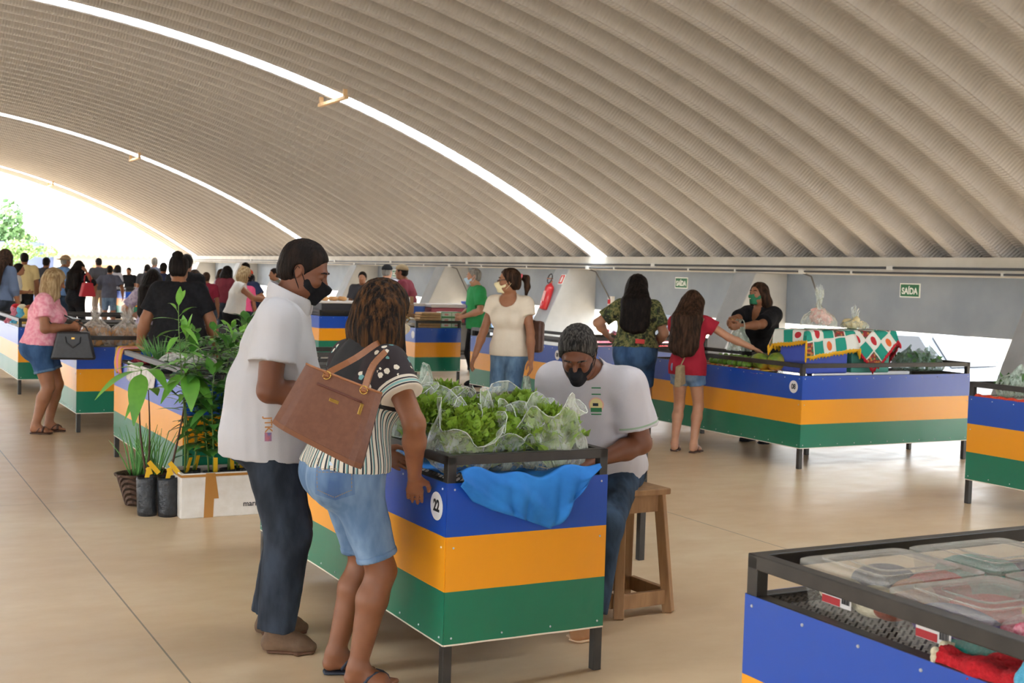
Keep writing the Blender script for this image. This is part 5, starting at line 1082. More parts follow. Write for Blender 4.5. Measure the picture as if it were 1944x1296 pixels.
def storage_box(label, x, y, w, d, h, labelled, conts, rz=0):
    t = thing('storage_box', label, 'storage box', (x, y, SZ), rz, 'clear storage boxes')
    def rr(ww, dd, z, r=.03, n=6):
        out = []
        for cx, cy, a0 in ((ww/2-r, dd/2-r, 0), (-ww/2+r, dd/2-r, 90), (-ww/2+r, -dd/2+r, 180), (ww/2-r, -dd/2+r, 270)):
            for k in range(n): a = math.radians(a0+90*k/(n-1)); out.append((cx+r*math.cos(a), cy+r*math.sin(a), z))
        return out
    def loops(L, caps=(1, 1)):
        b = MB(); n = len(L[0]); vs = [p for l in L for p in l]; fs = []
        for i in range(len(L)-1):
            for k in range(n): fs.append((i*n+k, i*n+(k+1) % n, (i+1)*n+(k+1) % n, (i+1)*n+k))
        if caps[0]: fs.append(tuple(range(n-1, -1, -1)))
        if caps[1]: fs.append(tuple((len(L)-1)*n+k for k in range(n)))
        b._add(vs, fs); return b
    loops([rr(w*.9, d*.88, 0), rr(w*.97, d*.96, h-.012), rr(w*.99, d*.98, h-.012)], (1, 0)).build('bin', clear, t, smooth=False)
    lid = loops([rr(w, d, h-.016), rr(w, d, h-.004), rr(w*.95, d*.94, h), rr(w*.78, d*.76, h), rr(w*.76, d*.74, h+.006), rr(w*.5, d*.46, h+.006), rr(w*.48, d*.44, h+.001)], (0, 1)).build('lid', lidm, t, smooth=False, solid=.0015)
    for s_ in (1, .66): MB().tube(rr(w*.78*s_, d*.76*s_, h+.006)+[rr(w*.78*s_, d*.76*s_, h+.006)[0]], .0018, 5).build('lid_ridge', lidm, lid, smooth=True)
    if labelled:
        y0 = -w*.475
        lb = MB().box((y0, d*.02, h*.44), (.0015, .1, .05)).build('price_label', lab_w, t); MB().box((y0-.0012, d*.02+.018, h*.31), (.0012, .062, .018)).build('red_panel', lab_r, lb); MB().box((y0-.0012, d*.02+.02, h*.49), (.0012, .05, .009)).build('orange_panel', lab_y, lb)
        q = MB()
        for k in range(9): q.box((y0-.0013, d*.02-.02-.003*k, h*.39), (.0012, .0012 if k % 3 else .0019, .018))
        for k in range(3): q.box((y0-.0013, d*.02-.005, h*.61-.004*k), (.0012, .07-.012*k, .0015))
        q.build('barcode', ink, lb)
    for k, (cx, cy, cz, r, c, lb) in enumerate(conts): yarnball(lb, (x+cx*w, y+cy*d, SZ+.004+h*min(.42, r[2]*1.2)+max(0, cz-r[2])*h*.5), (w*r[0]*1.25, d*r[1]*1.25, h*min(.42, r[2]*1.2)), c, k+int(x*100), group='crochet pieces in the storage boxes')
storage_box('clear storage box with lid nearest the back corner of the front stall', 2.285, 2.28, .35, .3, .115, 1, [(-.3, .2, .3, (.13, .14, .25), 'cream', 'cream crochet roll with red in the first storage box'), (-.28, -.16, .32, (.14, .17, .27), 'cream', 'cream crochet roll by the label of the first box'), (-.24, -.36, .3, (.15, .1, .25), 'rust', 'rust brown crochet piece at the end of the first box'), (.1, .2, .4, (.2, .2, .33), 'navy', 'dark blue crochet piece in the middle of the first box'), (.25, -.2, .42, (.18, .2, .33), 'red', 'red crochet piece at the inner side of the first box'), (.02, -.25, .4, (.14, .15, .3), 'orange', 'orange crochet piece under the lid of the first box')])
storage_box('clear storage box with a red price label beside the red crochet', 2.275, 1.965, .35, .3, .115, 1, [(-.22, .1, .35, (.2, .3, .3), 'purple', 'purple crochet piece at the label of the second box'), (-.3, -.15, .16, (.15, .22, .13), 'teal', 'teal crochet strip along the bottom of the second box'), (.1, .1, .45, (.25, .28, .33), 'red', 'red and pink crochet mass in the second box'), (.28, -.22, .45, (.17, .2, .33), 'yellow', 'yellow crochet piece at the inner side of the second box'), (.05, -.3, .4, (.2, .12, .3), 'pink', 'pink crochet piece at the near end of the second box')])
storage_box('clear storage box farther along the back rail with teal inside', 2.66, 2.28, .36, .3, .115, 0, [(-.1, .1, .4, (.28, .28, .36), 'teal', 'teal crochet piece in the third storage box'), (.25, -.1, .4, (.18, .25, .33), 'navy', 'navy crochet piece in the third storage box')])
storage_box('clear storage box in the lower right corner of the photo', 2.65, 1.96, .36, .3, .115, 0, [(-.1, .0, .4, (.3, .32, .36), 'red', 'red crochet piece in the fourth storage box'), (.28, -.1, .4, (.14, .25, .33), 'cream', 'cream crochet piece in the fourth storage box')])
# crochet flower mats hanging over the edge, and a crochet toy
def crochet_mat(label, pts, c, edge, seed):
    t = thing('crochet_mat', label, 'crochet mat', pts); rng = np.random.default_rng(seed)
    def fn(u, v):
        x = (u-.5)*.26; d = v*.24; lip = .1
        if d < lip: p = (.1-d, x, .016+.006*math.sin(x*60)+.004*math.sin(d*90))
        else: p = (-.012-.004*math.sin(x*50), x, .016-(d-lip)+.004*math.sin(x*70))
        return p
    b = MB(); b.grid(fn, 40, 36); P = np.array(b.v); b.v = [tuple(p) for p in P+wob(P, 160, seed)*.003]; b.build('knit', yarn[c], t, smooth=True, solid=.01)
    b = MB()
    for k in range(26):
        u = k/25; b.ball(fn(u, 1), (.008, .011, .011), 8, 6); 
    for k in range(20): b.ball(fn(0, k/19), (.011, .009, .011), 8, 6); b.ball(fn(1, k/19), (.011, .009, .011), 8, 6)
    b.build('scalloped_edge', yarn[edge], t, smooth=True); return t
crochet_mat('red crochet piece with pale edge hanging over the blue panel of the nearest stall', (2.075, 1.79, PTOP+.005), 'red', 'cream', 3)
crochet_mat('mottled pink crochet piece in the bottom right corner', (2.075, 1.56, PTOP+.006), 'pink', 'cream', 5)
t = thing('crochet_toy', 'sky blue crochet toy lying on the red crochet piece', 'toy', (2.135, 1.70, PTOP+.03), 20)
b = Sdf(); b.cone((-.05, 0, .02), (.05, .01, .03), .022, .026, .02); b.cone((-.05, 0, .02), (-.075, .01, .0), .022, .024, .02); b.cone((.05, .01, .03), (.1, .0, .05), .026, .02, .02); b.cone((.0, .0, .03), (.02, .05, .06), .018, .016, .02); b.disp = fold(.0025, 150, 2); sdfobj('body', b, .004, yarn['blue'], t)
b = MB().ball((.02, .055, .068), .02, 10, 8).build('tip', yarn['pink'], t, smooth=True)
# ================================================================== GOODS ON STALL 08
t8 = ST['08'].location; X8, Y8 = t8.x, t8.y
lime = mat('lime_skin', '#5f8f2c', .35, var=('#7ba83c', 30)); rng = np.random.default_rng(5); limes = []
k = 0
for layer, (nx, ny) in enumerate(((9, 3), (7, 2))):
    for i in range(nx):
        for j in range(ny):
            x = X8+.11+.07*j+.03*layer+rng.uniform(-.008, .008); y = Y8+.86+.072*i+.036*layer+rng.uniform(-.008, .008); z = SZ+.034+.048*layer
            if not limes: o = MB().lathe([(0, -.034), (.006, -.031), (.022, -.022), (.029, 0), (.022, .022), (.007, .031), (0, .036)], 14).build('lime', lime, None, smooth=True)
            else: o = limes[0].copy(); COL.objects.link(o)
            tag(o, 'green lime in the heap in front of the girl in crimson', 'lime', 'limes heaped on stall 08'); o.location = (x, y, z); o.rotation_euler = tuple(rng.uniform(0, 6, 3)); limes.append(o)
pap, N = nmat('papaya_skin', .45); v = N.coords('Object'); N.base(N.ramp(N.noise(v, 5, 3), [(.36, '#4f7328'), (.52, '#8f9a34'), (.66, '#d99a35')]))
stemm = mat('papaya_stem', '#6b5a32', .8)
for i, (x, y, s_, lab, rz) in enumerate(((.2, .58, 1.0, 'papaya with an orange patch touching the blue box on stall 08', 20), (.14, .72, .9, 'green papaya between the limes and the biggest papaya', 100), (.36, .7, .9, 'papaya lying behind the two front papayas on stall 08', 200))):
    t = thing('papaya', lab, 'papaya', (X8+x, Y8+y, SZ+.085*s_), rz, 'papayas on stall 08'); R = Matrix.Rotation(1.35, 3, 'Y')
    MB().lathe([(0, -.12), (.03, -.112), (.068, -.07), (.085, -.01), (.072, .06), (.04, .11), (.015, .13), (0, .132)], 18, R=R).xf(Matrix.Scale(s_, 4)).build('fruit', pap, t, smooth=True); MB().tube([R @ Vector((0, 0, .125*s_)), R @ Vector((.004, 0, .15*s_))], .007, 6).build('stem', stemm, t)
runm, N = nmat('runner_print', .8); v = N.coords('Object'); vo = N.n.new('ShaderNodeTexVoronoi'); vo.inputs['Scale'].default_value = 24; N.link(v, vo.inputs['Vector']); sp = N.n.new('ShaderNodeSeparateColor'); N.link(vo.outputs['Color'], sp.inputs[0]); N.base(N.ramp(sp.outputs[0], [(0, '#b3262b'), (.45, '#d9ac3a'), (.7, '#3f7a3a'), (.82, '#e3d7c0')], 'CONSTANT'))
o = MB().grid(lambda u, v: (.012+.5*u-.02*(u < .04), .5+1.2*v, .004+.004*math.sin(v*40)+(0 if u > .04 else -.03)), 20, 40).build('printed_runner', runm, None, smooth=True, solid=.002); o.location = (X8, Y8, PTOP+.002); tag(o, 'red, yellow and green printed cloth strip under the limes and papayas', 'cloth')
def patch_mat(name, s1):
    m, N = nmat(name, .85); v = N.coords('UV', (1, 1, 1)); sp = N.n.new('ShaderNodeSeparateXYZ'); N.link(v, sp.inputs[0])
    ix = N.math('FLOOR', sp.outputs[0]); iy = N.math('FLOOR', sp.outputs[1]); fx = N.math('FRACT', sp.outputs[0]); fy = N.math('FRACT', sp.outputs[1])
    par = N.math('MODULO', N.math('ADD', ix, iy), 2); par4 = N.math('MODULO', N.math('ADD', ix, N.math('MULTIPLY', iy, 2)), 5)
    vo = N.n.new('ShaderNodeTexVoronoi'); vo.inputs['Scale'].default_value = 7; N.link(v, vo.inputs['Vector']); sc = N.n.new('ShaderNodeSeparateColor'); N.link(vo.outputs['Color'], sc.inputs[0]); print_ = N.ramp(sc.outputs[0], [(0, '#8a2a2a'), (.4, '#4d4a34'), (.6, '#b8763a'), (.8, '#3c6a4a')], 'CONSTANT')
    dx = N.math('SUBTRACT', fx, .5); dy = N.math('SUBTRACT', fy, .5); rr = N.math('ADD', N.math('MULTIPLY', dx, dx), N.math('MULTIPLY', N.math('MULTIPLY', dy, dy), .45)); motif = N.math('MULTIPLY', N.math('LESS_THAN', rr, .05), N.math('GREATER_THAN', N.math('MODULO', N.math('ADD', ix, iy), 4), 1))
    whitepatch = N.mix(motif, '#d6d6cc', N.mix(N.math('GREATER_THAN', par4, 2), '#d8622a', '#b3202c')); str_ = N.math('GREATER_THAN', N.math('SINE', N.math('MULTIPLY', N.math('ADD', sp.outputs[0], sp.outputs[1]), 60)), .2); teal = N.mix(str_, '#0f7f6c', '#1f9a84')
    c = N.mix(par, whitepatch, teal); c = N.mix(N.math('LESS_THAN', par4, .5), c, print_)
    ed = N.math('MINIMUM', N.math('MINIMUM', fx, N.math('SUBTRACT', 1., fx)), N.math('MINIMUM', fy, N.math('SUBTRACT', 1., fy))); N.base(N.mix(N.math('LESS_THAN', ed, .05), c, '#d3cfc4')); return m
def boxcloth(label, loc, rz, w, d, h, fringe, seed, skew):
    """square cloth over a box: top follows the lid, sides fall in folds to pointed corners"""
    t = thing('patchwork_cloth', label, 'tablecloth', loc, rz); S = .78; n = 44; vs = []; uv = []
    def P(u, v):
        x = (u-.5)*S*math.cos(skew)-(v-.5)*S*math.sin(skew); y = (u-.5)*S*math.sin(skew)+(v-.5)*S*math.cos(skew); hw, hd = w/2+.008, d/2+.008
        ox, oy = max(0, abs(x)-hw), max(0, abs(y)-hd); drop = math.hypot(ox, oy) if ox and oy else ox+oy; sx, sy = math.copysign(1, x), math.copysign(1, y)
        px = sx*min(abs(x), hw); py = sy*min(abs(y), hd); fl = .16*drop+.012*math.sin(9*(x*sy-y*sx)+seed)*min(1, drop*8)
        if ox: px += sx*(fl+.012)
        if oy: py += sy*(fl+.012)
        return (px, py, h+.006-drop*.97+.003*math.sin(30*u+20*v))
    b = MB(); b.grid(P, n, n); o = b.build('cloth', patch_mat('patchwork_%d' % seed, 0), t, smooth=True, solid=.003); ul = o.data.uv_layers.new(name='UVMap'); idx = np.empty(len(o.data.loops), int); o.data.loops.foreach_get('vertex_index', idx); g = np.array([(i/n*6, j/n*6) for i in range(n+1) for j in range(n+1)]); ul.data.foreach_set('uv', g[idx].ravel().astype(np.float32))
    b = MB(); ring = [Vector(P(*((f/60, 0), (1, f/60), (1-f/60, 1), (0, 1-f/60))[e])) for e in range(4) for f in range(60)]; ring.append(ring[0]); b.tube([p+Vector((0, 0, -.004)) for p in ring], .01, 6)
    for i, p in enumerate(ring[:-1]): b.ball(p+Vector((0, 0, -.012)), (.009, .009, .014 if i % 3 else .026), 6, 4)
    b.build('crochet_trim', fringe, t, smooth=True); return t
yf = mat('yellow_trim', '#e0a81c', .9); rf = mat('red_trim', '#b51a2a', .9); bbox = mat('blue_box', '#3f55b8', .5, var=('#475dc2', 4)); tbox = mat('teal_box', '#4f9d8c', .5)
BX = (X8+.47, Y8+.40); TX = (X8+1.03, Y8+.42)
t = thing('cooler_box', 'blue box with pale stickers under the yellow-edged patchwork cloth', 'box', (BX[0], BX[1], SZ), 2)
MB().bb((-.25, -.17, 0), (.25, .17, .36)).build('body', bbox, t, bevel=.012); MB().bb((-.262, -.182, .34), (.262, .182, .375)).build('lid', bbox, t, bevel=.01); MB().box((-.19, -.172, .25), (.07, .003, .05)).build('white_sticker', mat('sticker_pale', '#dfe3ea', .5), t); MB().box((-.18, -.172, .19), (.06, .003, .06)).build('green_sticker', mat('sticker_lime', '#a9cf8c', .5), t)
t = thing('cooler_box', 'pale teal box under the red-edged patchwork cloth', 'box', (TX[0], TX[1], SZ), -3)
MB().bb((-.22, -.16, 0), (.22, .16, .36)).build('body', tbox, t, bevel=.012); MB().bb((-.23, -.17, .34), (.23, .17, .375)).build('lid', tbox, t, bevel=.01)
boxcloth('patchwork cloth of teal and white squares with yellow crochet edge', (BX[0], BX[1], SZ), 2, .53, .37, .377, yf, 1, .12); boxcloth('patchwork cloth of teal and white squares with red crochet edge', (TX[0], TX[1], SZ), -3, .47, .35, .377, rf, 4, .7)
def tiedbag(label, loc, r, h, m, cm, n, cr, seed, cname, clab, ccat, tail=.1):
    rng = np.random.default_rng(seed); o = bag_mesh(seed, [(r*.6, 0), (r, .01), (r*1.04, h*.3), (r*.85, h*.62), (r*.4, h*.85), (.02, h), (.016, h+tail*.35), (.035, h+tail)], .1, 30, .008).build('tied_bag', m, None, smooth=True); tag(o, label, 'plastic bag'); o.location = loc
    for i in range(n):
        a = rng.uniform(0, 6.28); q = r*.55*math.sqrt(rng.uniform(0, 1)); c = MB().ball((0, 0, 0), (cr, cr*.8, cr*.7), 12, 8).jit(cr*.18, 40, seed+i).build(cname, cm, None, smooth=True); tag(c, clab, ccat, clab.split(' in ')[0]+' pieces'); c.location = (loc[0]+q*math.cos(a), loc[1]+q*math.sin(a), loc[2]+cr*.75+rng.uniform(0, h*.45)); c.rotation_euler = tuple(rng.uniform(0, 6, 3))
    return o
meat = mat('pink_meat', '#d6948a', .4, var=('#e8bcb0', 18)); chz = mat('pale_cheese', '#d9c48e', .5, var=('#e5d4a4', 12))
tiedbag('tied clear bag of pink meat on top of the yellow-edged cloth', (BX[0]+.04, BX[1], SZ+.388), .16, .2, bagm, meat, 9, .06, 21, 'meat_piece', 'pink meat piece in the tied bag on the yellow-edged cloth', 'meat', .16)
tiedbag('small tied clear bag of pale cheese on top of the red-edged cloth', (TX[0]-.03, TX[1]+.04, SZ+.388), .12, .1, bagm, chz, 6, .05, 22, 'cheese_piece', 'pale cheese piece in the small bag on the red-edged cloth', 'cheese', .08)
netm = film('green_net_bag', '#6f8a7c', .75, .5)
def greens(label, loc, w, m, seed, dark=False):
    rng = np.random.default_rng(seed); b = MB()
    for i in range(130):
        a = rng.uniform(-1, 1); p = Vector((rng.uniform(-w, w)*.8, rng.uniform(-.12, .12), .02+rng.uniform(0, .12)*(1-abs(a)*.3))); d = Vector((rng.normal(0, .6), rng.normal(0, .6), .8)).normalized()*rng.uniform(.05, .11); sd = d.cross(Vector(rng.normal(size=3))).normalized()*.022; b._add([p, p+d*.6+sd, p+d, p+d*.6-sd], [(0, 1, 2, 3)])
    o = b.build('leafy_greens', m, None); tag(o, label, 'greens'); o.location = loc; return o
dkgreen = mat('dark_greens', '#2f5a30', .6, var=('#55803a', 20)); ylgreen = mat('yellow_greens', '#6f8a2a', .6, var=('#8a9a3a', 14))
greens('dark leafy greens inside the net bag at the right of stall 08', (X8+1.72, Y8+.36, SZ), .2, dkgreen, 31)
o = bag_mesh(33, [(.12, 0), (.25, .01), (.27, .06), (.22, .13), (.12, .18), (.08, .2)], .3, 34, .014).build('net_bag', netm, None, smooth=True); o.location = (X8+1.72, Y8+.36, SZ+.002); o.scale = (1.1, .55, 1); tag(o, 'slumped grey green bag of leaves at the right end of stall 08', 'plastic bag')
carrier('grey green carrier bag held up by the seller in the green mask', (7.64, 9.72, .935), 110, bag_g, .15, .22, 8, True, name='carrier_bag')
carrier('pale carrier bag in the hand of the ponytailed woman', tuple(Vector(toworld(J_PONY['hand'][0][4][1], pp, rp))+Vector((0, 0, -.34))), 20, bag_g, .12, .26, 9, True)
# small cross-body bag of the girl
t = thing('crossbody_bag', 'tan canvas bag hanging at the hip of the girl in crimson', 'handbag', (6.80, 9.50, .62), 38)
MB().prism([(-.09, 0), (.1, .02), (.05, .2), (-.06, .19)], -.03, .03, 1).build('bag_body', mat('tan_canvas', '#8d7a5c', .85, var=('#9c8868', 30)), t, bevel=.012); MB().tube([(.0, 0, .19), tuple(Vector(tolocal(toworld(J_GIRL['sh'][1]+J_GIRL['up']*.03-J_GIRL['fwd']*.075, pg, rg), (6.80, 9.50), 38))-Vector((0, 0, .62)))], .006, 6).build('strap', mat('tan_canvas'), t)
# ================================================================== GOODS ON THE RIGHT-EDGE STALL
tR = ST['R'].location
greens('bundled yellow green leaves on the stall at the right edge', (tR.x+.4, tR.y+1.86, SZ), .22, ylgreen, 41); greens('dark green bundle wrapped in film at the right edge', (tR.x+.3, tR.y+2.1, SZ), .17, dkgreen, 42)
o = bag_mesh(43, [(.1, 0), (.2, .01), (.22, .07), (.19, .14), (.1, .19), (.08, .2)], .2, 30, .012).build('plastic_bag', bag_g, None, smooth=True); o.location = (tR.x+.3, tR.y+2.1, SZ); o.scale = (1, .8, 1); tag(o, 'crumpled film wrapped round the dark greens at the right edge', 'plastic bag')
t = thing('table_cloth', 'pale cloth with an orange red crochet edge under the greens at the right edge', 'cloth', (tR.x, tR.y, PTOP+.003))
MB().grid(lambda u, v: (.01+.6*u, 1.3+.98*v, .004*math.sin(30*v)), 10, 20).build('cloth', mat('pale_cloth', '#cfc3b4', .85), t, smooth=True); b = MB(); b.tube([(-.006, 1.3+.98*i/60, .0) for i in range(61)], .008, 6)
for i in range(60): b.ball((-.006, 1.3+.98*i/60, .004*math.sin(i)), (.012, .012, .016), 6, 4)
b.build('crochet_trim', mat('orange_red_trim', '#d1452a', .9), t, smooth=True)
# ================================================================== GOODS ON THE STALL BY THE MAN IN GREEN
tM = ST['M'].location; kraft = mat('kraft_brown', '#b08a5c', .7, var=('#bd986a', 8)); crt = mat('carton_white', '#c9d2c4', .6); crg = mat('carton_green', '#4a9a5a', .6); crr = mat('carton_print', '#c98a86', .6)
proto = None
for i in range(6):
    if proto is None: proto = MB().bb((-.17, -.11, 0), (.17, .11, .034)).jit(.004, 30, 2).build('brown_packet', kraft, None, bevel=.01); o = proto
    else: o = proto.copy(); COL.objects.link(o)
    o.location = (tM.x+.27+.006*(i % 3), tM.y+.2-.008*(i % 2), SZ+.002+.037*i); o.rotation_euler = (0, 0, .05*(i % 3-1)); tag(o, 'flat brown paper packet in the stack by the white cartons', 'packet', 'brown packets in a stack')
cp = None
for i in range(3):
    for j in range(2):
        if i == 2 and j == 1: pass
        if cp is None:
            cp = thing('carton', '', 'carton'); MB().bb((-.08, -.09, 0), (.08, .09, .075)).build('box', crt, cp, bevel=.004); MB().bb((-.082, -.092, .0), (.082, -.088, .012)).bb((-.082, -.092, .064), (.082, -.088, .0755)).bb((-.083, -.092, 0), (-.078, -.088, .0755)).build('green_edge', crg, cp); MB().bb((-.03, -.0925, .025), (.03, -.089, .05)).build('red_print', crr, cp); o = cp
        else: o = dup(cp, (0, 0, 0))
        o.location = (tM.x+.53+.165*j-.02, tM.y+.16, SZ+.002+.078*i); tag(o, 'white and green carton in the double stack beside the brown packets', 'carton', 'white and green cartons')
wp = mat('white_packet', '#d3ccbc', .6)
for i, (x, y, lab) in enumerate(((.14, .36, 'cream packet at the foot of the brown stack, toward the corner'), (.17, .62, 'cream packet lying behind the corner packet'), (.12, .5, 'cream packet lying on the two others by the brown stack'))):
    o = MB().ball((0, 0, 0), (.1, .08, .035), 14, 8).jit(.006, 30, i).build('flour_packet', wp, None, smooth=True); o.location = (tM.x+x, tM.y+y, SZ+.036+(.06 if i == 2 else 0)); tag(o, lab, 'packet')
bot = mat('bottle_white', '#d5d8dc', .3)
for i, (x, y, lab) in enumerate(((.2, 1.0, 'white bottle nearest the cream packets'), (.16, 1.14, 'white bottle behind the nearest white bottle'))):
    t = thing('bottle', lab, 'bottle', (tM.x+x, tM.y+y, SZ)); MB().lathe([(0, 0), (.045, 0), (.048, .01), (.048, .14), (.02, .18), (.02, .2), (0, .2)], 16).build('body', bot, t, smooth=True); MB().lathe([(.022, .19), (.022, .22), (0, .22)], 12).build('cap', mat('cap_white', '#e4e4e6', .4), t)
card = mat('cardboard', '#8f6c4c', .8, var=('#9b7858', 6))
for i, (x, y, z, s_, lab) in enumerate(((.4, 1.5, 0, (.36, .3, .16), 'lowest brown cardboard box behind the white bottles'), (.39, 1.5, .165, (.33, .28, .13), 'middle brown cardboard box behind the white bottles'), (.4, 1.5, .3, (.3, .26, .12), 'topmost brown cardboard box with a white label'))):
    t = thing('cardboard_box', lab, 'box', (tM.x+x, tM.y+y, SZ+z), 3*i); MB().bb((-s_[0]/2, -s_[1]/2, 0), (s_[0]/2, s_[1]/2, s_[2])).build('carton', card, t, bevel=.004)
    if i == 2: MB().box((0, -s_[1]/2-.001, s_[2]*.55), (.16, .003, .08)).build('label', lab_w, t)
t = thing('cool_box', 'dark pink and white cool box behind the man in green', 'cool box', (tM.x+1.35, tM.y+1.98, SZ)); MB().bb((-.3, -.18, 0), (.3, .18, .24)).build('body', mat('coolbox_red', '#a84a58', .5), t, bevel=.02); MB().bb((-.31, -.19, .24), (.31, .19, .3)).build('lid', mat('coolbox_white', '#cfc8c4', .5), t, bevel=.015); MB().box((0, -.185, .12), (.6, .01, .03)).build('stripe', mat('coolbox_white'), t)
t = thing('plastic_tub', 'blue tub with a white lid between the cartons and the cool box', 'tub', (tM.x+.86, tM.y+1.98, SZ)); MB().lathe([(0, 0), (.12, 0), (.15, .26)], 20).build('tub', mat('tub_blue', '#3f66c0', .4), t, smooth=True); MB().lathe([(.155, .26), (.155, .3), (0, .31)], 20).build('lid', mat('coolbox_white'), t)
t = thing('crate', 'tall blue crate right of the man in green', 'crate', (tM.x+1.84, tM.y+1.85, SZ)); MB().bb((-.14, -.2, 0), (.14, .2, .34)).build('body', mat('crate_blue', '#3a55a8', .5), t, bevel=.015); MB().bb((-.15, -.21, .31), (.15, .21, .345)).build('rim', mat('crate_rim', '#4a66ba', .5), t, bevel=.008)
t = thing('tape_roll', 'black and yellow tool lying by the brown packets', 'tool', (tM.x+.36, tM.y+.42, SZ+.02)); MB().box((0, 0, .0), (.16, .05, .04), Matrix.Rotation(.5, 3, 'Z')).build('handle', blk, t, bevel=.012); MB().box((.07, .04, .005), (.06, .052, .045), Matrix.Rotation(.5, 3, 'Z')).build('yellow_tip', mat('tool_yellow', '#d9a41c', .5), t, bevel=.01)
# ---- trays on the stall behind the man in the white polo
tU = ST['U'].location; dsp = mat('display_black', '#26272a', .5); bread = mat('bread_crust', '#b9854f', .7, var=('#cf9f68', 10), bump=(30, .4, .01))
t = thing('display_stand', 'dark stand with a pale tray behind the man in the white polo', 'stand', (tU.x+.4, tU.y+.3, SZ)); MB().bb((-.35, -.25, 0), (.35, .25, .22)).build('base', dsp, t, bevel=.01); MB().bb((-.36, -.26, .22), (.36, .26, .26)).build('tray', mat('tray_white', '#d8d2cc', .5), t, bevel=.01)
proto = None
for i in range(6):
    o = MB().ball((0, 0, 0), (.08, .05, .04), 12, 8).build('bread_roll', bread, None, smooth=True) if proto is None else proto.copy()
    if proto is None: proto = o
    else: COL.objects.link(o)
    o.location = (tU.x+.16+.17*(i % 3), tU.y+.2+.16*(i//3), SZ+.298); o.rotation_euler = (0, 0, .3*i); tag(o, 'bread roll on the pale tray behind the man in the white polo', 'bread roll', 'bread rolls on the pale tray')
# ================================================================== BREAD AND TUBS BY THE WOMAN IN PINK
tP = ST['P'].location; bw = film('bread_bag_film', '#ddd6cc', .3)
for i, (x, y, s_, lab) in enumerate(((.2, .24, 1.0, 'knotted bag of bread rolls right beside the black handbag'), (.5, .2, 1.05, 'knotted bag of bread rolls at the corner of the bread stall'), (.28, .62, 1.0, 'knotted bag of bread rolls behind the first two bread bags'), (.55, .56, .9, 'smaller knotted bag of bread rolls at the back by the rail'))):
    o = bag_mesh(60+i, [(.1, 0), (.15, .01), (.16, .09), (.13, .17), (.05, .23), (.022, .26), (.02, .28), (.05, .34)], .3, 28, .008).build('bread_bag', bw, None, smooth=True); o.location = (tP.x+x, tP.y+y, SZ); o.scale = (s_,)*3; tag(o, lab, 'plastic bag', 'bags of bread rolls')
    for q in range(7):
        c = proto.copy(); COL.objects.link(c); a = q*2.4; rr = .085*s_*(0 if q in (0, 6) else 1); c.location = (tP.x+x+rr*math.cos(a), tP.y+y+rr*math.sin(a), SZ+.045+(.075 if q > 3 else 0)+.002*q); c.rotation_euler = (.2*q, .3, a); tag(c, 'bread roll in the '+lab.split(' of bread rolls')[0]+lab.split(' of bread rolls')[1], 'bread roll', 'bagged bread rolls')
tubm = film('biscuit_tub_plastic', '#d6c7b2', .5, .3); bis = mat('biscuit', '#b98a58', .8, var=('#cda070', 20))
for i, (x, y, lab) in enumerate(((.2, 1.9, 'wide plastic tub of biscuits behind the head strap of the woman in pink'), (.5, 1.98, 'plastic tub of biscuits right of the wide tub'), (.85, 1.95, 'plastic tub of biscuits farthest right on the bread stall'))):
    t = thing('biscuit_tub', lab, 'tub', (tP.x+x, tP.y+y, SZ), 0, 'tubs of biscuits'); MB().lathe([(0, .004), (.1, .004), (.125, .1)], 20).build('tub', tubm, t, smooth=True); MB().lathe([(.13, .1), (.13, .112), (.1, .118), (0, .118)], 20).build('lid', tubm, t, smooth=True); MB().lathe([(0, .008), (.095, .008), (.11, .07), (.06, .085), (0, .088)], 16).jit(.006, 60, i).build('biscuits', bis, t, smooth=True)
t = thing('meat_tray', 'dark tray of reddish sweets on the bread stall', 'tray', (tP.x+1.45, tP.y+1.95, SZ)); MB().bb((-.3, -.2, 0), (.3, .2, .03)).build('tray', dsp, t, bevel=.008)
q = MB(); o = MB().grid(lambda u, v: (-.27+.54*u, -.17+.34*v, .034+.014*math.sin(u*38)*math.sin(v*30)), 40, 24).build('sweets', mat('red_sweets', '#b9584a', .5, var=('#cf8a74', 20)), t, smooth=True)
cupm = mat('cup_white', '#d9d8d6', .5); cp2 = None
for i in range(4):
    o = MB().lathe([(.028, 0), (.036, .08), (.034, .08), (.026, .003), (0, .003)], 14).build('paper_cup', cupm, None, smooth=True) if cp2 is None else cp2.copy()
    if cp2 is None: cp2 = o
    else: COL.objects.link(o)
    o.location = (tP.x+1.3+.16*i, tP.y+2.2, SZ); tag(o, 'small white cup in the row along the far rail of the bread stall', 'cup', 'white cups along the rail')
# ---- soft toys on the stall at the left edge
tQ = ST['Q'].location
def toy(label, loc, body, belly, seed):
    t = thing('crochet_doll', label, 'toy', loc, 200); o = Sdf(); o.ell((0, 0, .07), (.07, .06, .075)).ell((0, 0, .18), (.06, .055, .058)); [o.cone((.02, q*.05, .1), (.06, q*.09, .05), .022, .02, .02) for q in (1, -1)]; [o.cone((.03, q*.03, .03), (.1, q*.045, .02), .028, .026, .02) for q in (1, -1)]; sdfobj('body', o, .008, yarn[body], t)
    MB().ball((-.01, 0, .2), (.062, .06, .05), 14, 8).build('hat', yarn[belly], t, smooth=True); return t
toy('crochet doll in pink with a red hat on the left-edge stall', (tQ.x+.09, tQ.y+1.12, SZ), 'pink', 'red', 1); toy('crochet doll in blue on the left-edge stall', (tQ.x+.14, tQ.y+.92, SZ), 'blue', 'cream', 2); toy('crochet doll in yellow brown on the left-edge stall', (tQ.x+.2, tQ.y+.72, SZ), 'yellow', 'rust', 3)
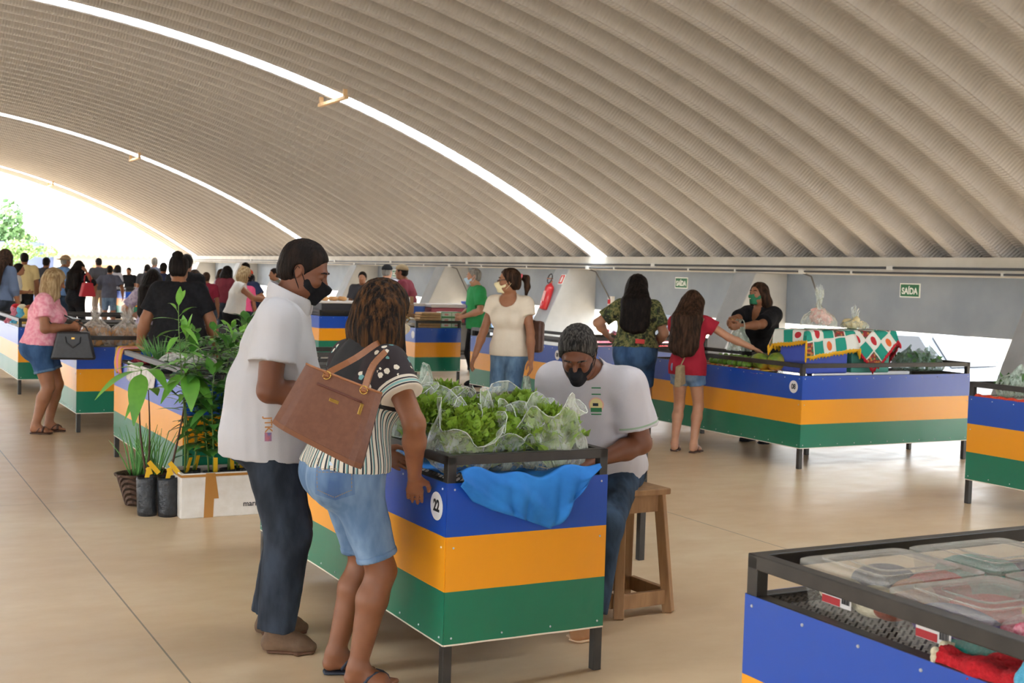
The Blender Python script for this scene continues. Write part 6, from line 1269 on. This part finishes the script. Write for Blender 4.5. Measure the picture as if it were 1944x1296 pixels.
o = MB().grid(lambda u, v: (-.008+.4*u, .1+1.2*v, .004+.004*math.sin(20*v)), 8, 20).build('white_cloth', mat('white_linen', '#cfcac6', .85), None, smooth=True, solid=.002); o.location = (tQ.x, tQ.y, PTOP+.003); tag(o, 'white cloth under the crochet dolls on the left-edge stall', 'cloth')
# ================================================================== THE SEEDLING STALL
tS = ST['S'].location
scal = mat('scallion_green', '#4f8a3f', .5, var=('#6fa85a', 12)); scal_w = mat('scallion_white', '#cfd6b8', .5)
def blades(label, loc, n, h, spread, seed, name='scallions', cat='scallions', lean=(0, 0), m=scal):
    rng = np.random.default_rng(seed); b = MB()
    for i in range(n):
        a = rng.uniform(0, 6.28); r = rng.uniform(0, spread*.4); p = Vector((r*math.cos(a), r*math.sin(a), 0)); d = Vector((spread*math.cos(a)*rng.uniform(.3, 1.2)+lean[0], spread*math.sin(a)*rng.uniform(.3, 1.2)+lean[1], h*rng.uniform(.7, 1.05))); mid = p+d*.55+Vector((0, 0, h*.08)); b.tube([p, p+d*.3+Vector((0, 0, .02)), mid, p+d], [.0045, .0045, .004, .001], 5)
    t = thing(name, label, cat, loc); b.build('leaves', m, t, smooth=True); return t
blades('bunch of scallions standing on the seedling stall', (tS.x+.2, tS.y+1.55, SZ), 70, .24, .2, 4, lean=(.08, .0))
o = MB().ball((0, 0, .05), (.24, .15, .055), 22, 12).jit(.022, 14, 3).build('plastic_bag', bag_w, None, smooth=True); o.location = (tS.x+.3, tS.y+1.15, SZ+.02); tag(o, 'white plastic bag lying before the scallions on the seedling stall', 'plastic bag')
tw, N = nmat('crochet_towel', .9); sp = N.n.new('ShaderNodeSeparateXYZ'); N.link(N.coords('Object'), sp.inputs[0]); N.base(N.ramp(N.math('FRACT', N.math('MULTIPLY', sp.outputs[1], 6.)), [(0, '#d9a23a'), (.45, '#dc7f9c')], 'CONSTANT')); N.bump(N.noise(N.coords('Object'), 110, 3), .8, .01)
o = MB().grid(lambda u, v: ((.16-.17*min(1, v*2.2)) if v < .45 else -.014-.02*math.sin((v-.45)*5), .24*u, (.02 if v < .45 else .02-(v-.45)*.36)+.01*math.sin(u*14+v*5)), 14, 24).build('crochet_towel', tw, None, smooth=True, solid=.012); o.location = (tS.x, tS.y+1.98, PTOP+.09); tag(o, 'yellow and pink crochet towel draped over the corner of the seedling stall', 'towel')
o = MB().grid(lambda u, v: (.2*u, .5*v, .03+.02*math.sin(v*12+u*5)), 8, 16).build('red_cloth', mat('dark_red_cloth', '#8a2030', .8), None, smooth=True, solid=.006); o.location = (tS.x+.05, tS.y+1.5, PTOP); tag(o, 'dark red cloth between the towel and the white plastic bag', 'cloth')
nws, N = nmat('printed_paper', .8); v = N.coords('Object'); N.base(N.ramp(N.noise(v, 22, 4), [(.4, '#d3cec8'), (.58, '#c9c2ba'), (.62, '#8f8a86'), (.7, '#d9d4ce')]))
o = MB().grid(lambda u, v: (-.012-.012*u, 1.0*v, .03-.15*u*(.8+.2*math.sin(v*9))), 8, 24).build('newspaper', nws, None, smooth=True, solid=.0012); o.location = (tS.x, tS.y+.8, PTOP+.0); tag(o, 'printed newspaper hanging over the panel of the seedling stall', 'newspaper')
# ================================================================== POTTED SEEDLINGS
leafA, N = nmat('broad_leaf', .42); N.base(N.ramp(N.noise(N.coords('Object'), 5, 3), [(.35, '#4f8a2c'), (.65, '#6ea53c')])); N.b.inputs['Subsurface Weight'].default_value = .08
leafB = mat('dark_citrus_leaf', '#2f5f24', .38, var=('#4c8433', 6)); leafC = mat('young_leaf', '#63a03a', .42, var=('#84b850', 8)); stemg = mat('green_stem', '#5d7a3a', .6); stemb = mat('brown_stem', '#4a3226', .8); blkbag = mat('black_seedling_bag', '#1d1f22', .38, var=('#2b2e33', 20), bump=(26, .7, .015)); soil = mat('soil', '#2d221a', .95, bump=(40, .8, .02)); ytag = mat('yellow_tag', '#e0b01c', .5)
def leaf(b, p, d, L, W, up=Vector((0, 0, 1)), droop=.25, n=6):
    d = Vector(d).normalized(); s_ = d.cross(up); s_ = s_.normalized() if s_.length > .01 else Vector((1, 0, 0)); nn = s_.cross(d); vs = []
    for i in range(n+1):
        t = i/n; c = p+d*L*t-Vector((0, 0, 1))*droop*L*t*t; w = W*math.sin(math.pi*min(1, t**.75*.96+.02))
        vs += [c-s_*w+nn*.12*w, c-nn*.05*w, c+s_*w+nn*.12*w]
    b._add(vs, [q for i in range(n) for q in ((i*3, i*3+1, i*3+4, i*3+3), (i*3+1, i*3+2, i*3+5, i*3+4))])
def potbag(t, r, h, tilt=0):
    MB().lathe([(0, 0), (r*.9, 0), (r*.98, h*.1), (r, h*.5), (r*1.02, h*.9), (r*.98, h), (r*.9, h*.97), (r*.88, h*.9)], 22).jit(r*.06, 20, int(h*1000)).build('grow_bag', blkbag, t, smooth=True); MB().lathe([(r*.9, h*.92), (0, h*.94)], 18).build('soil', soil, t)
def sapling(label, loc, h, m, seed, nleaf, L, W, pot=(.06, .14), stems=1, lean=(0, 0), bare=.3, sm=None, group=None, tagged=True, whorl=False, spread=.06):
    rng = np.random.default_rng(seed); t = thing('potted_sapling', label, 'potted plant', loc, 0, group); z0 = pot[1]*.93
    if pot[0]: potbag(t, *pot)
    for s in range(stems):
        a = rng.uniform(0, 6.28) if stems > 1 else 0; tip = Vector((lean[0]+spread*math.cos(a)*(stems > 1), lean[1]+spread*math.sin(a)*(stems > 1), h*(1-.14*s))); p0 = Vector((.012*math.cos(a), .012*math.sin(a), z0)); pts = [p0+(tip-p0)*f+Vector((.012*math.sin(5*f+s), .012*math.cos(4*f+seed), 0)) for f in np.linspace(0, 1, 7)]
        MB().tube(pts, [.0065*(1-.6*f) for f in np.linspace(0, 1, 7)], 6).build('stem', sm or stemg, t, smooth=True)
        b = MB(); k = nleaf//stems
        for i in range(k):
            f = bare+(1-bare)*(i+.5)/k if not whorl else 1-.1*(i % 3)/3; p = pts[0]+(tip-pts[0])*f; j = min(int(f*6), 5); p = pts[j].lerp(pts[j+1], f*6-j) if f < 1 else pts[-1]; a2 = i*2.4+rng.uniform(-.4, .4); el = rng.uniform(-.1, .6)+(.8 if f > .92 else 0); d = Vector((math.cos(a2)*math.cos(el), math.sin(a2)*math.cos(el), math.sin(el))); sc = rng.uniform(.7, 1.15)
            st0 = p+d*.03; b.tube([p, st0], .0016, 4); leaf(b, st0, d, L*sc, W*sc, droop=rng.uniform(.15, .6))
        b.build('leaves', m, t, smooth=True)
    if tagged:
        q = MB(); R = Matrix.Rotation(rng.uniform(-.6, .6), 3, 'Z') @ Matrix.Rotation(.35, 3, 'X'); c = Vector((.02, -.03, z0+.06)); q.box(c, (.026, .002, .11), R); q.build('yellow_tag', ytag, t)
    return t
# white foam box with printed name, tape and four saplings inside
foam = mat('white_foam', '#d6d0c8', .8, var=('#cdc5ba', 12), bump=(180, .12, .003)); tape = mat('brown_tape', '#a87434', .4); FX0, FX1, FY0, FY1, FH = 1.90, 2.49, 7.96, 8.30, .285
t = thing('foam_box', 'white foam fish box holding saplings, brown tape on its side', 'box', (FX0, FY0, 0))
W_, D_2 = FX1-FX0, FY1-FY0; b = MB(); th = .025
b.bb((0, 0, 0), (W_, th, FH)).bb((0, D_2-th, 0), (W_, D_2, FH)).bb((0, th, 0), (th, D_2-th, FH)).bb((W_-th, th, 0), (W_, D_2-th, FH)).bb((th, th, 0), (W_-th, D_2-th, .03)); b.build('box', foam, t, bevel=.006)
MB().bb((-.002, -.003, FH-.022), (W_, 0, FH-.006)).bb((-.003, -.003, FH-.022), (0, D_2, FH-.006)).build('tape_band', tape, t); MB().prism([(.145, .0), (.205, .0), (.215, FH), (.155, FH)], -.0025, .0, 1).prism([(.18, .12), (.24, .12), (.215, FH), (.185, FH)], -.0028, 0, 1).build('tape_strip', tape, t)
text_mesh('box_lettering', 'marineharvest', .05, frame((.54, -.0015, .075), (1, 0, 0), (0, 0, 1)), ink, t, bold=.0008, sx=.98)
MB().prism([(.51, .135), (.57, .135), (.57, .18), (.54, .2), (.51, .18)], -.003, 0, 1).build('emblem', ink, t); MB().prism([(.525, .15), (.555, .15), (.55, .16), (.53, .16)], -.0042, -.003, 1).build('emblem_stripe', mat('foam_print', '#b8b4ae', .6), t)
t.children[-1].location = (0, 0, 0)
for i, (x, y, h, lab, m, n, L, W, ex) in enumerate(((.06, .17, 1.24, 'tall sapling with pointed leaves at the left end of the foam box', leafC, 60, .16, .024, dict(bare=.42, stems=2, spread=.06)), (.22, .12, .98, 'dark-leaved citrus sapling second in the foam box', leafB, 90, .15, .034, dict(bare=.2, stems=2, spread=.09)), (.35, .2, 1.16, 'leafy citrus sapling in the middle of the foam box', leafB, 96, .15, .036, dict(bare=.2, stems=2, spread=.1)), (.47, .13, 1.05, 'sapling with fine narrow leaves by the trousers of the man in white', leafC, 110, .14, .018, dict(bare=.3, stems=3, spread=.1)), (.13, .25, .72, 'short citrus sapling at the back of the foam box', leafB, 50, .15, .036, dict(bare=.2, stems=2)), (.43, .25, .8, 'bushy sapling at the back right of the foam box', leafB, 70, .14, .03, dict(bare=.2, stems=2, spread=.1)))):
    sapling(lab, (FX0+x, FY0+y, .032), h*1.06, m, 80+i, n, L, W, (.055, .245), lean=(-.05 if i == 0 else .03*(-1)**i, .02), group='saplings in the foam box', **ex)
# two black bags with broad-leaved seedlings
def broad(label, loc, h, seed, tips, potr=.065, poth=.25):
    rng = np.random.default_rng(seed); t = thing('potted_sapling', label, 'potted plant', loc); potbag(t, potr, poth)
    for (tx, ty, tz, lv) in tips:
        p0 = Vector((.01*tx, .01*ty, poth*.9)); tip = Vector((tx, ty, tz)); pts = [p0+(tip-p0)*f+Vector((.03*math.sin(3*f)*(-1 if tx < 0 else .4), 0, 0)) for f in np.linspace(0, 1, 8)]; MB().tube(pts, [.008-.005*f for f in np.linspace(0, 1, 8)], 6).build('stem', stemb, t, smooth=True); b = MB()
        for (a, el, L, W, dr) in lv:
            a = math.radians(a); d = Vector((math.cos(a)*math.cos(el), math.sin(a)*math.cos(el), math.sin(el))); b.tube([tip, tip+d*.05], .0022, 5); leaf(b, tip+d*.045, d, L, W, droop=dr, n=9)
        b.build('leaves', leafA, t, smooth=True)
    q = MB(); q.box((.03, -.04, poth+.06), (.03, .002, .1), Matrix.Rotation(-.7, 3, 'Y')).box((-.01, -.05, poth+.02), (.028, .002, .09), Matrix.Rotation(.2, 3, 'Y')).box((.0, -.048, poth+.04), (.03, .002, .05), Matrix.Rotation(-.4, 3, 'Y')); q.build('yellow_tag', ytag, t); return t
broad('broad-leaved seedling with two thin stems in the left black bag', (1.735, 8.17, 0), 1, 1, [(-.05, -.03, .93, [(200, -.1, .28, .045, .5), (250, -.5, .3, .06, .5), (-60, .2, .2, .05, .9), (100, .4, .2, .05, .4), (170, .3, .15, .03, .5)]), (.0, .02, .80, [(220, -.2, .18, .03, .7), (-30, .3, .16, .045, .6), (60, .1, .15, .04, .5)])])
broad('broad-leaved seedling with a thick dark stem in the right black bag', (1.85, 8.10, 0), 1, 2, [(.13, .03, .92, [(-28, .2, .4, .055, .5), (-100, -.4, .24, .06, .5), (180, .5, .22, .05, .5), (-60, -.6, .22, .05, .3), (60, .4, .2, .05, .5), (210, -.3, .2, .05, .6)])])
# wicker basket with scallion seedlings
wick, N = nmat('brown_wicker', .8); N.base(N.ramp(N.noise(N.coords('Object', (1, 1, 3)), 40, 3), [(.35, '#4a352a'), (.7, '#7a5c4a')])); wv = N.n.new('ShaderNodeTexWave'); wv.inputs['Scale'].default_value = 28; wv.bands_direction = 'DIAGONAL'; N.link(N.coords('Object'), wv.inputs[0]); N.bump(wv.outputs[0], .9, .02)
t = thing('wicker_basket', 'brown wicker basket on the floor with small scallion pots', 'basket', (1.80, 8.55, 0), 8)
b = MB(); b.lathe([(0, .004), (.13, .004), (.19, .2), (.2, .2), (.205, .215), (.19, .215), (.175, .2), (.12, .02), (0, .02)], 28, sx=1.0, sy=.75); b.build('basket', wick, t, smooth=True)
for i, (x, y, lab) in enumerate(((-.06, .0, 'scallion seedlings in the left small bag in the basket'), (.06, -.03, 'scallion seedlings in the right small bag in the basket'), (.0, .08, 'scallion seedlings at the back of the basket'))):
    q = blades(lab, (1.80+x, 8.55+y, .022), 16, .36, .13, 90+i, 'scallion_pot', 'potted plant'); MB().lathe([(0, 0), (.05, 0), (.055, .17), (.045, .165), (0, .16)], 16).build('grow_bag', blkbag, q, smooth=True)
    for c in q.children:
        if c.name.startswith('leaves'): c.location.z = .15
# plants standing on the seedling stall
for i, (x, y, h, lab, m, n, L, W, kw) in enumerate(((.25, .7, .3, 'low leafy seedling on the stall shelf before the white plastic bag', leafB, 26, .1, .03, {}), (.5, .55, .36, 'bushy light green seedling on the stall shelf', leafC, 34, .1, .02, dict(stems=2)), (.3, .35, .34, 'dark seedling near the corner of the seedling stall', leafB, 30, .11, .03, {}), (.55, .2, .38, 'fine-leaved seedling at the near end of the stall shelf', leafC, 44, .09, .014, dict(stems=3)), (.52, .95, .34, 'light seedling in the middle of the stall shelf', leafC, 30, .1, .022, dict(stems=2)), (.9, 1.95, .34, 'seedling on the far leg of the seedling stall behind the bun person', leafB, 30, .1, .026, dict(stems=2)))):
    sapling(lab, (tS.x+x, tS.y+y, SZ), h, m, 120+i, n, L, W, (.05, .09), bare=.15, group='seedlings on the stall shelf', tagged=False, **kw)
pet = mat('pink_petal', '#d14f8a', .6)
t = thing('potted_flower', 'small pot with a pink flower on the seedling stall', 'potted plant', (tS.x+.1, tS.y+.95, SZ)); potbag(t, .045, .08); b = MB(); b.tube([(0, 0, .07), (.01, 0, .15)], .003, 5); [leaf(b, Vector((0, 0, .08)), (math.cos(a), math.sin(a), .5), .07, .016) for a in (0, 1.6, 3, 4.4)]; b.build('stem', leafB, t, smooth=True); b = MB(); [leaf(b, Vector((.01, 0, .15)), (math.cos(a), math.sin(a), .35), .032, .014, droop=.3, n=4) for a in np.arange(0, 6.2, .9)]; b.build('petals', pet, t, smooth=True)
# ================================================================== OUTSIDE
gm = mat('pale_dry_ground', '#a3967f', .9, var=('#b3a68f', .3), bump=(3, .2, .02))
b = MB(); b.bb((-90, -60, -.95), (110, 170, -.7)); o = b.build('ground', gm); struct(o)
# kerb-height earth bank and pale boundary wall beyond the right-hand opening
struct(MB().bb((34, -20, -.8), (34.3, 120, 2.6)).build('wall_outside', mat('white_wash', '#b5b2ab', .8)))
def car(name, label, loc, rz, body, L=4.3, H=1.48, W=1.7, door_open=False, pickup=False):
    t = thing(name, label, 'car', loc, rz)
    bm_ = mat('car_paint_'+body, body, .25, .1, coat=.8); gl = mat('car_glass', '#0a0e16', .12, spec=.45); dk = mat('car_trim', '#1c1d20', .6); ty = mat('tyre', '#1a1a1a', .8); rim = mat('wheel_rim', '#b9bcc0', .35, .8)
    h = L/2; zb = .3; belt = .88
    def shell(prof, wid, m, nm, bev=.05):
        b = MB(); b.prism(prof, -wid/2, wid/2, 1); return b.build(nm, m, t, bevel=bev)
    shell([(-h, .45), (-h+.1, zb-.05), (h-.15, zb-.05), (h, .4), (h-.02, .7), (h-.35, .82), (.75, belt+.06), (-h+.5, belt+.04), (-h+.05, belt)], W, bm_, 'body', .08)
    if pickup: roofp = [(.75, belt), (.2, H), (-.85, H), (-1.0, belt)]
    else: roofp = [(.85, belt), (.2, H), (-1.05, H-.02), (-h+.35, belt)]
    top = MB(); n = len(roofp)
    vs = []
    for (x, z) in roofp:
        ww = W/2-.06 if z < H-.1 else W/2-.24
        vs += [(x, -ww, z), (x, ww, z)]
    top._add(vs, [(0, 1, 3, 2), (2, 3, 5, 4), (4, 5, 7, 6), (0, 2, 4, 6), (1, 7, 5, 3)]); top.build('cabin', bm_, t, bevel=.05)
    def pane(p, nm):
        b = MB(); b._add(p, [tuple(range(len(p)))]); b.build(nm, gl, t, solid=.012)
    (x0, z0), (x1, z1), (x2, z2), (x3, z3) = roofp
    lerp = lambda a, b_, f: tuple(a[i]+(b_[i]-a[i])*f for i in range(3))
    V8 = [Vector(v) for v in vs]
    def q(i, j, k, l, off):
        c = (V8[i]+V8[j]+V8[k]+V8[l])/4; return [tuple(c+(V8[m]-c)*.84+Vector(off)) for m in (i, j, l, k)]
    pane(q(0, 1, 2, 3, (.02, 0, .02)), 'windscreen'); pane(q(4, 5, 6, 7, (-.02, 0, .01)), 'rear_window')
    for s, idx in ((-1, (0, 2, 4, 6)), (1, (1, 3, 5, 7))):
        P = [V8[i] for i in idx]; c = sum(P, Vector())/4; P = [c+(p-c)*.84+Vector((0, s*.012, .005)) for p in P]
        mid1, mid2 = (P[0]+P[3])/2, (P[1]+P[2])/2; g = Vector((.03, 0, 0))
        pane([tuple(x) for x in (P[0], P[1], mid2+g, mid1+g)], 'side_window'); pane([tuple(x) for x in (mid1-g, mid2-g, P[2], P[3])], 'side_window')
    for x in (h-.85, -h+.85):
        for s in (-1, 1):
            R = Matrix.Rotation(math.pi/2, 3, 'X'); b = MB(); b.lathe([(0, -.1), (.25, -.1), (.31, -.06), (.31, .06), (.25, .1), (0, .1)], 24, c=(x, s*(W/2-.09), .31), R=R); wh = b.build('wheel', ty, t, smooth=False)
            MB().lathe([(0, -.115), (.17, -.115), (.2, -.09), (.2, .09), (.17, .115), (0, .115)], 18, c=(x, s*(W/2-.09), .31), R=R).build('rim', rim, wh)
    for s in (-1, 1): MB().box((h-.06, s*(W/2-.3), .66), (.12, .36, .14)).build('headlamp', mat('lamp_lens', '#dfe4e8', .1, coat=.6), t, bevel=.03); MB().box((-h+.06, s*(W/2-.22), .74), (.1, .26, .16)).build('tail_lamp', mat('tail_lens', '#a3161c', .2), t, bevel=.03); MB().box((.62, s*(W/2+.08), belt+.1), (.1, .2, .13)).build('wing_mirror', bm_, t, bevel=.03)
    if door_open:
        hinge = Vector((.55, -W/2, 0)); R = Matrix.Rotation(math.radians(-62), 3, 'Z'); P = lambda x, z: tuple(hinge + R @ Vector((x, 0, z)))
        b = MB(); b._add([P(0, .35), P(-1, .35), P(-1, .9), P(0, .9)], [(0, 1, 2, 3)]); b.build('open_door', bm_, t, solid=.06)
        b = MB(); b._add([P(-.12, .92), P(-.96, .92), P(-.9, 1.38), P(-.55, 1.4)], [(0, 1, 2, 3)]); b.build('door_window', gl, t, solid=.01)
        b = MB(); b.tube([P(-.02, .9), P(-.55, 1.42), P(-.95, 1.42), P(-1, .9)], .025, 6); b.build('door_frame', bm_, t)
    return t
GZ = -.7
car('parked_car', 'silver car with its front door standing open, outside the wall opening', (17.2, 16.3, GZ), -84, '#6a727c', door_open=True)
car('parked_car', 'red pickup seen under the grey wall behind the camouflage woman', (17.4, 25.6, GZ), 80, '#7a0f22', H=1.62, pickup=True)
car('parked_car', 'white car at the right edge seen through the wall opening', (16.4, 11.6, GZ), 75, '#85898e')
car('parked_car', 'pale blue car parked between the red pickup and the extinguisher pillar', (15.6, 30.6, GZ), 90, '#4a5f78')
t = thing('timber_stack', 'orange brown stack of timber outside beyond the white car', 'timber stack', (22, 17.6, GZ), 20)
om = mat('orange_timber', '#5a2c12', .7, var=('#70401e', 4))
for k in range(7): MB().box((0, 0, .25+k*.17), (3.2, .5, .12)).build('plank', om, t)
# trees, hedge, wall and tiled house past the open end
leafm = mat('foliage', '#5d7c44', .7, var=('#8fa868', 1.3)); leafd = mat('foliage_dark', '#44643f', .7, var=('#6f9058', 1.5)); bark = mat('bark', '#6b5a48', .9)
def tree(label, loc, r, h, m, n=900, seed=1, name='tree', cat='tree', sq=1.):
    t = thing(name, label, cat, loc); rng = np.random.default_rng(seed); b = MB()
    cl = [(rng.normal(0, .45*r), rng.normal(0, .45*r), h+rng.normal(0, .3*r*sq), r*rng.uniform(.4, .62)) for _ in range(9)]
    for i in range(n):
        c = cl[i % 9]; d = rng.normal(size=3); d /= np.linalg.norm(d); p = Vector((c[0]+d[0]*c[3], c[1]+d[1]*c[3], c[2]+d[2]*c[3]*.8*sq)); s = r*.1*rng.uniform(.6, 1.3)
        q = Vector(rng.normal(size=3)).normalized(); u = q.orthogonal().normalized()*s; v = q.cross(u)*.6
        b._add([p-u, p-v, p+u, p+v], [(0, 1, 2, 3)])
    b.build('foliage', m, t)
    b = MB().tube([(0, 0, 0), (.1, 0, h*.5), (0, .1, h)], [.13*r*.5, .09*r*.5, .05*r*.5], 8); b.build('trunk', bark, t, smooth=True); return t
def base(px, py, Y): p = at_y(px, py, Y); return (p.x, Y, GZ), p.z-GZ
p, z = base(2, 442, 66); tree('big green tree beyond the open end at the left edge of the photo', p, 1.5, z, leafd, 1500, 1)
p, z = base(48, 457, 70); tree('lighter green tree right of the big tree past the open end', p, .65, z, leafm, 1000, 2)
p, z = base(38, 479, 58); tree('low rounded pale green bush under the trees past the open end', p, .95, z, leafm, 1200, 3, 'bush', 'bush', .55)
p, z = base(118, 462, 63.5); struct(MB().bb((-12, 63.5, GZ), (p[0], 63.8, z+GZ)).build('wall_yard', mat('bluish_yard_wall', '#5a6484', .8)))
p, z = base(165, 484, 61); t = thing('house', 'white house with a clay tile roof past the open end of the hall', 'house', (p[0]+3.2, 61, GZ), -8); EZ = z
MB().bb((-4.6, 0, 0), (0, 6, EZ)).build('wall', mat('house_white', '#b9b7b1', .8), t)
rm, N = nmat('clay_tiles', .8)
v = N.coords('Object'); sp = N.n.new('ShaderNodeSeparateXYZ'); N.link(v, sp.inputs[0]); N.base(N.ramp(N.noise(v, 3, 4), [(.3, '#b58468'), (.7, '#cf9f84')])); N.bump(N.math('SINE', N.math('MULTIPLY', sp.outputs[0], 26.)), .8, .06)
def tile(u, v): x = -5.0+5.2*u; return (x, -.7+v*4.2, EZ-.03+v*1.45+.05*math.sin(x*26))
MB().grid(tile, 240, 2).build('roof', rm, t, solid=.05); MB().grid(lambda u, v: (-5.0+5.2*u, 7.4-v*3.9, EZ-.03+v*1.45), 2, 2).build('roof', rm, t, solid=.05)
MB().bb((-2.9, -.05, 0), (-1.9, .03, 2.2)).build('door', mat('house_door_terracotta', '#c98f62', .6), t)
MB().bb((-5, -.03, .9), (-4, .03, 1.9)).build('window', mat('house_window_blue', '#a8c4d6', .3), t)
